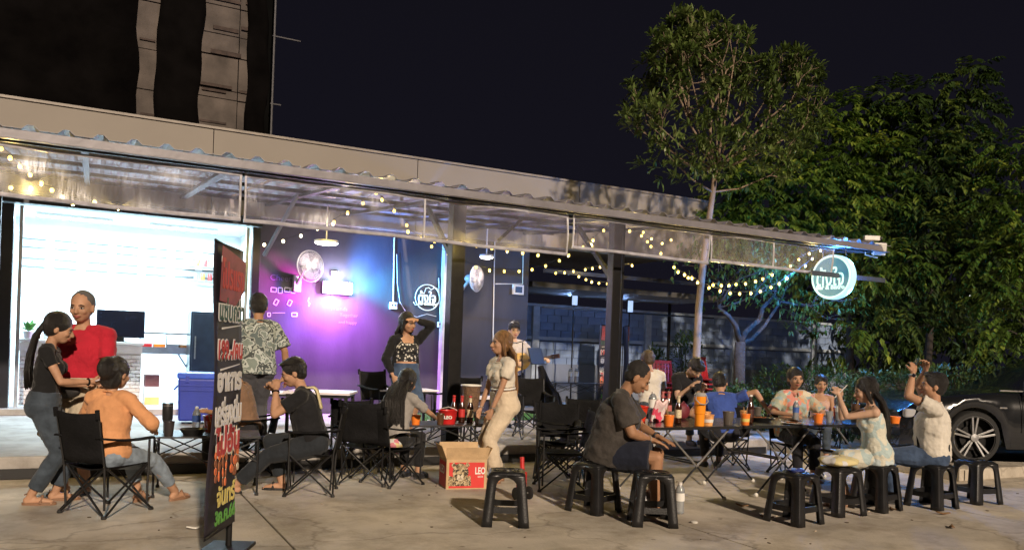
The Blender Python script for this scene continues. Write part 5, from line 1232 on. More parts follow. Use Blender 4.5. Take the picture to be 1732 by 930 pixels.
# ================================================================== TREES AND SHRUBS
bark = mat('tree_bark', (.20, .145, .10), .9, var=.35, scale=5, bump=.8, bscale=18, stretch=(1, 1, .3))
bark_d = mat('dark_bark', (.032, .026, .022), .9, var=.35, scale=5, bump=.8, bscale=18)
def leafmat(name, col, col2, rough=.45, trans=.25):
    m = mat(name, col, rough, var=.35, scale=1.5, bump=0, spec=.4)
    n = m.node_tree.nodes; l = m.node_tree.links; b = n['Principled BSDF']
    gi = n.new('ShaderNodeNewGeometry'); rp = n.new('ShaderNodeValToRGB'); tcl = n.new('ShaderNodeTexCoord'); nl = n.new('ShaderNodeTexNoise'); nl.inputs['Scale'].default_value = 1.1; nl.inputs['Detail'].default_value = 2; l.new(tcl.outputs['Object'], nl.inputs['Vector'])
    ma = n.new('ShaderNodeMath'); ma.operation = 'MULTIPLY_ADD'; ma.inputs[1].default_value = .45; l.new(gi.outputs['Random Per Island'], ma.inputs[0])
    mr = n.new('ShaderNodeMapRange'); mr.inputs['From Min'].default_value = .35; mr.inputs['From Max'].default_value = .68; mr.inputs['To Max'].default_value = .6; l.new(nl.outputs['Fac'], mr.inputs['Value']); l.new(mr.outputs[0], ma.inputs[2]); l.new(ma.outputs[0], rp.inputs[0])  # per-leaf tone, plus lit and shaded clumps painted into the colour by noise
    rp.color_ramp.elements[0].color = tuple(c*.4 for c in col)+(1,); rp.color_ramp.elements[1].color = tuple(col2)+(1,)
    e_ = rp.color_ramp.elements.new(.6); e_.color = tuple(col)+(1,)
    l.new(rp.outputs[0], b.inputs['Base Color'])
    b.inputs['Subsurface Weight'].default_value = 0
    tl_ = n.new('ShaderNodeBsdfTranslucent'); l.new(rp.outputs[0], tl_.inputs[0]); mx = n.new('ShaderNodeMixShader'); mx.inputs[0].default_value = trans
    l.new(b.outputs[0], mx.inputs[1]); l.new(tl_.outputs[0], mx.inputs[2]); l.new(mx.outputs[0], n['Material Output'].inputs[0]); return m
def leaf(g, p, d, up, L, w, droop=.25):
    d = d.normalized(); s_ = d.cross(up)
    if s_.length < .05: s_ = d.orthogonal()
    s_.normalize(); nrm = s_.cross(d)
    q = [p, p+d*L*.45+s_*w-nrm*0, p+d*L*.85+s_*w*.55-nrm*L*droop*.4, p+d*L-nrm*L*droop, p+d*L*.85-s_*w*.55-nrm*L*droop*.4, p+d*L*.45-s_*w]
    q.append(p+d*L*.45-nrm*w*.35)
    g.add(q, [(0, 1, 6), (1, 2, 6), (2, 3, 6), (3, 4, 6), (4, 5, 6), (5, 0, 6)])
def rv(): 
    while True:
        v = Vector((random.uniform(-1, 1), random.uniform(-1, 1), random.uniform(-1, 1)))
        if .05 < v.length < 1: return v.normalized()
def grow(tb_, base, d, L, r, depth, tips, spread=.6, up=.25, shrink=.74, kids=(2, 3), wob=.12):
    pts = [base.copy()]; dd = d.normalized(); k = 4
    for i in range(k):
        dd = (dd+rv()*wob+Vector((0, 0, up*.12))).normalized(); pts.append(pts[-1]+dd*L/k)
    rs = [r*(1-.35*i/k) for i in range(k+1)]
    tb_.append((pts, rs))
    if depth == 0: tips.append((pts[-1], dd)); return
    n_ = random.randint(*kids)
    for j in range(n_):
        nd = (dd+rv()*spread+Vector((0, 0, up))).normalized()
        grow(tb_, pts[-1] if j else pts[-1], nd, L*shrink*random.uniform(.8, 1.15), r*.62, depth-1, tips, spread, up, shrink, kids, wob)
    if depth <= 2: tips.append((pts[2], (dd+rv()).normalized()))
# -- the tall tree rising between the eave and the parapet
random.seed(21)
tp = on_plane(1181, 660, 11.6); T0 = Vector((tp.x, 11.6, 0))
t = thing('tall_tree', 'tall tree with rosettes of long leaves rising through the awning beside the parapet end', 'tree', T0)
def tl_pt(px, py, Y=11.6): return on_plane(px, py, Y)-T0
g = MB(); g.tube([Vector((0, 0, 0)), tl_pt(1180, 680), tl_pt(1178, 600), tl_pt(1182, 520), tl_pt(1190, 440), tl_pt(1198, 380), tl_pt(1205, 330), tl_pt(1211, 285)], [.095, .08, .07, .064, .06, .056, .052, .045], 12); obj('trunk', g, bark, t, smooth='all')
limbs = []; tips = []
fork = tl_pt(1211, 288); low = tl_pt(1205, 325)
for (px, py, dy, kids_) in ((1175, 190, .2, 3), (1200, 175, -.3, 3), (1245, 215, .3, 3), (1150, 220, -.3, 2), (1285, 205, -.2, 3), (1165, 245, .5, 2), (1230, 170, .4, 3)):
    e_ = tl_pt(px, py)+Vector((0, dy, 0)); m_ = fork.lerp(e_, .5)+Vector((0, dy*.3, -.06)); limbs.append(([fork, m_, e_], [.034, .024, .018]))
    d_ = (e_-m_).normalized()
    for j in range(kids_): grow(limbs, e_, (d_+rv()*.55+Vector((0, 0, .25))), .55, .02, 3, tips, .75, .22, .74, (2, 3))
for (px, py, dy) in ((1125, 245, .1), (1105, 262, -.3), (1310, 240, .2), (1335, 225, -.3), (1290, 300, -.2), (1095, 180, .2), (1350, 175, .2), (1320, 130, 0), (1180, 70, 0), (1230, 75, .2), (1150, 110, -.2), (1215, 120, -.4), (1140, 80, .2), (1270, 120, .0)):
    e_ = tl_pt(px, py)+Vector((0, dy, 0)); st_ = fork if py < 260 else low; m_ = st_.lerp(e_, .45)+Vector((0, 0, -.08)); limbs.append(([st_, m_, e_], [.020, .015, .010]))
    for j in range(2): grow(limbs, e_, ((e_-m_).normalized()+rv()*.6+Vector((0, 0, .2))), .36, .012, 2, tips, .8, .2, .78, (2, 3))
for (ax, ay, bx_, by_, nn) in ((1075, 200, 1385, 325, 110), (1140, 130, 1300, 280, 80)):
    for k in range(nn):
        q_ = tl_pt(random.uniform(ax, bx_), random.uniform(ay, by_))+Vector((0, random.uniform(-1.0, -.25), 0))
        if q_.x < tl_pt(1105, 300).x and q_.z < tl_pt(1100, 290).z: continue
        tips.append((q_, rv()))
for k in range(300):
    px_, py_ = random.uniform(1062, 1392), random.uniform(22, 318)
    u_ = (px_-1225)/165; lim = 1-abs(u_)**2.2
    if px_ < 1150 and (py_ < 40 or py_ > 300): continue
    if (px_ > 1290 and py_ < 95+(px_-1290)*.25) or (px_ < 1130 and 120 < py_ < 150): continue
    if mnoise.noise(Vector((px_/60, py_/60, 3))) < -.12: continue
    q_ = tl_pt(px_, py_)+Vector((0, random.uniform(-1.0, 1.0)*max(.2, lim), 0)); tips.append((q_, (q_-fork).normalized()))
    n_ = min((lp_ for pts_, rs_ in limbs[:60] for lp_ in pts_), key=lambda z_: (z_-q_).length); limbs.append(([n_, n_.lerp(q_, .5)+Vector((0, 0, -.04)), q_], [.012, .009, .005])) if (n_-q_).length < .7 else None
CROWN = [(1058, 185), (1072, 120), (1098, 66), (1128, 20), (1165, 4), (1212, 38), (1264, 42), (1272, 86), (1300, 100), (1348, 72), (1392, 118), (1402, 180), (1388, 238), (1345, 262), (1325, 318), (1250, 345), (1165, 318), (1120, 335), (1078, 300), (1074, 252), (1108, 240), (1056, 212)]
tips = [q_ for q_ in tips if inside(*seen(q_[0]+T0), CROWN)]
limbs = [q_ for q_ in limbs if inside(*seen(q_[0][-1]+T0), CROWN)]
g = MB()
for p_, d_ in tips:
    for k in range(random.randint(7, 10)):
        dd = (d_*.7+rv()*.9); leaf(g, p_+rv()*.03, dd, Vector((0, 0, 1)), random.uniform(.11, .22), random.uniform(.022, .036), random.uniform(.0, .4))
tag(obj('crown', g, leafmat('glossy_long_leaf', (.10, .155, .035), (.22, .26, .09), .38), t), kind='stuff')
g = MB()
for pts_, rs_ in limbs: g.tube(pts_, rs_, 6)
tag(obj('limb', g, bark, t, smooth='all'), kind='stuff')
# -- dark slim forked tree
random.seed(5)
T1 = away(1252, 92, .15); t = thing('forked_tree', 'slim dark forked tree right of the tall trunk, behind the floral shirt', 'tree', T1)
def t1(px, py): return on_plane(px, py, T1.y)-T1
g = MB(); g.tube([Vector((0, 0, 0)), t1(1250, 640), t1(1252, 578)], [.13, .11, .10], 10); obj('trunk', g, bark_d, t, smooth='all')
tips = []; lm = []
f1 = t1(1252, 580)
for pts_, rs_ in (([f1, t1(1244, 550), t1(1232, 534), t1(1215, 520)], [.06, .05, .04, .03]), ([f1, t1(1262, 560), t1(1285, 540), t1(1290, 520), t1(1310, 500)], [.065, .055, .05, .04, .03]), ([f1, t1(1270, 575), t1(1292, 552), t1(1320, 510)], [.045, .04, .035, .02])):
    g = MB(); g.tube(pts_, rs_, 8); obj('limb', g, bark_d, t, smooth='all')
    for j in range(4): grow(lm, pts_[-1], (rv()+Vector((0, 0, .4))), .55, .02, 2, tips, .8, .15, .8)
g = MB()
for pts_, rs_ in lm: g.tube(pts_, rs_, 5)
tag(obj('branch', g, bark_d, t), kind='stuff')
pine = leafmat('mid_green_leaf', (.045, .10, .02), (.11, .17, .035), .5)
g = MB()
for p_, d_ in tips:
    for k in range(11):
        leaf(g, p_+rv()*random.uniform(.05, .38), rv()+Vector((0, 0, -.6)), Vector((0, 0, 1)), random.uniform(.09, .15), random.uniform(.02, .032), .3)
tag(obj('crown', g, pine, t), kind='stuff')
# -- the dense drooping trees on the right
def droop_tree(label, base, blobs, lm_, seed, dens=1.0, trunk_top=None, lsize=(.14, .23)):
    random.seed(seed); t = thing('drooping_tree', label, 'tree', base, 0, None)
    g = MB(); top = trunk_top-base; g.tube([Vector((0, 0, 0)), top*.4+Vector((.05, 0, 0)), top*.75, top], [.11, .09, .07, .04], 10); obj('trunk', g, bark_d, t, smooth='all')
    gl_ = MB(); g2 = MB()
    for (px, py, Y, r) in blobs:
        c = on_plane(px, py, Y)-base; a = top*min(.97, max(.35, (c.z-.6)/max(.1, top.z)*random.uniform(.75, .95)))
        g = MB(); mid = a.lerp(c, .55)+Vector((0, 0, .15)); g2.tube([a, a.lerp(c, .3)+Vector((0, 0, .12)), mid, c], [.026, .02, .014, .006], 6)
        n_ = int(36*dens*(r/.5)**2)
        for k in range(n_):   # sprays: short drooping twigs carrying paired leaves
            o_ = rv(); s0 = c+Vector((o_.x*r, o_.y*r*.8, o_.z*r*.62)); dd = (o_+Vector((0, 0, -.35))+rv()*.3).normalized(); L = random.uniform(.3, .5)
            for q in range(5):
                p_ = s0+dd*L*q/5+Vector((0, 0, -.10*(q/5)**2)); sd = dd.cross(Vector((0, 0, 1))).normalized()
                for s_ in (-1, 1):
                    leaf(gl_, p_, dd*.5+sd*s_*.8+Vector((0, 0, -.35))+rv()*.15, Vector((0, 0, 1)), random.uniform(*lsize), random.uniform(.036, .058), .3)
    tag(obj('branch', g2, bark_d, t, smooth='all'), kind='stuff')
    tag(obj('crown', gl_, lm_, t), kind='stuff'); return t
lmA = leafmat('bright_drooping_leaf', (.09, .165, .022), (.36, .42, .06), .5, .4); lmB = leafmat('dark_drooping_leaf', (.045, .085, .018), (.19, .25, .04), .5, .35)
B = away(1440, 64, .15); 
droop_tree('bushy tree with drooping leaves right of the tall tree, above the eave', B, [(1290, 330, 14.2, .8), (1345, 300, 14, .8), (1400, 250, 14, .75), (1400, 320, 13.6, .9), (1450, 270, 13.8, .8), (1350, 360, 13.8, .8), (1470, 340, 13.4, .85), (1420, 385, 13.4, .8), (1290, 265, 14.3, .7), (1450, 200, 14.2, .7), (1500, 225, 13.8, .7), (1240, 345, 14.4, .6), (1300, 390, 13.8, .7), (1360, 420, 13.6, .6), (1400, 190, 14.4, .6), (1225, 380, 14.2, .5), (1480, 430, 13.2, .6), (1250, 300, 14.6, .5), (1500, 270, 13.2, .6), (1520, 330, 13, .6), (1460, 455, 12.2, .45), (1460, 400, 12.2, .4), (1540, 440, 12.2, .5), (1470, 560, 12.2, .35)], lmA, 3, .62, on_plane(1430, 320, B.y))
B = away(1565, 63, .15)
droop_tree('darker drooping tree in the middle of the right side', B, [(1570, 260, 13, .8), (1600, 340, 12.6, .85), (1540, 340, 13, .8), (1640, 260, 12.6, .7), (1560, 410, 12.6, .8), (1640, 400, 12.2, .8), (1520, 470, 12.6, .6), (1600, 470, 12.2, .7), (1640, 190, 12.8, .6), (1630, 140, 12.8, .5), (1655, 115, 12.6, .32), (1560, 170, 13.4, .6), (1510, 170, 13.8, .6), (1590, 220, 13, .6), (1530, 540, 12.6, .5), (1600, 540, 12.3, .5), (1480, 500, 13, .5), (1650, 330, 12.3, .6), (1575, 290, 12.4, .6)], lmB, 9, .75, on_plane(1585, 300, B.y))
B = away(1742, 70, .15)
droop_tree('leafy tree cut by the right edge of the picture', B, [(1700, 250, 11.4, .55), (1720, 300, 11, .6), (1690, 340, 11, .5), (1735, 370, 10.8, .6), (1700, 420, 10.8, .55), (1740, 470, 10.6, .6), (1690, 490, 10.8, .5), (1760, 260, 11, .6), (1745, 420, 10.8, .6), (1720, 540, 10.6, .5), (1665, 440, 11.4, .5), (1780, 350, 10.8, .7), (1680, 560, 11, .4)], lmA, 12, .62, on_plane(1745, 330, B.y), (.10, .18))
B = Vector((23.5, 21, 0))
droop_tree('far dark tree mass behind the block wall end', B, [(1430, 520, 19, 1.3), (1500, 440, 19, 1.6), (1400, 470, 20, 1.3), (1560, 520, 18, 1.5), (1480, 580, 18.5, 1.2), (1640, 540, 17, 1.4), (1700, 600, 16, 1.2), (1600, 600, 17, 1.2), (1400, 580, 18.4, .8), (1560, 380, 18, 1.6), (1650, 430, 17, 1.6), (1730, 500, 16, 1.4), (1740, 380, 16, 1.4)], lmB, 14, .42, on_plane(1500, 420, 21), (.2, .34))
# -- shrubs
def shrub(label, c, r, h, lm_, seed, n_=900, ls=(.06, .10), name='shrub', group=None):
    random.seed(seed); t = thing(name, label, 'shrub', c, 0, group)
    g = MB()
    for k in range(7): a = random.uniform(0, 6.28); g.tube([(0, 0, 0), (r*.3*math.cos(a), r*.3*math.sin(a), h*.5), (r*.6*math.cos(a), r*.6*math.sin(a), h*.85)], [.02, .014, .006], 5)
    tag(obj('stem', g, bark_d, t), kind='stuff')
    g = MB()
    for k in range(n_):
        o_ = rv(); q = random.uniform(.55, 1.0)**.5; w_ = 1+.35*mnoise.noise(o_*2.5+Vector((seed, 0, 0)))
        p_ = Vector((o_.x*r*q*w_, o_.y*r*q*w_, h*.52+o_.z*h*.48*q*w_)); leaf(g, p_, o_+rv()*.8, Vector((0, 0, 1)), random.uniform(*ls), random.uniform(.014, .026), .2)
    tag(obj('foliage', g, lm_, t), kind='stuff'); return t
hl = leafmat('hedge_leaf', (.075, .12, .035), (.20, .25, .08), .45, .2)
hs = (1435, 1490, 1545, 1600, 1655, 1705, 1755)
for i, px in enumerate(hs):
    c = away(px, 104-(i % 2)*3, .15); shrub(('hedge bush left of the drinking woman', 'hedge bush above the drinking woman', 'hedge bush behind the raised hands', 'hedge bush right of the raised arms', 'hedge bush behind the car hood, left', 'hedge bush behind the car hood, middle', 'hedge bush at the right edge behind the car')[i], c, .62, 1.30 if i else 1.15, hl, 30+i, 1300, (.06, .10), 'shrub', 'hedge bushes behind the car')
for i, (px, s_, r, h, lab) in enumerate(((1105, 74, .35, 1.45, 'small dark conifer shaped bush left of the red chairs'), (1160, 74, .45, 1.85, 'taller dark bush behind the tree trunk'), (1290, 90, .5, .7, 'dark low bush left of the floral shirt'), (1325, 84, .75, 1.15, 'dark bush behind the woman in the floral shirt'), (1390, 88, .7, 1.25, 'dark bush between the floral shirt and the drinking woman'), (1240, 95, .5, .8, 'low dark plant behind the blue T-shirt'))):
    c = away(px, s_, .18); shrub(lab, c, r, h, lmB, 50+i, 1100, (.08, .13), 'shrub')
# ================================================================== PEOPLE
def skin(name, col): 
    m = mat(name, col, .58, var=.16, scale=9, bump=.12, bscale=130, spec=.35)
    m.node_tree.nodes['Principled BSDF'].inputs['Subsurface Weight'].default_value = .0
    return m
SK1 = skin('skin_tan', (.42, .235, .145)); SK2 = skin('skin_brown', (.34, .18, .10)); SK3 = skin('skin_light', (.52, .33, .23))
hair_b = mat('black_hair', (.010, .008, .007), .42, var=.5, scale=3, bump=.7, bscale=30, stretch=(12, 12, .8), spec=.5)
hair_d = mat('brown_dyed_hair', (.20, .10, .035), .45, var=.5, scale=3, bump=.6, bscale=30, stretch=(12, 12, .8))
hair_s = mat('cropped_black_hair', (.014, .012, .011), .8, var=.4, scale=40, bump=.5, bscale=140)
eye_w = mat('eye_white', (.42, .38, .35), .3, bump=0); eye_d = mat('eye_dark', (.012, .008, .006), .2, bump=0); lip_m = mat('lip', (.34, .09, .07), .45, bump=0)
def cloth(name, col, **k):
    a_ = dict(spec=.18, rough=.88, var=.14, scale=5, bump=.35, bscale=14, sheen=.1, dist=.03); a_.update(k); return mat(name, col, **a_)
denim = cloth('blue_denim', (.055, .085, .15), var=.3, scale=9); denim_g = cloth('grey_denim', (.05, .065, .085), var=.35, scale=9); denim_l = cloth('pale_denim', (.22, .27, .33), var=.25, scale=9)
def orth(d, ref):
    x = ref-d*ref.dot(d)
    return x.normalized() if x.length > 1e-4 else d.orthogonal().normalized()
def ik(a, t, l1, l2, pole):
    v = t-a; L = min(v.length, (l1+l2)*.999); d = v.normalized(); t = a+d*L
    x = (l1*l1-l2*l2+L*L)/(2*L); h = math.sqrt(max(0, l1*l1-x*x)); return a+d*x+orth(d, pole)*h, t
def limb(g, pts, rs, n=12):
    """rounded tapered tube, closed at both ends"""
    pts = [Vector(p) for p in pts]
    for i in range(len(pts)-1):
        g.tube([pts[i], pts[i+1]], [rs[i], rs[i+1]], n)
    for p, r in zip(pts, rs): g.ell(p, r, nu=n, nv=8)
def oval(g, stations, M, n=20):
    """stations: (z, y_offset, rx, ry) in the torso frame M (3x3) with an origin"""
    O, R3 = M; vs = []; fs = []
    for (z, y, rx, ry) in stations:
        for k in range(n):
            a = 2*math.pi*k/n; c_, s_ = math.cos(a), math.sin(a)
            vs.append(O+R3 @ Vector((rx*abs(c_)**.85*(1 if c_ > 0 else -1), y+ry*abs(s_)**.9*(1 if s_ > 0 else -1), z)))
    m_ = len(stations)
    for i in range(m_-1):
        for k in range(n): fs.append((i*n+k, i*n+(k+1) % n, (i+1)*n+(k+1) % n, (i+1)*n+k))
    fs.append(tuple(range(n-1, -1, -1))); fs.append(tuple((m_-1)*n+k for k in range(n))); g.add(vs, fs)
FOLD = bpy.data.textures.new('cloth_folds', 'CLOUDS'); FOLD.noise_scale = .075; FOLD.noise_depth = 3
FOLD2 = bpy.data.textures.new('hair_clumps', 'CLOUDS'); FOLD2.noise_scale = .04; FOLD2.noise_depth = 2
def fuse(name, g, m, parent, vox, smooth=4, fold=0, tex=None):
    o = obj(name, g, m, parent, smooth='all')
    k = o.modifiers.new('fuse', 'REMESH'); k.mode = 'VOXEL'; k.voxel_size = vox; k.use_smooth_shade = True
    k = o.modifiers.new('relax', 'SMOOTH'); k.iterations = smooth; k.factor = .5
    if fold:
        k = o.modifiers.new('folds', 'DISPLACE'); k.texture = tex or FOLD; k.strength = fold*1.05; k.mid_level = .5; k.texture_coords = 'LOCAL'
    return o
def hand(g, w, d, n, s, side, curl=.5, spread=1.0, thumb=1.0):
    """palm, four unequal bent fingers and a thumb. d along the hand, n palm normal, side = thumb side"""
    d = d.normalized(); n = orth(d, n); t = d.cross(n)
    if t.dot(side) < 0: t = -t
    M3 = Matrix((t, d, n)).transposed()
    limb(g, [w, w+d*.03*s], [.024*s, .024*s], 10)
    g.ell(w+d*.050*s, (.040*s, .052*s, .017*s), M3, nu=12, nv=8)
    L_ = (.070, .080, .074, .056)
    for k in range(4):
        off = (1.5-k)*.0205*s; b_ = w+d*(.086+(.004 if k in (1, 2) else -.004))*s+t*off
        fd = (d+t*(1.5-k)*.10*spread).normalized(); c1 = curl*.6; L = L_[k]*s
        p1 = b_+(fd*math.cos(c1)+n*math.sin(c1))*L*.5; p2 = p1+(fd*math.cos(c1+curl*.9)+n*math.sin(c1+curl*.9))*L*.30; p3 = p2+(fd*math.cos(c1+curl*1.6)+n*math.sin(c1+curl*1.6))*L*.2
        limb(g, [b_-fd*.01, p1, p2, p3], [.0098*s, .0092*s, .0084*s, .0072*s], 8)
    tb_ = w+d*.028*s+t*.030*s; td = (t*.75+d*.75+n*.35*thumb).normalized(); q1 = tb_+td*.035*s; q2 = q1+(td*.7+d*.5+n*.3).normalized()*.030*s
    limb(g, [w+d*.02*s+t*.012*s, tb_, q1, q2], [.016*s, .0135*s, .0115*s, .0095*s], 8)

def person(label, loc, yaw, H=1.65, pelvis=(0, 0, None), lean=0, tilt=0, turn=0, head=(0, 0, 0), hands=None, feet=None, knees=None, elbows=None, skin_m=SK1,
           shirt=None, pants=None, hair=None, shoes=None, girl=False, fat=1.0, vox=.0085, palm=None, curl=(.5, .5), hdir=(None, None), face=True, extra=None, teeth=False):
    k = H/1.7; t = thing('person', label, 'person', loc, yaw)
    pz = pelvis[2] if pelvis[2] is not None else .50*H+.02
    P = Vector((pelvis[0], pelvis[1], pz))
    R3 = (Matrix.Rotation(R_(turn), 3, 'Z') @ Matrix.Rotation(R_(-lean), 3, 'X') @ Matrix.Rotation(R_(tilt), 3, 'Y'))
    U = R3 @ Vector((0, 0, 1))
    def T(x, y, z): return P+R3 @ (Vector((x, y, z))*k)
    sw = (.165 if girl else .19)*(1+(fat-1)*.4)
    sh_z = .458
    S = {s: T(s*sw, -.005, sh_z) for s in (-1, 1)}      # shoulders, -1 = left in local x
    hw = .088*(1+(fat-1)*.5)
    HJ = {s: P+R3 @ Vector((s*hw*k, 0, -.02*k)) for s in (-1, 1)}
    neck = T(0, .0, .53); hyaw, hpitch, hroll = head
    RH = R3 @ Matrix.Rotation(R_(lean*.55), 3, 'X') @ Matrix.Rotation(R_(hyaw), 3, 'Z') @ Matrix.Rotation(R_(-hpitch), 3, 'X') @ Matrix.Rotation(R_(hroll), 3, 'Y')
    hk = 1.15*k
    HC = neck+RH @ Vector((0, .018*k, .157*k))
    UA, FA, TH_, SH_ = .285*k, .245*k, .425*k, .415*k
    feet = feet or {-1: (-.10, .02, .075), 1: (.10, .05, .075)}
    hands = hands or {-1: (-.27, .06, .80*k), 1: (.27, .06, .80*k)}
    elbows = elbows or {-1: (-.4, -1, -.2), 1: (.4, -1, -.2)}
    knees = knees or {-1: (-.05, 1, .1), 1: (.05, 1, .1)}
    EL, WR, KN, AN = {}, {}, {}, {}
    for s in (-1, 1):
        EL[s], WR[s] = ik(S[s], Vector(hands[s]), UA, FA, Vector(elbows[s])); KN[s], AN[s] = ik(HJ[s], Vector(feet[s]), TH_, SH_, Vector(knees[s]))
    f = fat
    # torso stations (z, y, rx, ry)
    if girl: ST = [(-.06, -.005, .155*f, .115*f), (.02, -.008, .168*f, .122*f), (.10, -.002, .148*f, .105*f), (.18, .0, .126*f, .090*f), (.27, .0, .138*f, .098*f), (.36, .004, .15*f**.7, .10*f**.7), (.43, -.004, .150, .085), (.475, -.008, .135, .066), (.505, -.006, .075, .052), (.53, -.004, .05, .048)]
    else: ST = [(-.06, -.005, .145*f, .110*f), (.02, -.004, .155*f, .115*f), (.10, .004, .148*f, .112*f), (.18, .008, .146*f, .112*f), (.27, .006, .155*f, .115*f), (.36, .004, .172*f**.7, .117*f**.7), (.43, -.004, .180, .100), (.475, -.010, .165, .075), (.505, -.008, .085, .062), (.53, -.006, .06, .056)]
    STk = [(z*k, y*k, rx*k, ry*k) for z, y, rx, ry in ST]
    g = MB(); oval(g, STk, (P, R3))
    for s in (-1, 1): limb(g, [T(s*.08, -.01, .482), S[s]], [.050*k, .052*k])
    if girl:
        for s in (-1, 1): g.ell(T(s*.068, .078, .335), (.062*k*f, .055*k*f, .062*k*f), R3)
    # neck and head
    limb(g, [neck+R3 @ Vector((0, -.015, -.05))*k, HC+RH @ Vector((0, -.022, -.055))*k], [.056*k if not girl else .047*k, .052*k if not girl else .045*k])
    def Hd(x, y, z): return HC+RH @ (Vector((x, y, z))*hk)
    g.ell(Hd(0, -.012, .030), (.076*hk, .094*hk, .088*hk), RH, 18, 12)
    g.ell(Hd(0, .020, -.015), (.066*hk, .070*hk, .090*hk), RH, 18, 12)
    g.ell(Hd(0, .040, -.068), (.042*hk, .042*hk, .036*hk), RH)
    g.ell(Hd(0, .066, .022), (.052*hk, .022*hk, .016*hk), RH)      # brow
    limb(g, [Hd(0, .084, .008), Hd(0, .104, -.026)], [.010*hk, .0145*hk], 8); g.ell(Hd(0, .096, -.030), (.019*hk, .012*hk, .010*hk), RH)
    for s in (-1, 1):
        g.ell(Hd(s*.036, .062, -.022), (.024*hk, .024*hk, .022*hk), RH); g.ell(Hd(s*.077, -.008, -.008), (.010*hk, .020*hk, .032*hk), RH)
    g.ell(Hd(0, .082, -.056), (.024*hk, .013*hk, .012*hk), RH)
    # limbs
    am = (.82 if girl else 1.0)*(1+(f-1)*.5); lm__ = 1+(f-1)*.6
    for s in (-1, 1):
        bi = S[s].lerp(EL[s], .4); limb(g, [S[s], bi, EL[s]], [.052*k*am, .048*k*am, .037*k*am])
        fo = EL[s].lerp(WR[s], .3); limb(g, [EL[s], fo, WR[s]], [.037*k*am, .039*k*am, .024*k*(.9 if girl else 1)])
        d_ = (WR[s]-EL[s]).normalized() if hdir[(s+1)//2] is None else Vector(hdir[(s+1)//2]).normalized()
        pn = Vector((palm or {-1: (.6, 0, -.8), 1: (-.6, 0, -.8)})[s]); sd = Vector((-s*.3, .9, .5))
        hand(g, WR[s]+d_*.005, d_, pn, k*(.92 if girl else 1.04), sd, curl[(s+1)//2])
        q = HJ[s].lerp(KN[s], .35); limb(g, [HJ[s]+Vector((0, 0, .0)), q, KN[s]], [.085*k*lm__, .080*k*lm__, .054*k])
        cf = KN[s].lerp(AN[s], .3)+ (Vector((0, -1, 0)) if abs((AN[s]-KN[s]).normalized().z) > .6 else Vector((0, 0, -1)))*.012; limb(g, [KN[s], cf, AN[s]], [.053*k, .054*k*lm__**.5, .036*k])
        fd = Vector((s*.12, 1, 0)).normalized() if feet and len(feet[s]) < 4 else Vector((feet[s][3], feet[s][4], 0)).normalized()
        h_ = AN[s].z-.03 if AN[s].z < .2 else .05
        limb(g, [AN[s]+Vector((0, 0, -.02)), AN[s]-fd*.035+Vector((0, 0, -h_+.01))], [.034*k, .030*k]); 
        limb(g, [AN[s]-fd*.03+Vector((0, 0, -h_)), AN[s]+fd*.07+Vector((0, 0, -h_+.006)), AN[s]+fd*.155+Vector((0, 0, -h_-.006))], [.030*k, .034*k, .022*k])
        for q_ in range(5):
            sd_ = fd.cross(Vector((0, 0, 1))); g.ell(AN[s]+fd*(.178-.004*q_)+sd_*(q_-2)*.014+Vector((0, 0, -h_-.012)), (.010, .010, .010))
    body = fuse('body', g, skin_m, t, vox, 3)
    # face
    if face:
        for s in (-1, 1):
            g = MB(); g.ell(Hd(s*.032, .0805, .002), (.0155*hk, .006*hk, .0065*hk), RH, 10, 6); e_ = obj('eye', g, eye_w, t, smooth='all')
            g = MB(); g.ell(Hd(s*.032, .0845, .002), (.0065*hk, .0035*hk, .0062*hk), RH, 8, 6); obj('iris', g, eye_d, e_, smooth='all')
            g = MB(); g.tube([Hd(s*.014, .090, .021), Hd(s*.032, .090, .026), Hd(s*.050, .079, .019)], [.0028*hk, .0038*hk, .002*hk], 6); obj('eyebrow', g, hair_b, t)
            g = MB(); g.tube([Hd(s*.016, .085, .006), Hd(s*.032, .0865, .0105), Hd(s*.049, .077, .004)], [.0015*hk, .0026*hk, .0016*hk], 5); obj('eyelid', g, eye_d, t)
        g = MB(); g.tube([Hd(-.025, .080, -.057), Hd(-.010, .095, -.053), Hd(0, .096, -.055), Hd(.010, .095, -.053), Hd(.025, .080, -.057)], [.002*hk, .0042*hk, .004*hk, .0042*hk, .002*hk], 6); g.tube([Hd(-.022, .082, -.060), Hd(0, .096, -.064), Hd(.022, .082, -.060)], [.002*hk, .0052*hk, .002*hk], 6); obj('lips', g, lip_m, t, smooth='all')
        if teeth:
            g = MB(); g.tube([Hd(-.020, .085, -.0575), Hd(0, .100, -.0580), Hd(.020, .085, -.0575)], .0038*hk, 6); obj('teeth', g, eye_w, t, smooth='all')
    # shirt
    if shirt:
        m_ = shirt['m']; lo = shirt.get('loose', .014)*k; ze = shirt.get('hem', -.04); slv = shirt.get('sleeve', .62); top = shirt.get('top', .50)
        g = MB(); SS = [(z, y, rx, ry) for z, y, rx, ry in ST if ze < z < top]
        def lerpS(z):
            for a_, b_ in zip(ST, ST[1:]):
                if a_[0] <= z <= b_[0]:
                    u = (z-a_[0])/(b_[0]-a_[0]); return tuple(a_[i]+(b_[i]-a_[i])*u for i in range(4))
            return (z,)+ST[0][1:] if z < ST[0][0] else (z,)+ST[-1][1:]
        SS = [lerpS(ze)]+SS+[lerpS(top)]
        rows = []
        for (z, y, rx, ry) in SS:
            fl = shirt.get('flare', .0)*max(0, (.30-z)/.30); ww = (1.0 if z < .44 else .55)
            rows.append((z*k, y*k, rx*k+lo*ww*1.2+fl*k, ry*k+lo*ww+fl*k*.8))
        oval(g, rows, (P, R3), 22)
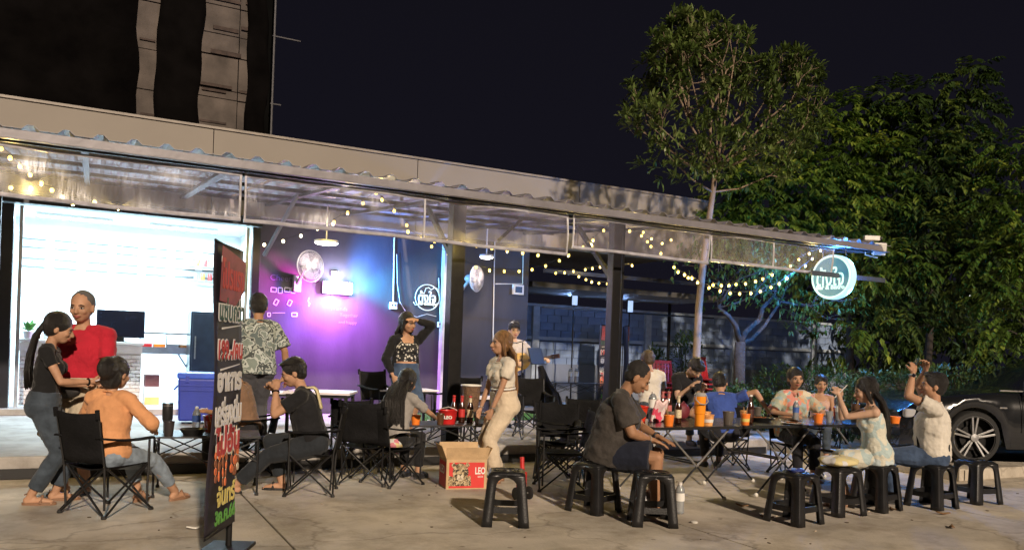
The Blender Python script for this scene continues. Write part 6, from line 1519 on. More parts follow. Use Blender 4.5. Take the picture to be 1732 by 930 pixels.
        if girl:
            for s in (-1, 1): g.ell(T(s*.068, .082, .335), (.066*k*f, .060*k*f, .066*k*f), R3)
        if slv > 0:
            for s in (-1, 1):
                if not shirt.get('strap'): limb(g, [T(s*.062, -.012, .487), T(s*.12, -.01, .478), S[s]], [.062*k, .068*k+(f-1)*.02, .067*k+(f-1)*.02])
                if slv <= 1:
                    e_ = S[s].lerp(EL[s], slv); g.tube([S[s]-(e_-S[s]).normalized()*.02, S[s].lerp(e_, .5), e_], [.056*k+lo*.2, .054*k*am+lo*(.9+shirt.get('puff', 0)), .046*k*am+lo*(1.4+shirt.get('puff', 0)*.4)], 14); g.ell(S[s], .064*k)
                else:
                    e_ = EL[s].lerp(WR[s], slv-1); limb(g, [S[s], EL[s]], [.061*k, .046*k*am+lo]); limb(g, [EL[s], e_], [.046*k*am+lo, .033*k+lo])
        else:
            for s in (-1, 1): g.tube([T(s*.085, .085, .40), T(s*.105, .01, .525), T(s*.10, -.08, .42)], .013*k, 8)
        fuse('shirt', g, m_, t, max(vox, .0095), 3, shirt.get('fold', .022))
        if slv > 0 and not shirt.get('collar'):
            g = MB(); g.tube([T((.082 if not girl else .078)*math.cos(a), -.004+(.068 if not girl else .064)*math.sin(a), .502-.026*math.sin(a)) for a in [2*math.pi*q/24 for q in range(25)]], .009*k, 6, cap=False); obj('neckband', g, m_, t, smooth='all')
        if shirt.get('collar'):
            for s in (-1, 1): g = MB(); g.grid(lambda u, v: T(s*(.075-.06*u), .01+.075*u+.02*v, .515+.0*u-.045*v+.01*(1-u)), 6, 3); obj('collar', g, m_, t, smooth='all', solid=.006)
    if pants:
        m_ = pants['m']; lo = pants.get('loose', .012)*k; ln = pants.get('len', 2); wz = pants.get('waist', .11)
        g = MB(); oval(g, [(z*k, y*k, rx*k+lo, ry*k+lo) for z, y, rx, ry in ST if z <= wz]+[(wz*k, 0, .150*f*k+lo, .107*f*k+lo)], (P, R3), 22)
        if pants.get('skirt'):
            L = pants['skirt']*k; kz = P.z-.02; 
            for s in (-1, 1):
                e_ = HJ[s].lerp(KN[s], min(.95, L/TH_)); limb(g, [HJ[s], e_+Vector((s*.012, 0, 0))], [.10*k*lm__, .105*k*lm__])
            limb(g, [P+Vector((0, 0, -.03)), (HJ[1].lerp(KN[1], min(.9, L/TH_))+HJ[-1].lerp(KN[-1], min(.9, L/TH_)))/2], [.11*k, .11*k])
        else:
            for s in (-1, 1):
                g.ell(HJ[s]+R3 @ Vector((s*.01, -.03, 0)), (.10*k*lm__, .11*k*lm__, .10*k*lm__), R3)
                if ln <= 1:
                    e_ = HJ[s].lerp(KN[s], ln); g.tube([HJ[s], HJ[s].lerp(e_, .5), e_], [.092*k*lm__+lo, .086*k*lm__+lo*1.4, .070*k*lm__+lo*2.2], 16)
                else:
                    e_ = KN[s].lerp(AN[s], ln-1); wl = pants.get('wide', 0)
                    limb(g, [HJ[s], HJ[s].lerp(KN[s], .4), KN[s]], [.090*k*lm__+lo, .084*k*lm__+lo, .056*k+lo+wl*.5])
                    g.ell(KN[s], .056*k+lo+wl*.5); g.tube([KN[s], KN[s].lerp(e_, .4), e_], [.056*k+lo+wl*.5, .056*k+lo+wl*.8, .042*k+lo*1.2+wl], 14)
        fuse('skirt' if pants.get('skirt') else 'shorts' if ln <= 1 else 'trousers', g, m_, t, max(vox, .0095), 3, pants.get('fold', .016))
    if shoes:
        for s in (-1, 1):
            fd = Vector((s*.12, 1, 0)).normalized() if len(feet[s]) < 4 else Vector((feet[s][3], feet[s][4], 0)).normalized(); a_ = AN[s]; h_ = a_.z-.03 if a_.z < .2 else .05
            sd_ = fd.cross(Vector((0, 0, 1))); g = MB(); pts = []
            for q_ in range(16):
                an = 2*math.pi*q_/16; pts.append(a_+fd*(.062+.135*math.cos(an))+sd_*.045*math.sin(an)*(1.05 if math.cos(an) > 0 else .8)+Vector((0, 0, -h_-.030)))
            base_z = [p_+Vector((0, 0, .024)) for p_ in pts]; g.add(pts+base_z, [tuple(range(15, -1, -1)), tuple(range(16, 32))]+[(i, (i+1) % 16, 16+(i+1) % 16, 16+i) for i in range(16)])
            if shoes.get('closed'): limb(g, [a_-fd*.03+Vector((0, 0, -h_+.01)), a_+fd*.08+Vector((0, 0, -h_+.006)), a_+fd*.155+Vector((0, 0, -h_-.004))], [.040, .041, .031])
            else: g.tube([a_+fd*.08+sd_*.045+Vector((0, 0, -h_-.02)), a_+fd*.085+Vector((0, 0, -h_+.044)), a_+fd*.08-sd_*.045+Vector((0, 0, -h_-.02))], .013, 6)
            if shoes.get('heel'): g.tube([a_-fd*.05+Vector((0, 0, -h_-.03)), a_-fd*.055+Vector((0, 0, -a_.z+.002))], [.02, .010], 8); g.tube([a_-fd*.04+sd_*.03, a_-fd*.05, a_-fd*.04-sd_*.03], .006, 6)
            obj('shoe' if shoes.get('closed') else 'sandal', g, shoes['m'], t, smooth=True)
    # hair
    if hair:
        hm = hair['m']; st = hair['style']; g = MB()
        thick = {'crop': .004, 'short': .012}.get(st, .014)
        g.ell(Hd(0, -.024, .038), ((.078+thick)*hk, (.090+thick)*hk, (.086+thick)*hk), RH, 18, 12)
        g.ell(Hd(0, -.050, -.005), ((.066+thick)*hk, (.052+thick)*hk, (.062+thick)*hk), RH)
        if st == 'short': 
            g.ell(Hd(0, .030, .098), (.064*hk, .055*hk, .028*hk), RH)
            if hair.get('fringe'): 
                for q_ in range(7): g.ell(Hd((q_-3)*.018, .080-.003*abs(q_-3), .058), (.013*hk, .012*hk, .030*hk), RH)
        if st == 'bun': bz = hair.get('big', 1); g.ell(Hd(0, -.075*bz, .03), (.066*hk*bz, .055*hk*bz, .070*hk*bz), RH); g.ell(Hd(0, -.050, -.045), (.075*hk*bz, .050*hk, .065*hk*bz), RH)
        if st in ('long', 'pony'):
            g.ell(Hd(0, -.035, .02), (.092*hk, .092*hk, .095*hk), RH)
            if st == 'long':
                for s in (-1, 1): limb(g, [Hd(s*.072, .012, .04), Hd(s*.080, .008, -.03), Hd(s*.078, -.01, -.11)], [.022*hk, .022*hk, .018*hk])
        fuse('hair', g, hm, t, max(vox, .009), 3, .010, FOLD2)
        if st in ('long', 'pony'):
            rr = random.Random(len(label)); g = MB(); L = hair.get('len', .5)*k; bw_ = hair.get('w', .085)*k; back = hair.get('back', .0); n_ = 60 if vox < .01 else 34; fw = hair.get('fwd', 0)
            for q_ in range(n_):
                u = rr.uniform(-1, 1); a0 = Hd(u*.075, -.065+.03*abs(u)-rr.random()*.02, .03-rr.random()*.05) if st == 'long' else Hd(u*.025, -.10, .05)
                root = T(0, -.10-back, .42)
                side_ = R3 @ Vector((u*bw_, (-.02-.025*rr.random()+fw*max(0, abs(u)-.4)), 0))
                m1_ = Vector((root.x, root.y, 0))+Vector((0, 0, T(0, 0, .44).z))+side_
                end = m1_+Vector((u*.02+rr.uniform(-.02, .02), hair.get('dy', 0)*k+rr.uniform(-.02, .02), -max(.05, L-.25*k)*rr.uniform(.8, 1.05)))
                w_ = rr.uniform(.010, .016)*k*(1.3 if vox > .01 else 1)
                g.tube([a0, a0.lerp(m1_, .5)+RH @ Vector((u*.02, -.025, 0)), m1_, m1_.lerp(end, .5)+Vector((rr.uniform(-.012, .012), -.01, 0)), end], [w_, w_*1.15, w_*1.1, w_*.8, w_*.2], 6)
            tag(obj('hair_strand', g, hm, t, smooth='all'), kind='stuff')
    info = dict(t=t, HC=HC, RH=RH, Hd=Hd, T=T, EL=EL, WR=WR, S=S, k=k, P=P, R3=R3, AN=AN, KN=KN)
    if extra: extra(info)
    return info
def band(i, s, m, r=.027, name='bracelet', w=.008, at=.94):
    a_ = i['EL'][s].lerp(i['WR'][s], at); d_ = (i['WR'][s]-i['EL'][s]).normalized(); u = d_.orthogonal().normalized(); v = d_.cross(u); g = MB()
    g.tube([a_+(u*math.cos(x)+v*math.sin(x))*r*i['k'] for x in [2*math.pi*q/20 for q in range(21)]], w, 6, cap=False); return obj(name, g, m, i['t'], smooth='all')
def at3(px, s_, z=0): return tuple(away(px, s_, z))
def face_dir(v): return yaw_to(v[0], v[1])
sandal_t = dict(m=mat('tan_sandal', (.22, .12, .07), .6)); sandal_b = dict(m=mat('black_sandal', (.02, .02, .02), .6)); shoe_w = dict(m=white_plastic, closed=True); shoe_k = dict(m=mat('dark_shoe', (.02, .02, .022), .6), closed=True)

# 1 woman standing at the far left, facing right, phone in hand
def ex1(i):
    w = i['WR'][1]; g = MB(); g.box(w+Vector((-.03, .10, .035)), (.075, .15, .01), Euler((R_(20), 0, R_(20))).to_matrix()); ph = tag(obj('phone', g, mat('pale_phone', (.6, .55, .6), .3), None, bevel=.003), 'pale mobile phone held by the woman standing at the far left', 'phone')
    ph.matrix_world = Matrix.Translation(i['t'].location) @ Matrix.Rotation(i['t'].rotation_euler.z, 4, 'Z')
    band(i, 1, black_fabric, .028)
person('standing woman in black top and grey jeans with long black ponytail, far left', at3(76, 195), face_dir(RIGHT+Vector((.1, .35, 0))), 1.66, lean=4, head=(0, 14, 0), girl=True, fat=1.06,
       hands={-1: (-.10, .30, 1.02), 1: (.12, .36, 1.06)}, elbows={-1: (-.6, -.6, -1), 1: (.9, -.5, -1)}, feet={-1: (-.09, .10, .09), 1: (.09, -.06, .09)}, skin_m=SK1,
       shirt=dict(m=cloth('black_top', (.012, .012, .013)), sleeve=.45, hem=.06, loose=.008), pants=dict(m=denim_g, len=1.88, loose=.014, waist=.12, wide=.008), hair=dict(m=hair_b, style='pony', len=.55, w=.05, back=.02), shoes=dict(m=mat('tan_sandal', (.22, .12, .07)), heel=True), curl=(.9, .9), palm={-1: (.8, 0, .5), 1: (-.8, 0, .5)}, vox=.0075, extra=ex1)
# 2 man in red
def ex2(i):
    g = MB(); g.tube([i['T'](.155*math.cos(a)*1.15, .125*math.sin(a)*1.2, .03+.01*math.sin(a)) for a in [2*math.pi*q/24 for q in range(25)]], .014, 6, cap=False); s_ = obj('belt', g, black_fabric, i['t'], smooth='all')
    g = MB(); g.ell(i['T'](.02, .17, -.0), (.15, .045, .075), i['R3']); obj('waist_pouch', g, mat('black_pouch', (.02, .018, .018), .6), i['t'], smooth='all')
    g = MB(); g.ell(i['T'](-.075, .135, .335), (.014, .004, .012), i['R3']); obj('chest_emblem', g, mat('dark_maroon', (.10, .005, .01)), i['t'])
person('stout man in a red T-shirt with a black waist pouch, facing the camera', at3(137, 182), face_dir(TOCAM+Vector((-.15, 0, 0))), 1.88, head=(12, 6, 0), fat=1.34, skin_m=SK1, hands={-1: (-.30, .18, .92), 1: (.24, .24, .96)}, elbows={-1: (-.5, -1, -.4), 1: (.5, -1, -.4)},
       shirt=dict(m=cloth('red_shirt', (.42, .018, .035)), sleeve=.72, hem=-.02, loose=.014), pants=dict(m=cloth('khaki_shorts', (.42, .36, .27)), len=.98, loose=.02), hair=dict(m=mat('grey_cropped_hair', (.09, .085, .085), .8, bump=.5, bscale=140), style='crop'), shoes=sandal_b, curl=(.5, .7), vox=.0085, extra=ex2)
# 3 woman seated in the camp chair, back to camera
person('woman with tied-up hair in an orange top and pale jeans, back to the camera', (.16, 7.62, 0), face_dir((.62, .78)), 1.64, pelvis=(0, -.02, .49), lean=7, girl=True, fat=1.24, head=(-8, 8, 0), face=False, feet={-1: (-.02, .46, .08), 1: (.24, .62, .08)}, knees={-1: (-.1, 1, .8), 1: (.3, 1, .8)},
       hands={-1: (-.22, .34, .70), 1: (.27, .24, .68)}, elbows={-1: (-.9, -.4, -.5), 1: (1, -.3, -.6)}, shirt=dict(m=cloth('orange_top', (.62, .30, .14)), sleeve=1.35, hem=-.04, loose=.022, top=.49), pants=dict(m=denim_l, len=1.75, loose=.012), hair=dict(m=hair_b, style='bun', big=1.3), shoes=sandal_t, vox=.008)
# 4 man in tan behind the banner
person('man in a tan T-shirt seated behind the banner, looking down to the left', at3(424, 152), face_dir(LEFT+Vector((.25, -.1, 0))), 1.68, pelvis=(0, 0, .49), lean=16, head=(0, 18, 0), feet={-1: (-.1, .42, .08), 1: (.1, .40, .08)}, hands={-1: (-.14, .42, .68), 1: (.12, .40, .62)}, skin_m=SK2,
       shirt=dict(m=cloth('tan_shirt', (.20, .12, .075)), sleeve=.6), pants=dict(m=cloth('dark_trousers', (.02, .02, .024)), len=1.85), hair=dict(m=hair_b, style='short'), shoes=sandal_b, vox=.009)
# 5 camouflage shirt, walking away
camo = pattern('camouflage_cloth', (.2, .22, .2), [(.10, .13, .13), (.32, .35, .32), (.05, .06, .06), (.42, .46, .44), (.18, .22, .20)], 16, 'noise', steps=[0, .40, .47, .53, .60])
person('man in a grey camouflage shirt standing behind the banner with his back turned', at3(434, 146, FZ), face_dir((-.15, .98)), 1.80, lean=3, head=(-20, 10, 0), face=False, skin_m=SK2, hands={-1: (-.25, .10, .86), 1: (.34, -.02, .88)}, shirt=dict(m=camo, sleeve=.85, hem=-.06, loose=.03, flare=.02), pants=dict(m=cloth('grey_trousers', (.07, .07, .08)), len=1.9, loose=.02), hair=dict(m=hair_b, style='short'), shoes=shoe_k, vox=.009)
# 6 black T-shirt, profile to the left
def ex6(i):
    g = MB(); g.tube([i['Hd'](.088*math.sin(a), -.02+.104*math.cos(a), .072+.03*math.cos(a)) for a in [R_(-95+190*q/16) for q in range(17)]], .006, 6); g2 = obj('glasses_frame', g, black_plastic, i['t'])
    g = MB(); g.grid(lambda u, v: i['T'](.02+.13*(u-.5)-.05, .02-.165*math.sin(min(1, v*2.2)*math.pi/2)-.012*math.sin(u*7), .535-.03*math.sin(min(1, v*2)*1.5)-.30*max(0, v-.3)), 6, 14); obj('draped_towel', g, mat('cream_towel', (.6, .52, .3), .9, bump=.5, bscale=90), i['t'], smooth='all', solid=.016)
    band(i, -1, black_fabric, .030)
person('man in a black T-shirt with cream towel on his back, seated facing left', (1.98, 7.98, 0), face_dir((-.93, .30)), 1.74, pelvis=(0, .0, .50), lean=15, head=(8, 14, 0), fat=1.18, feet={-1: (-.05, .72, .075), 1: (.16, .30, .075)}, knees={-1: (0, 1, 1), 1: (.1, 1, 1)}, hands={-1: (-.10, .36, 1.00), 1: (.10, .40, .98)}, elbows={-1: (-.5, .1, -1), 1: (.5, .1, -1)},
       shirt=dict(m=cloth('black_tee', (.014, .014, .016)), sleeve=.62, loose=.018), pants=dict(m=cloth('charcoal_trousers', (.022, .026, .032)), len=1.82, loose=.02), hair=dict(m=hair_b, style='short'), shoes=sandal_b, curl=(1.2, 1.2), vox=.0078, extra=ex6)
# 7 long-haired woman at the middle table
person('woman with very long black hair reaching across the middle table, seen from behind', (2.92, 8.35, 0), face_dir((.72, .62)), 1.58, pelvis=(0, .06, .48), lean=14, girl=True, head=(-14, 22, 0), face=False, feet={-1: (-.1, .45, .08), 1: (.1, .42, .08)}, hands={-1: (-.20, .40, .72), 1: (.22, .56, .68)}, elbows={-1: (-.8, -.2, -.6), 1: (.8, -.3, -.4)},
       shirt=dict(m=cloth('grey_blouse', (.30, .28, .26)), sleeve=.7), pants=dict(m=cloth('black_trousers', (.015, .015, .016)), len=1.85), hair=dict(m=hair_b, style='long', len=.78, w=.13, back=.02), shoes=shoe_k, curl=(.3, .2), vox=.008)
# 8 standing woman, floral top and denim skirt
flor = pattern('black_floral_cloth', (.02, .02, .02), [(.62, .60, .56), (.015, .015, .017), (.015, .015, .017)], 26, 'dots', steps=[0, .36, .6])
def ex8(i):
    m_ = cloth('black_cardigan', (.012, .012, .014)); g = MB(); T_ = i['T']
    for s in (-1, 1):
        limb(g, [T_(s*.07, -.02, .49), i['S'][s]], [.055, .066]); limb(g, [i['S'][s], i['EL'][s]], [.068, .062]); e_ = i['EL'][s].lerp(i['WR'][s], .72); limb(g, [i['EL'][s], e_], [.062, .046])
        limb(g, [T_(s*.13, .02, .44), T_(s*.155, .0, .2), T_(s*.17, -.01, -.02)], [.05, .045, .05])
    oval(g, [(-.10, -.06, .18, .07), (.1, -.06, .155, .07), (.3, -.06, .16, .07), (.45, -.06, .15, .06)], (i['P'], i['R3'])); fuse('cardigan', g, m_, i['t'], .011, 3, .03)
    g = MB(); g.tube([i['AN'][1]+Vector((.04*math.cos(a), .04*math.sin(a), .03)) for a in [2*math.pi*q/16 for q in range(17)]], .004, 5, cap=False); obj('anklet', g, chrome, i['t'])
person('woman in floral crop top, black cardigan and denim skirt, one hand at her forehead', at3(684, 126, FZ), face_dir(TOCAM+Vector((.55, -.1, 0))), 1.70, head=(18, 8, 6), girl=True, fat=1.16, skin_m=SK1, hands={1: (.24, .14, .86), -1: (-.07, .13, 1.60)}, elbows={1: (1, -.3, -.3), -1: (-1.2, .3, .15)}, feet={-1: (-.08, .0, .08), 1: (.07, .05, .08)},
       shirt=dict(m=flor, sleeve=0, hem=.17, top=.42, loose=.008, fold=.008), pants=dict(m=denim, skirt=.36, loose=.014, waist=.15, fold=.01), hair=dict(m=hair_b, style='long', len=.55, w=.13, fwd=.06), shoes=sandal_b, palm={1: (-.6, 0, -.8), -1: (0, -.4, -1)}, hdir=((1, .15, .05), None), curl=(.25, .6), vox=.0085, extra=ex8)
# 9 laughing woman in white
def ex9(i):
    band(i, -1, chrome, .028, 'bracelet', .005); band(i, 1, chrome, .028, 'bracelet', .005)
    g = MB(); g.tube([i['T'](.145*1.13*math.cos(a), .105*1.15*math.sin(a), .185) for a in [2*math.pi*q/24 for q in range(25)]], .011, 6, cap=False); obj('belt', g, paper_white, i['t'], smooth='all')
person('laughing woman in a white puff-sleeve crop top and cream trousers with long dyed hair', at3(851, 152), face_dir(LEFT+Vector((-.05, -.5, 0))), 1.68, pelvis=(0, -.02, None), lean=6, head=(0, -4, 0), girl=True, fat=1.10, skin_m=SK1, hands={-1: (-.10, .20, .78), 1: (.22, .16, .80)}, elbows={-1: (-.6, -1, 0), 1: (.6, -1, 0)}, feet={-1: (-.08, .10, .09), 1: (.07, -.02, .09)},
       shirt=dict(m=cloth('white_blouse', (.66, .60, .50), sheen=.2), sleeve=.55, puff=1.6, hem=.20, top=.47, loose=.014), pants=dict(m=cloth('cream_trousers', (.60, .50, .37)), len=1.85, loose=.018, waist=.16, wide=.022), hair=dict(m=hair_d, style='long', len=.80, w=.07, back=.015), shoes=sandal_t, curl=(.8, .8), vox=.0078, teeth=True, extra=ex9)
# 10 guitarist
gp = at3(866, 103, FZ); gy = face_dir(TOCAM+Vector((.45, 0, 0)))
person('young man in a pale shirt singing and playing guitar on the patio', gp, gy, 1.72, head=(-14, 4, 0), skin_m=SK3, hands={1: (.10, .24, 1.05), -1: (-.42, .28, 1.12)}, elbows={1: (1, -.2, -.6), -1: (-.7, -.1, -1)}, shirt=dict(m=cloth('pale_shirt', (.46, .42, .42)), sleeve=.7, loose=.022), pants=dict(m=cloth('black_jeans', (.012, .012, .013)), len=1.9, loose=.018), hair=dict(m=hair_b, style='short', fringe=True), shoes=shoe_k, palm={1: (-.2, -1, 0), -1: (0, -.3, -.8)}, curl=(1.2, .8), vox=.0095)
gt = thing('guitar', 'honey coloured acoustic guitar held across the chest of the singer', 'guitar', gp, gy)
wood = mat('spruce_wood', (.62, .40, .14), .3, var=.12, scale=4, stretch=(1, 1, 8), bump=.02); dwood = mat('dark_wood', (.07, .03, .015), .4)
Gm = Matrix.Translation((0.04, .20, 1.06)) @ Matrix.Rotation(R_(9), 4, 'Y') @ Matrix.Scale(-1, 4, Vector((1, 0, 0)))
outl = []
for q in range(48):
    a = 2*math.pi*q/48; x = math.cos(a); r_ = .175-.035*math.exp(-((x-.10)/.25)**2)-.035*max(0, x); outl.append((.24*x, r_*math.sin(a)*1.0))
g = MB(); g.prism([(x, z) for x, z in outl], (-.045, .045), 'y'); g.v = [tuple(Gm @ Vector(v)) for v in g.v]; obj('body', g, wood, gt, smooth=True)
g = MB(); g.lathe([(0, 0), (.045, 0), (.045, .002), (0, .002)], (.05, .047, 0), 20, Mr.to_3x3()); g.v = [tuple(Gm @ Vector(v)) for v in g.v]; obj('sound_hole', g, dwood, gt)
g = MB(); g.box((.42, .035, .0), (.44, .022, .05)); g.v = [tuple(Gm @ Vector(v)) for v in g.v]; obj('neck', g, dwood, gt)
g = MB(); g.box((.71, .03, .0), (.16, .018, .07)); g.v = [tuple(Gm @ Vector(v)) for v in g.v]; obj('headstock', g, dwood, gt)
g = MB(); g.box((-.10, .052, 0), (.03, .012, .12)); g.v = [tuple(Gm @ Vector(v)) for v in g.v]; obj('bridge', g, dwood, gt)
for q in range(6):
    g = MB(); g.tube([Gm @ Vector((-.10, .056, (q-2.5)*.008)), Gm @ Vector((.68, .05, (q-2.5)*.006))], .0012, 4); obj('string', g, chrome, gt)
# 11 seated man in dark grey, foreground
def ex11(i):
    band(i, -1, mat('dark_watch', (.03, .03, .035), .4), .030, 'watch', .010, .93); band(i, 1, mat('bead_bracelet', (.3, .25, .2), .6), .030, 'bracelet', .006, .9)
    g = MB(); p_ = i['P'].lerp(i['KN'][1], .25)+Vector((.115, -.02, .0)); g.box(p_, (.004, .07, .05), Euler((R_(30), R_(-15), 0)).to_matrix()); obj('shorts_emblem', g, mat('cream_emblem', (.6, .58, .45), .8), i['t'])
person('heavy-set man in a dark grey T-shirt and navy shorts sitting on a stool, head bowed', (4.40, 6.42, 0), face_dir((.80, -.58)), 1.86, pelvis=(0, .0, .55), lean=13, turn=-4, tilt=0, head=(4, 28, 0), fat=1.42, skin_m=SK2, feet={-1: (-.14, .42, .075), 1: (.16, .44, .075)}, knees={-1: (-.25, 1, .9), 1: (.25, 1, .9)}, hands={-1: (-.04, .45, .70), 1: (.10, .38, .685)}, elbows={-1: (-.9, -.3, -.5), 1: (.9, -.4, -.5)},
       shirt=dict(m=cloth('dark_grey_tee', (.050, .044, .040), var=.35, scale=7, bump=.5), sleeve=.80, hem=-.10, loose=.034, fold=.022, flare=.01), pants=dict(m=cloth('navy_shorts', (.014, .017, .030)), len=.86, loose=.026), hair=dict(m=hair_s, style='crop'), shoes=sandal_b, palm={-1: (0, -.2, -1), 1: (0, -.2, -1)}, hdir=((.5, .8, -.25), (-.2, .95, -.3)), curl=(.25, .3), vox=.0072, extra=ex11)
# 12-14 people behind the table
person('person in a white shirt seated with the back to the camera behind the bowed man', at3(1101, 116, FZ), face_dir((.25, .97)), 1.70, pelvis=(0, 0, .50), lean=10, head=(0, 16, 0), face=False, feet={-1: (-.1, .42, .08), 1: (.1, .42, .08)}, hands={-1: (-.2, .4, .62), 1: (.2, .4, .62)}, shirt=dict(m=cloth('white_shirt', (.60, .56, .50)), sleeve=.7, collar=True), pants=dict(m=denim_g, len=1.85), hair=dict(m=mat('brown_hair', (.05, .03, .018), .5, bump=.6, bscale=60), style='short'), shoes=shoe_k, vox=.0105)
person('man in a black T-shirt bending his head down beside the tree trunk', at3(1150, 116, FZ), face_dir(TOCAM+Vector((.4, .1, 0))), 1.72, pelvis=(0, 0, .50), lean=22, head=(10, 42, 0), skin_m=SK3, feet={-1: (-.1, .42, .08), 1: (.1, .42, .08)}, hands={-1: (-.1, .42, .80), 1: (.12, .42, .82)}, shirt=dict(m=cloth('black_tee', (.014, .014, .016)), sleeve=.65), pants=dict(m=denim_g, len=1.85), hair=dict(m=hair_b, style='short', fringe=True), shoes=shoe_k, vox=.0105)
person('man in a blue T-shirt seated with his back turned, reaching for a plate', at3(1226, 130), face_dir((.38, .93)), 1.70, pelvis=(0, 0, .50), lean=20, head=(-24, 20, 0), face=False, fat=1.1, skin_m=SK1, feet={-1: (-.1, .40, .08), 1: (.1, .42, .08)}, hands={-1: (-.2, .36, .66), 1: (.54, -.06, .84)}, elbows={-1: (-1, -.3, -.4), 1: (.5, -.3, .4)}, shirt=dict(m=cloth('blue_tee', (.045, .085, .32)), sleeve=.62, loose=.022), pants=dict(m=cloth('dark_trousers', (.02, .02, .024)), len=1.85), hair=dict(m=hair_b, style='short'), shoes=shoe_k, curl=(.4, .3), vox=.0092)
# 15 woman in a floral shirt facing the camera
flor2 = pattern('pastel_floral_shirt', (.5, .4, .3), [(.50, .42, .30), (.62, .25, .20), (.30, .40, .42), (.60, .55, .42), (.60, .30, .16), (.34, .38, .30)], 17)
person('woman in a pastel floral shirt with pulled-back hair, sitting and facing the camera', at3(1342, 133), face_dir(TOCAM+Vector((.1, 0, 0))), 1.68, pelvis=(0, .0, .56), lean=3, head=(-4, 2, 0), girl=True, fat=1.12, skin_m=SK1, feet={-1: (-.1, .42, .08), 1: (.1, .42, .08)}, hands={-1: (-.17, .34, .80), 1: (.17, .34, .80)}, elbows={-1: (-1, -.3, -.5), 1: (1, -.3, -.5)}, shirt=dict(m=flor2, sleeve=.88, loose=.032, hem=-.06, collar=True, fold=.02), pants=dict(m=cloth('dark_trousers', (.02, .02, .024)), len=1.85), hair=dict(m=hair_b, style='bun'), shoes=sandal_t, curl=(.5, .5), vox=.0078)
person('small woman in a pale sleeveless top seated in the shadow right of the floral shirt', at3(1388, 112), face_dir(TOCAM+Vector((-.5, 0, 0))), 1.58, pelvis=(0, 0, .50), lean=5, head=(10, 6, 0), girl=True, skin_m=SK1, feet={-1: (-.1, .42, .08), 1: (.1, .42, .08)}, hands={-1: (-.1, .34, .74), 1: (.14, .34, .76)}, shirt=dict(m=cloth('pale_pink_top', (.5, .33, .27)), sleeve=0, top=.42), pants=dict(m=denim_g, len=1.85), hair=dict(m=hair_b, style='bun'), shoes=shoe_k, vox=.0105)
p = away(1388, 108); put(p.x, p.y-.05, -.55, -.83, 'black camp chair under the small woman in the shadow', 0)
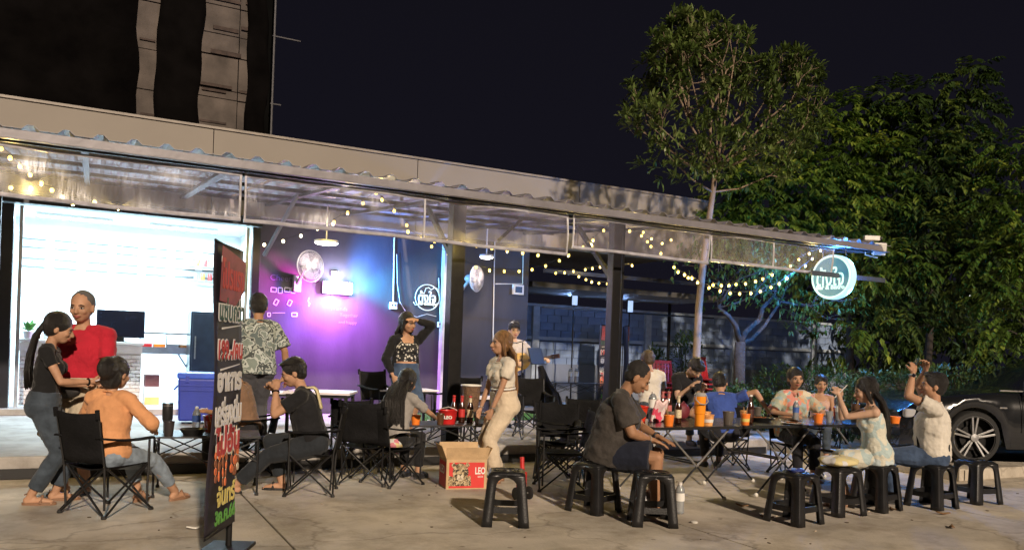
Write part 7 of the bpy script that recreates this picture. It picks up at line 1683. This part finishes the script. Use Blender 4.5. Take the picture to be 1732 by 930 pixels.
# 17 woman in pale sleeveless top on the stool
tie = pattern('tie_dye_cloth', (.5, .5, .45), [(.56, .56, .48), (.40, .50, .50), (.60, .58, .48), (.46, .54, .56)], 7, 'noise', steps=[0, .42, .5, .58])
def ex17(i):
    g = MB(); g.tube([Vector((-.02, .40, 1.10)), Vector((-.01, .28, 1.235))], .005, 6); s_ = tag(obj('drinking_straw', g, white_plastic, None), 'white drinking straw at the lips of the woman in the sleeveless top', 'straw'); s_.matrix_world = Matrix.Translation(i['t'].location) @ Matrix.Rotation(i['t'].rotation_euler.z, 4, 'Z')
    g = MB(); g.tube([i['T'](-.10, .07, .42), i['T'](-.12, -.0, .53), i['T'](-.02, -.10, .30), i['T'](.08, -.13, .05)], .006, 6); obj('shoulder_strap', g, black_fabric, i['t'])
person('woman with long black hair in a pale tie-dye sleeveless dress drinking on a stool', (7.12, 5.66, 0), face_dir(LEFT+Vector((0, .25, 0))), 1.62, pelvis=(0, -.02, .54), lean=8, head=(4, 10, 0), girl=True, fat=1.10, skin_m=SK3, feet={-1: (-.08, .30, .08), 1: (.10, .22, .08)}, hands={-1: (-.02, .36, 1.12), 1: (.06, .33, 1.10)}, elbows={-1: (-.3, .2, -1), 1: (.4, -.1, -1)},
       shirt=dict(m=tie, sleeve=0, hem=-.10, top=.44, loose=.014, flare=.02), pants=dict(m=tie, skirt=.34, loose=.02), hair=dict(m=hair_b, style='long', len=.66, w=.075, back=.01), shoes=sandal_t, curl=(.9, 1.0), palm={-1: (.8, .3, .2), 1: (-.8, .3, .2)}, vox=.0075, extra=ex17)
# 18 man with raised arms
def ex18(i):
    band(i, -1, mat('watch_strap', (.5, .48, .46), .5), .030, 'watch_strap', .009, .90); a_ = i['EL'][-1].lerp(i['WR'][-1], .90)
    g = MB(); g.box(a_+Vector((-.030, -.01, .008)), (.016, .036, .036), Euler((R_(40), 0, 0)).to_matrix()); obj('watch_face', g, mat('screen_black', (.008, .010, .02)), i['t'], bevel=.004)
    T_ = i['T']; g = MB(); g.tube([T_(-.16, .14, .05), T_(-.05, .15, .28), T_(.10, .09, .47), T_(.135, .0, .515), T_(.11, -.09, .46), T_(.0, -.145, .28), T_(-.14, -.13, .05)], .013, 6); obj('crossbody_strap', g, black_fabric, i['t'], smooth='all')
    g = MB(); g.box(Vector((.02, .16, 1.50)), (.15, .012, .075), Euler((R_(18), 0, R_(6))).to_matrix()); ph = tag(obj('phone', g, mat('dark_phone', (.03, .05, .05), .25), None, bevel=.004), 'dark mobile phone held up high by the man with raised arms', 'phone'); ph.matrix_world = Matrix.Translation(i['t'].location) @ Matrix.Rotation(i['t'].rotation_euler.z, 4, 'Z')
person('man in a white T-shirt raising both arms to photograph, black strap across his back', (7.86, 5.56, 0), face_dir(LEFT+Vector((.0, .55, 0))), 1.76, pelvis=(0, -.02, .535), lean=1, head=(8, -4, 0), fat=1.24, skin_m=SK1, feet={-1: (-.12, .34, .08), 1: (.14, .36, .08)}, hands={-1: (-.12, .20, 1.37), 1: (.17, .05, 1.42)}, elbows={-1: (-.3, 1, -.15), 1: (1, .5, -.1)},
       shirt=dict(m=cloth('white_tee', (.60, .56, .49)), sleeve=.55, hem=-.06, loose=.026, fold=.028), pants=dict(m=denim, len=1.88, loose=.018), hair=dict(m=hair_b, style='short'), shoes=shoe_k, palm={-1: (.7, .3, .1), 1: (-.7, .3, .1)}, hdir=((.5, -.1, .8), (-.6, .1, .7)), curl=(.7, .7), vox=.0075, extra=ex18)
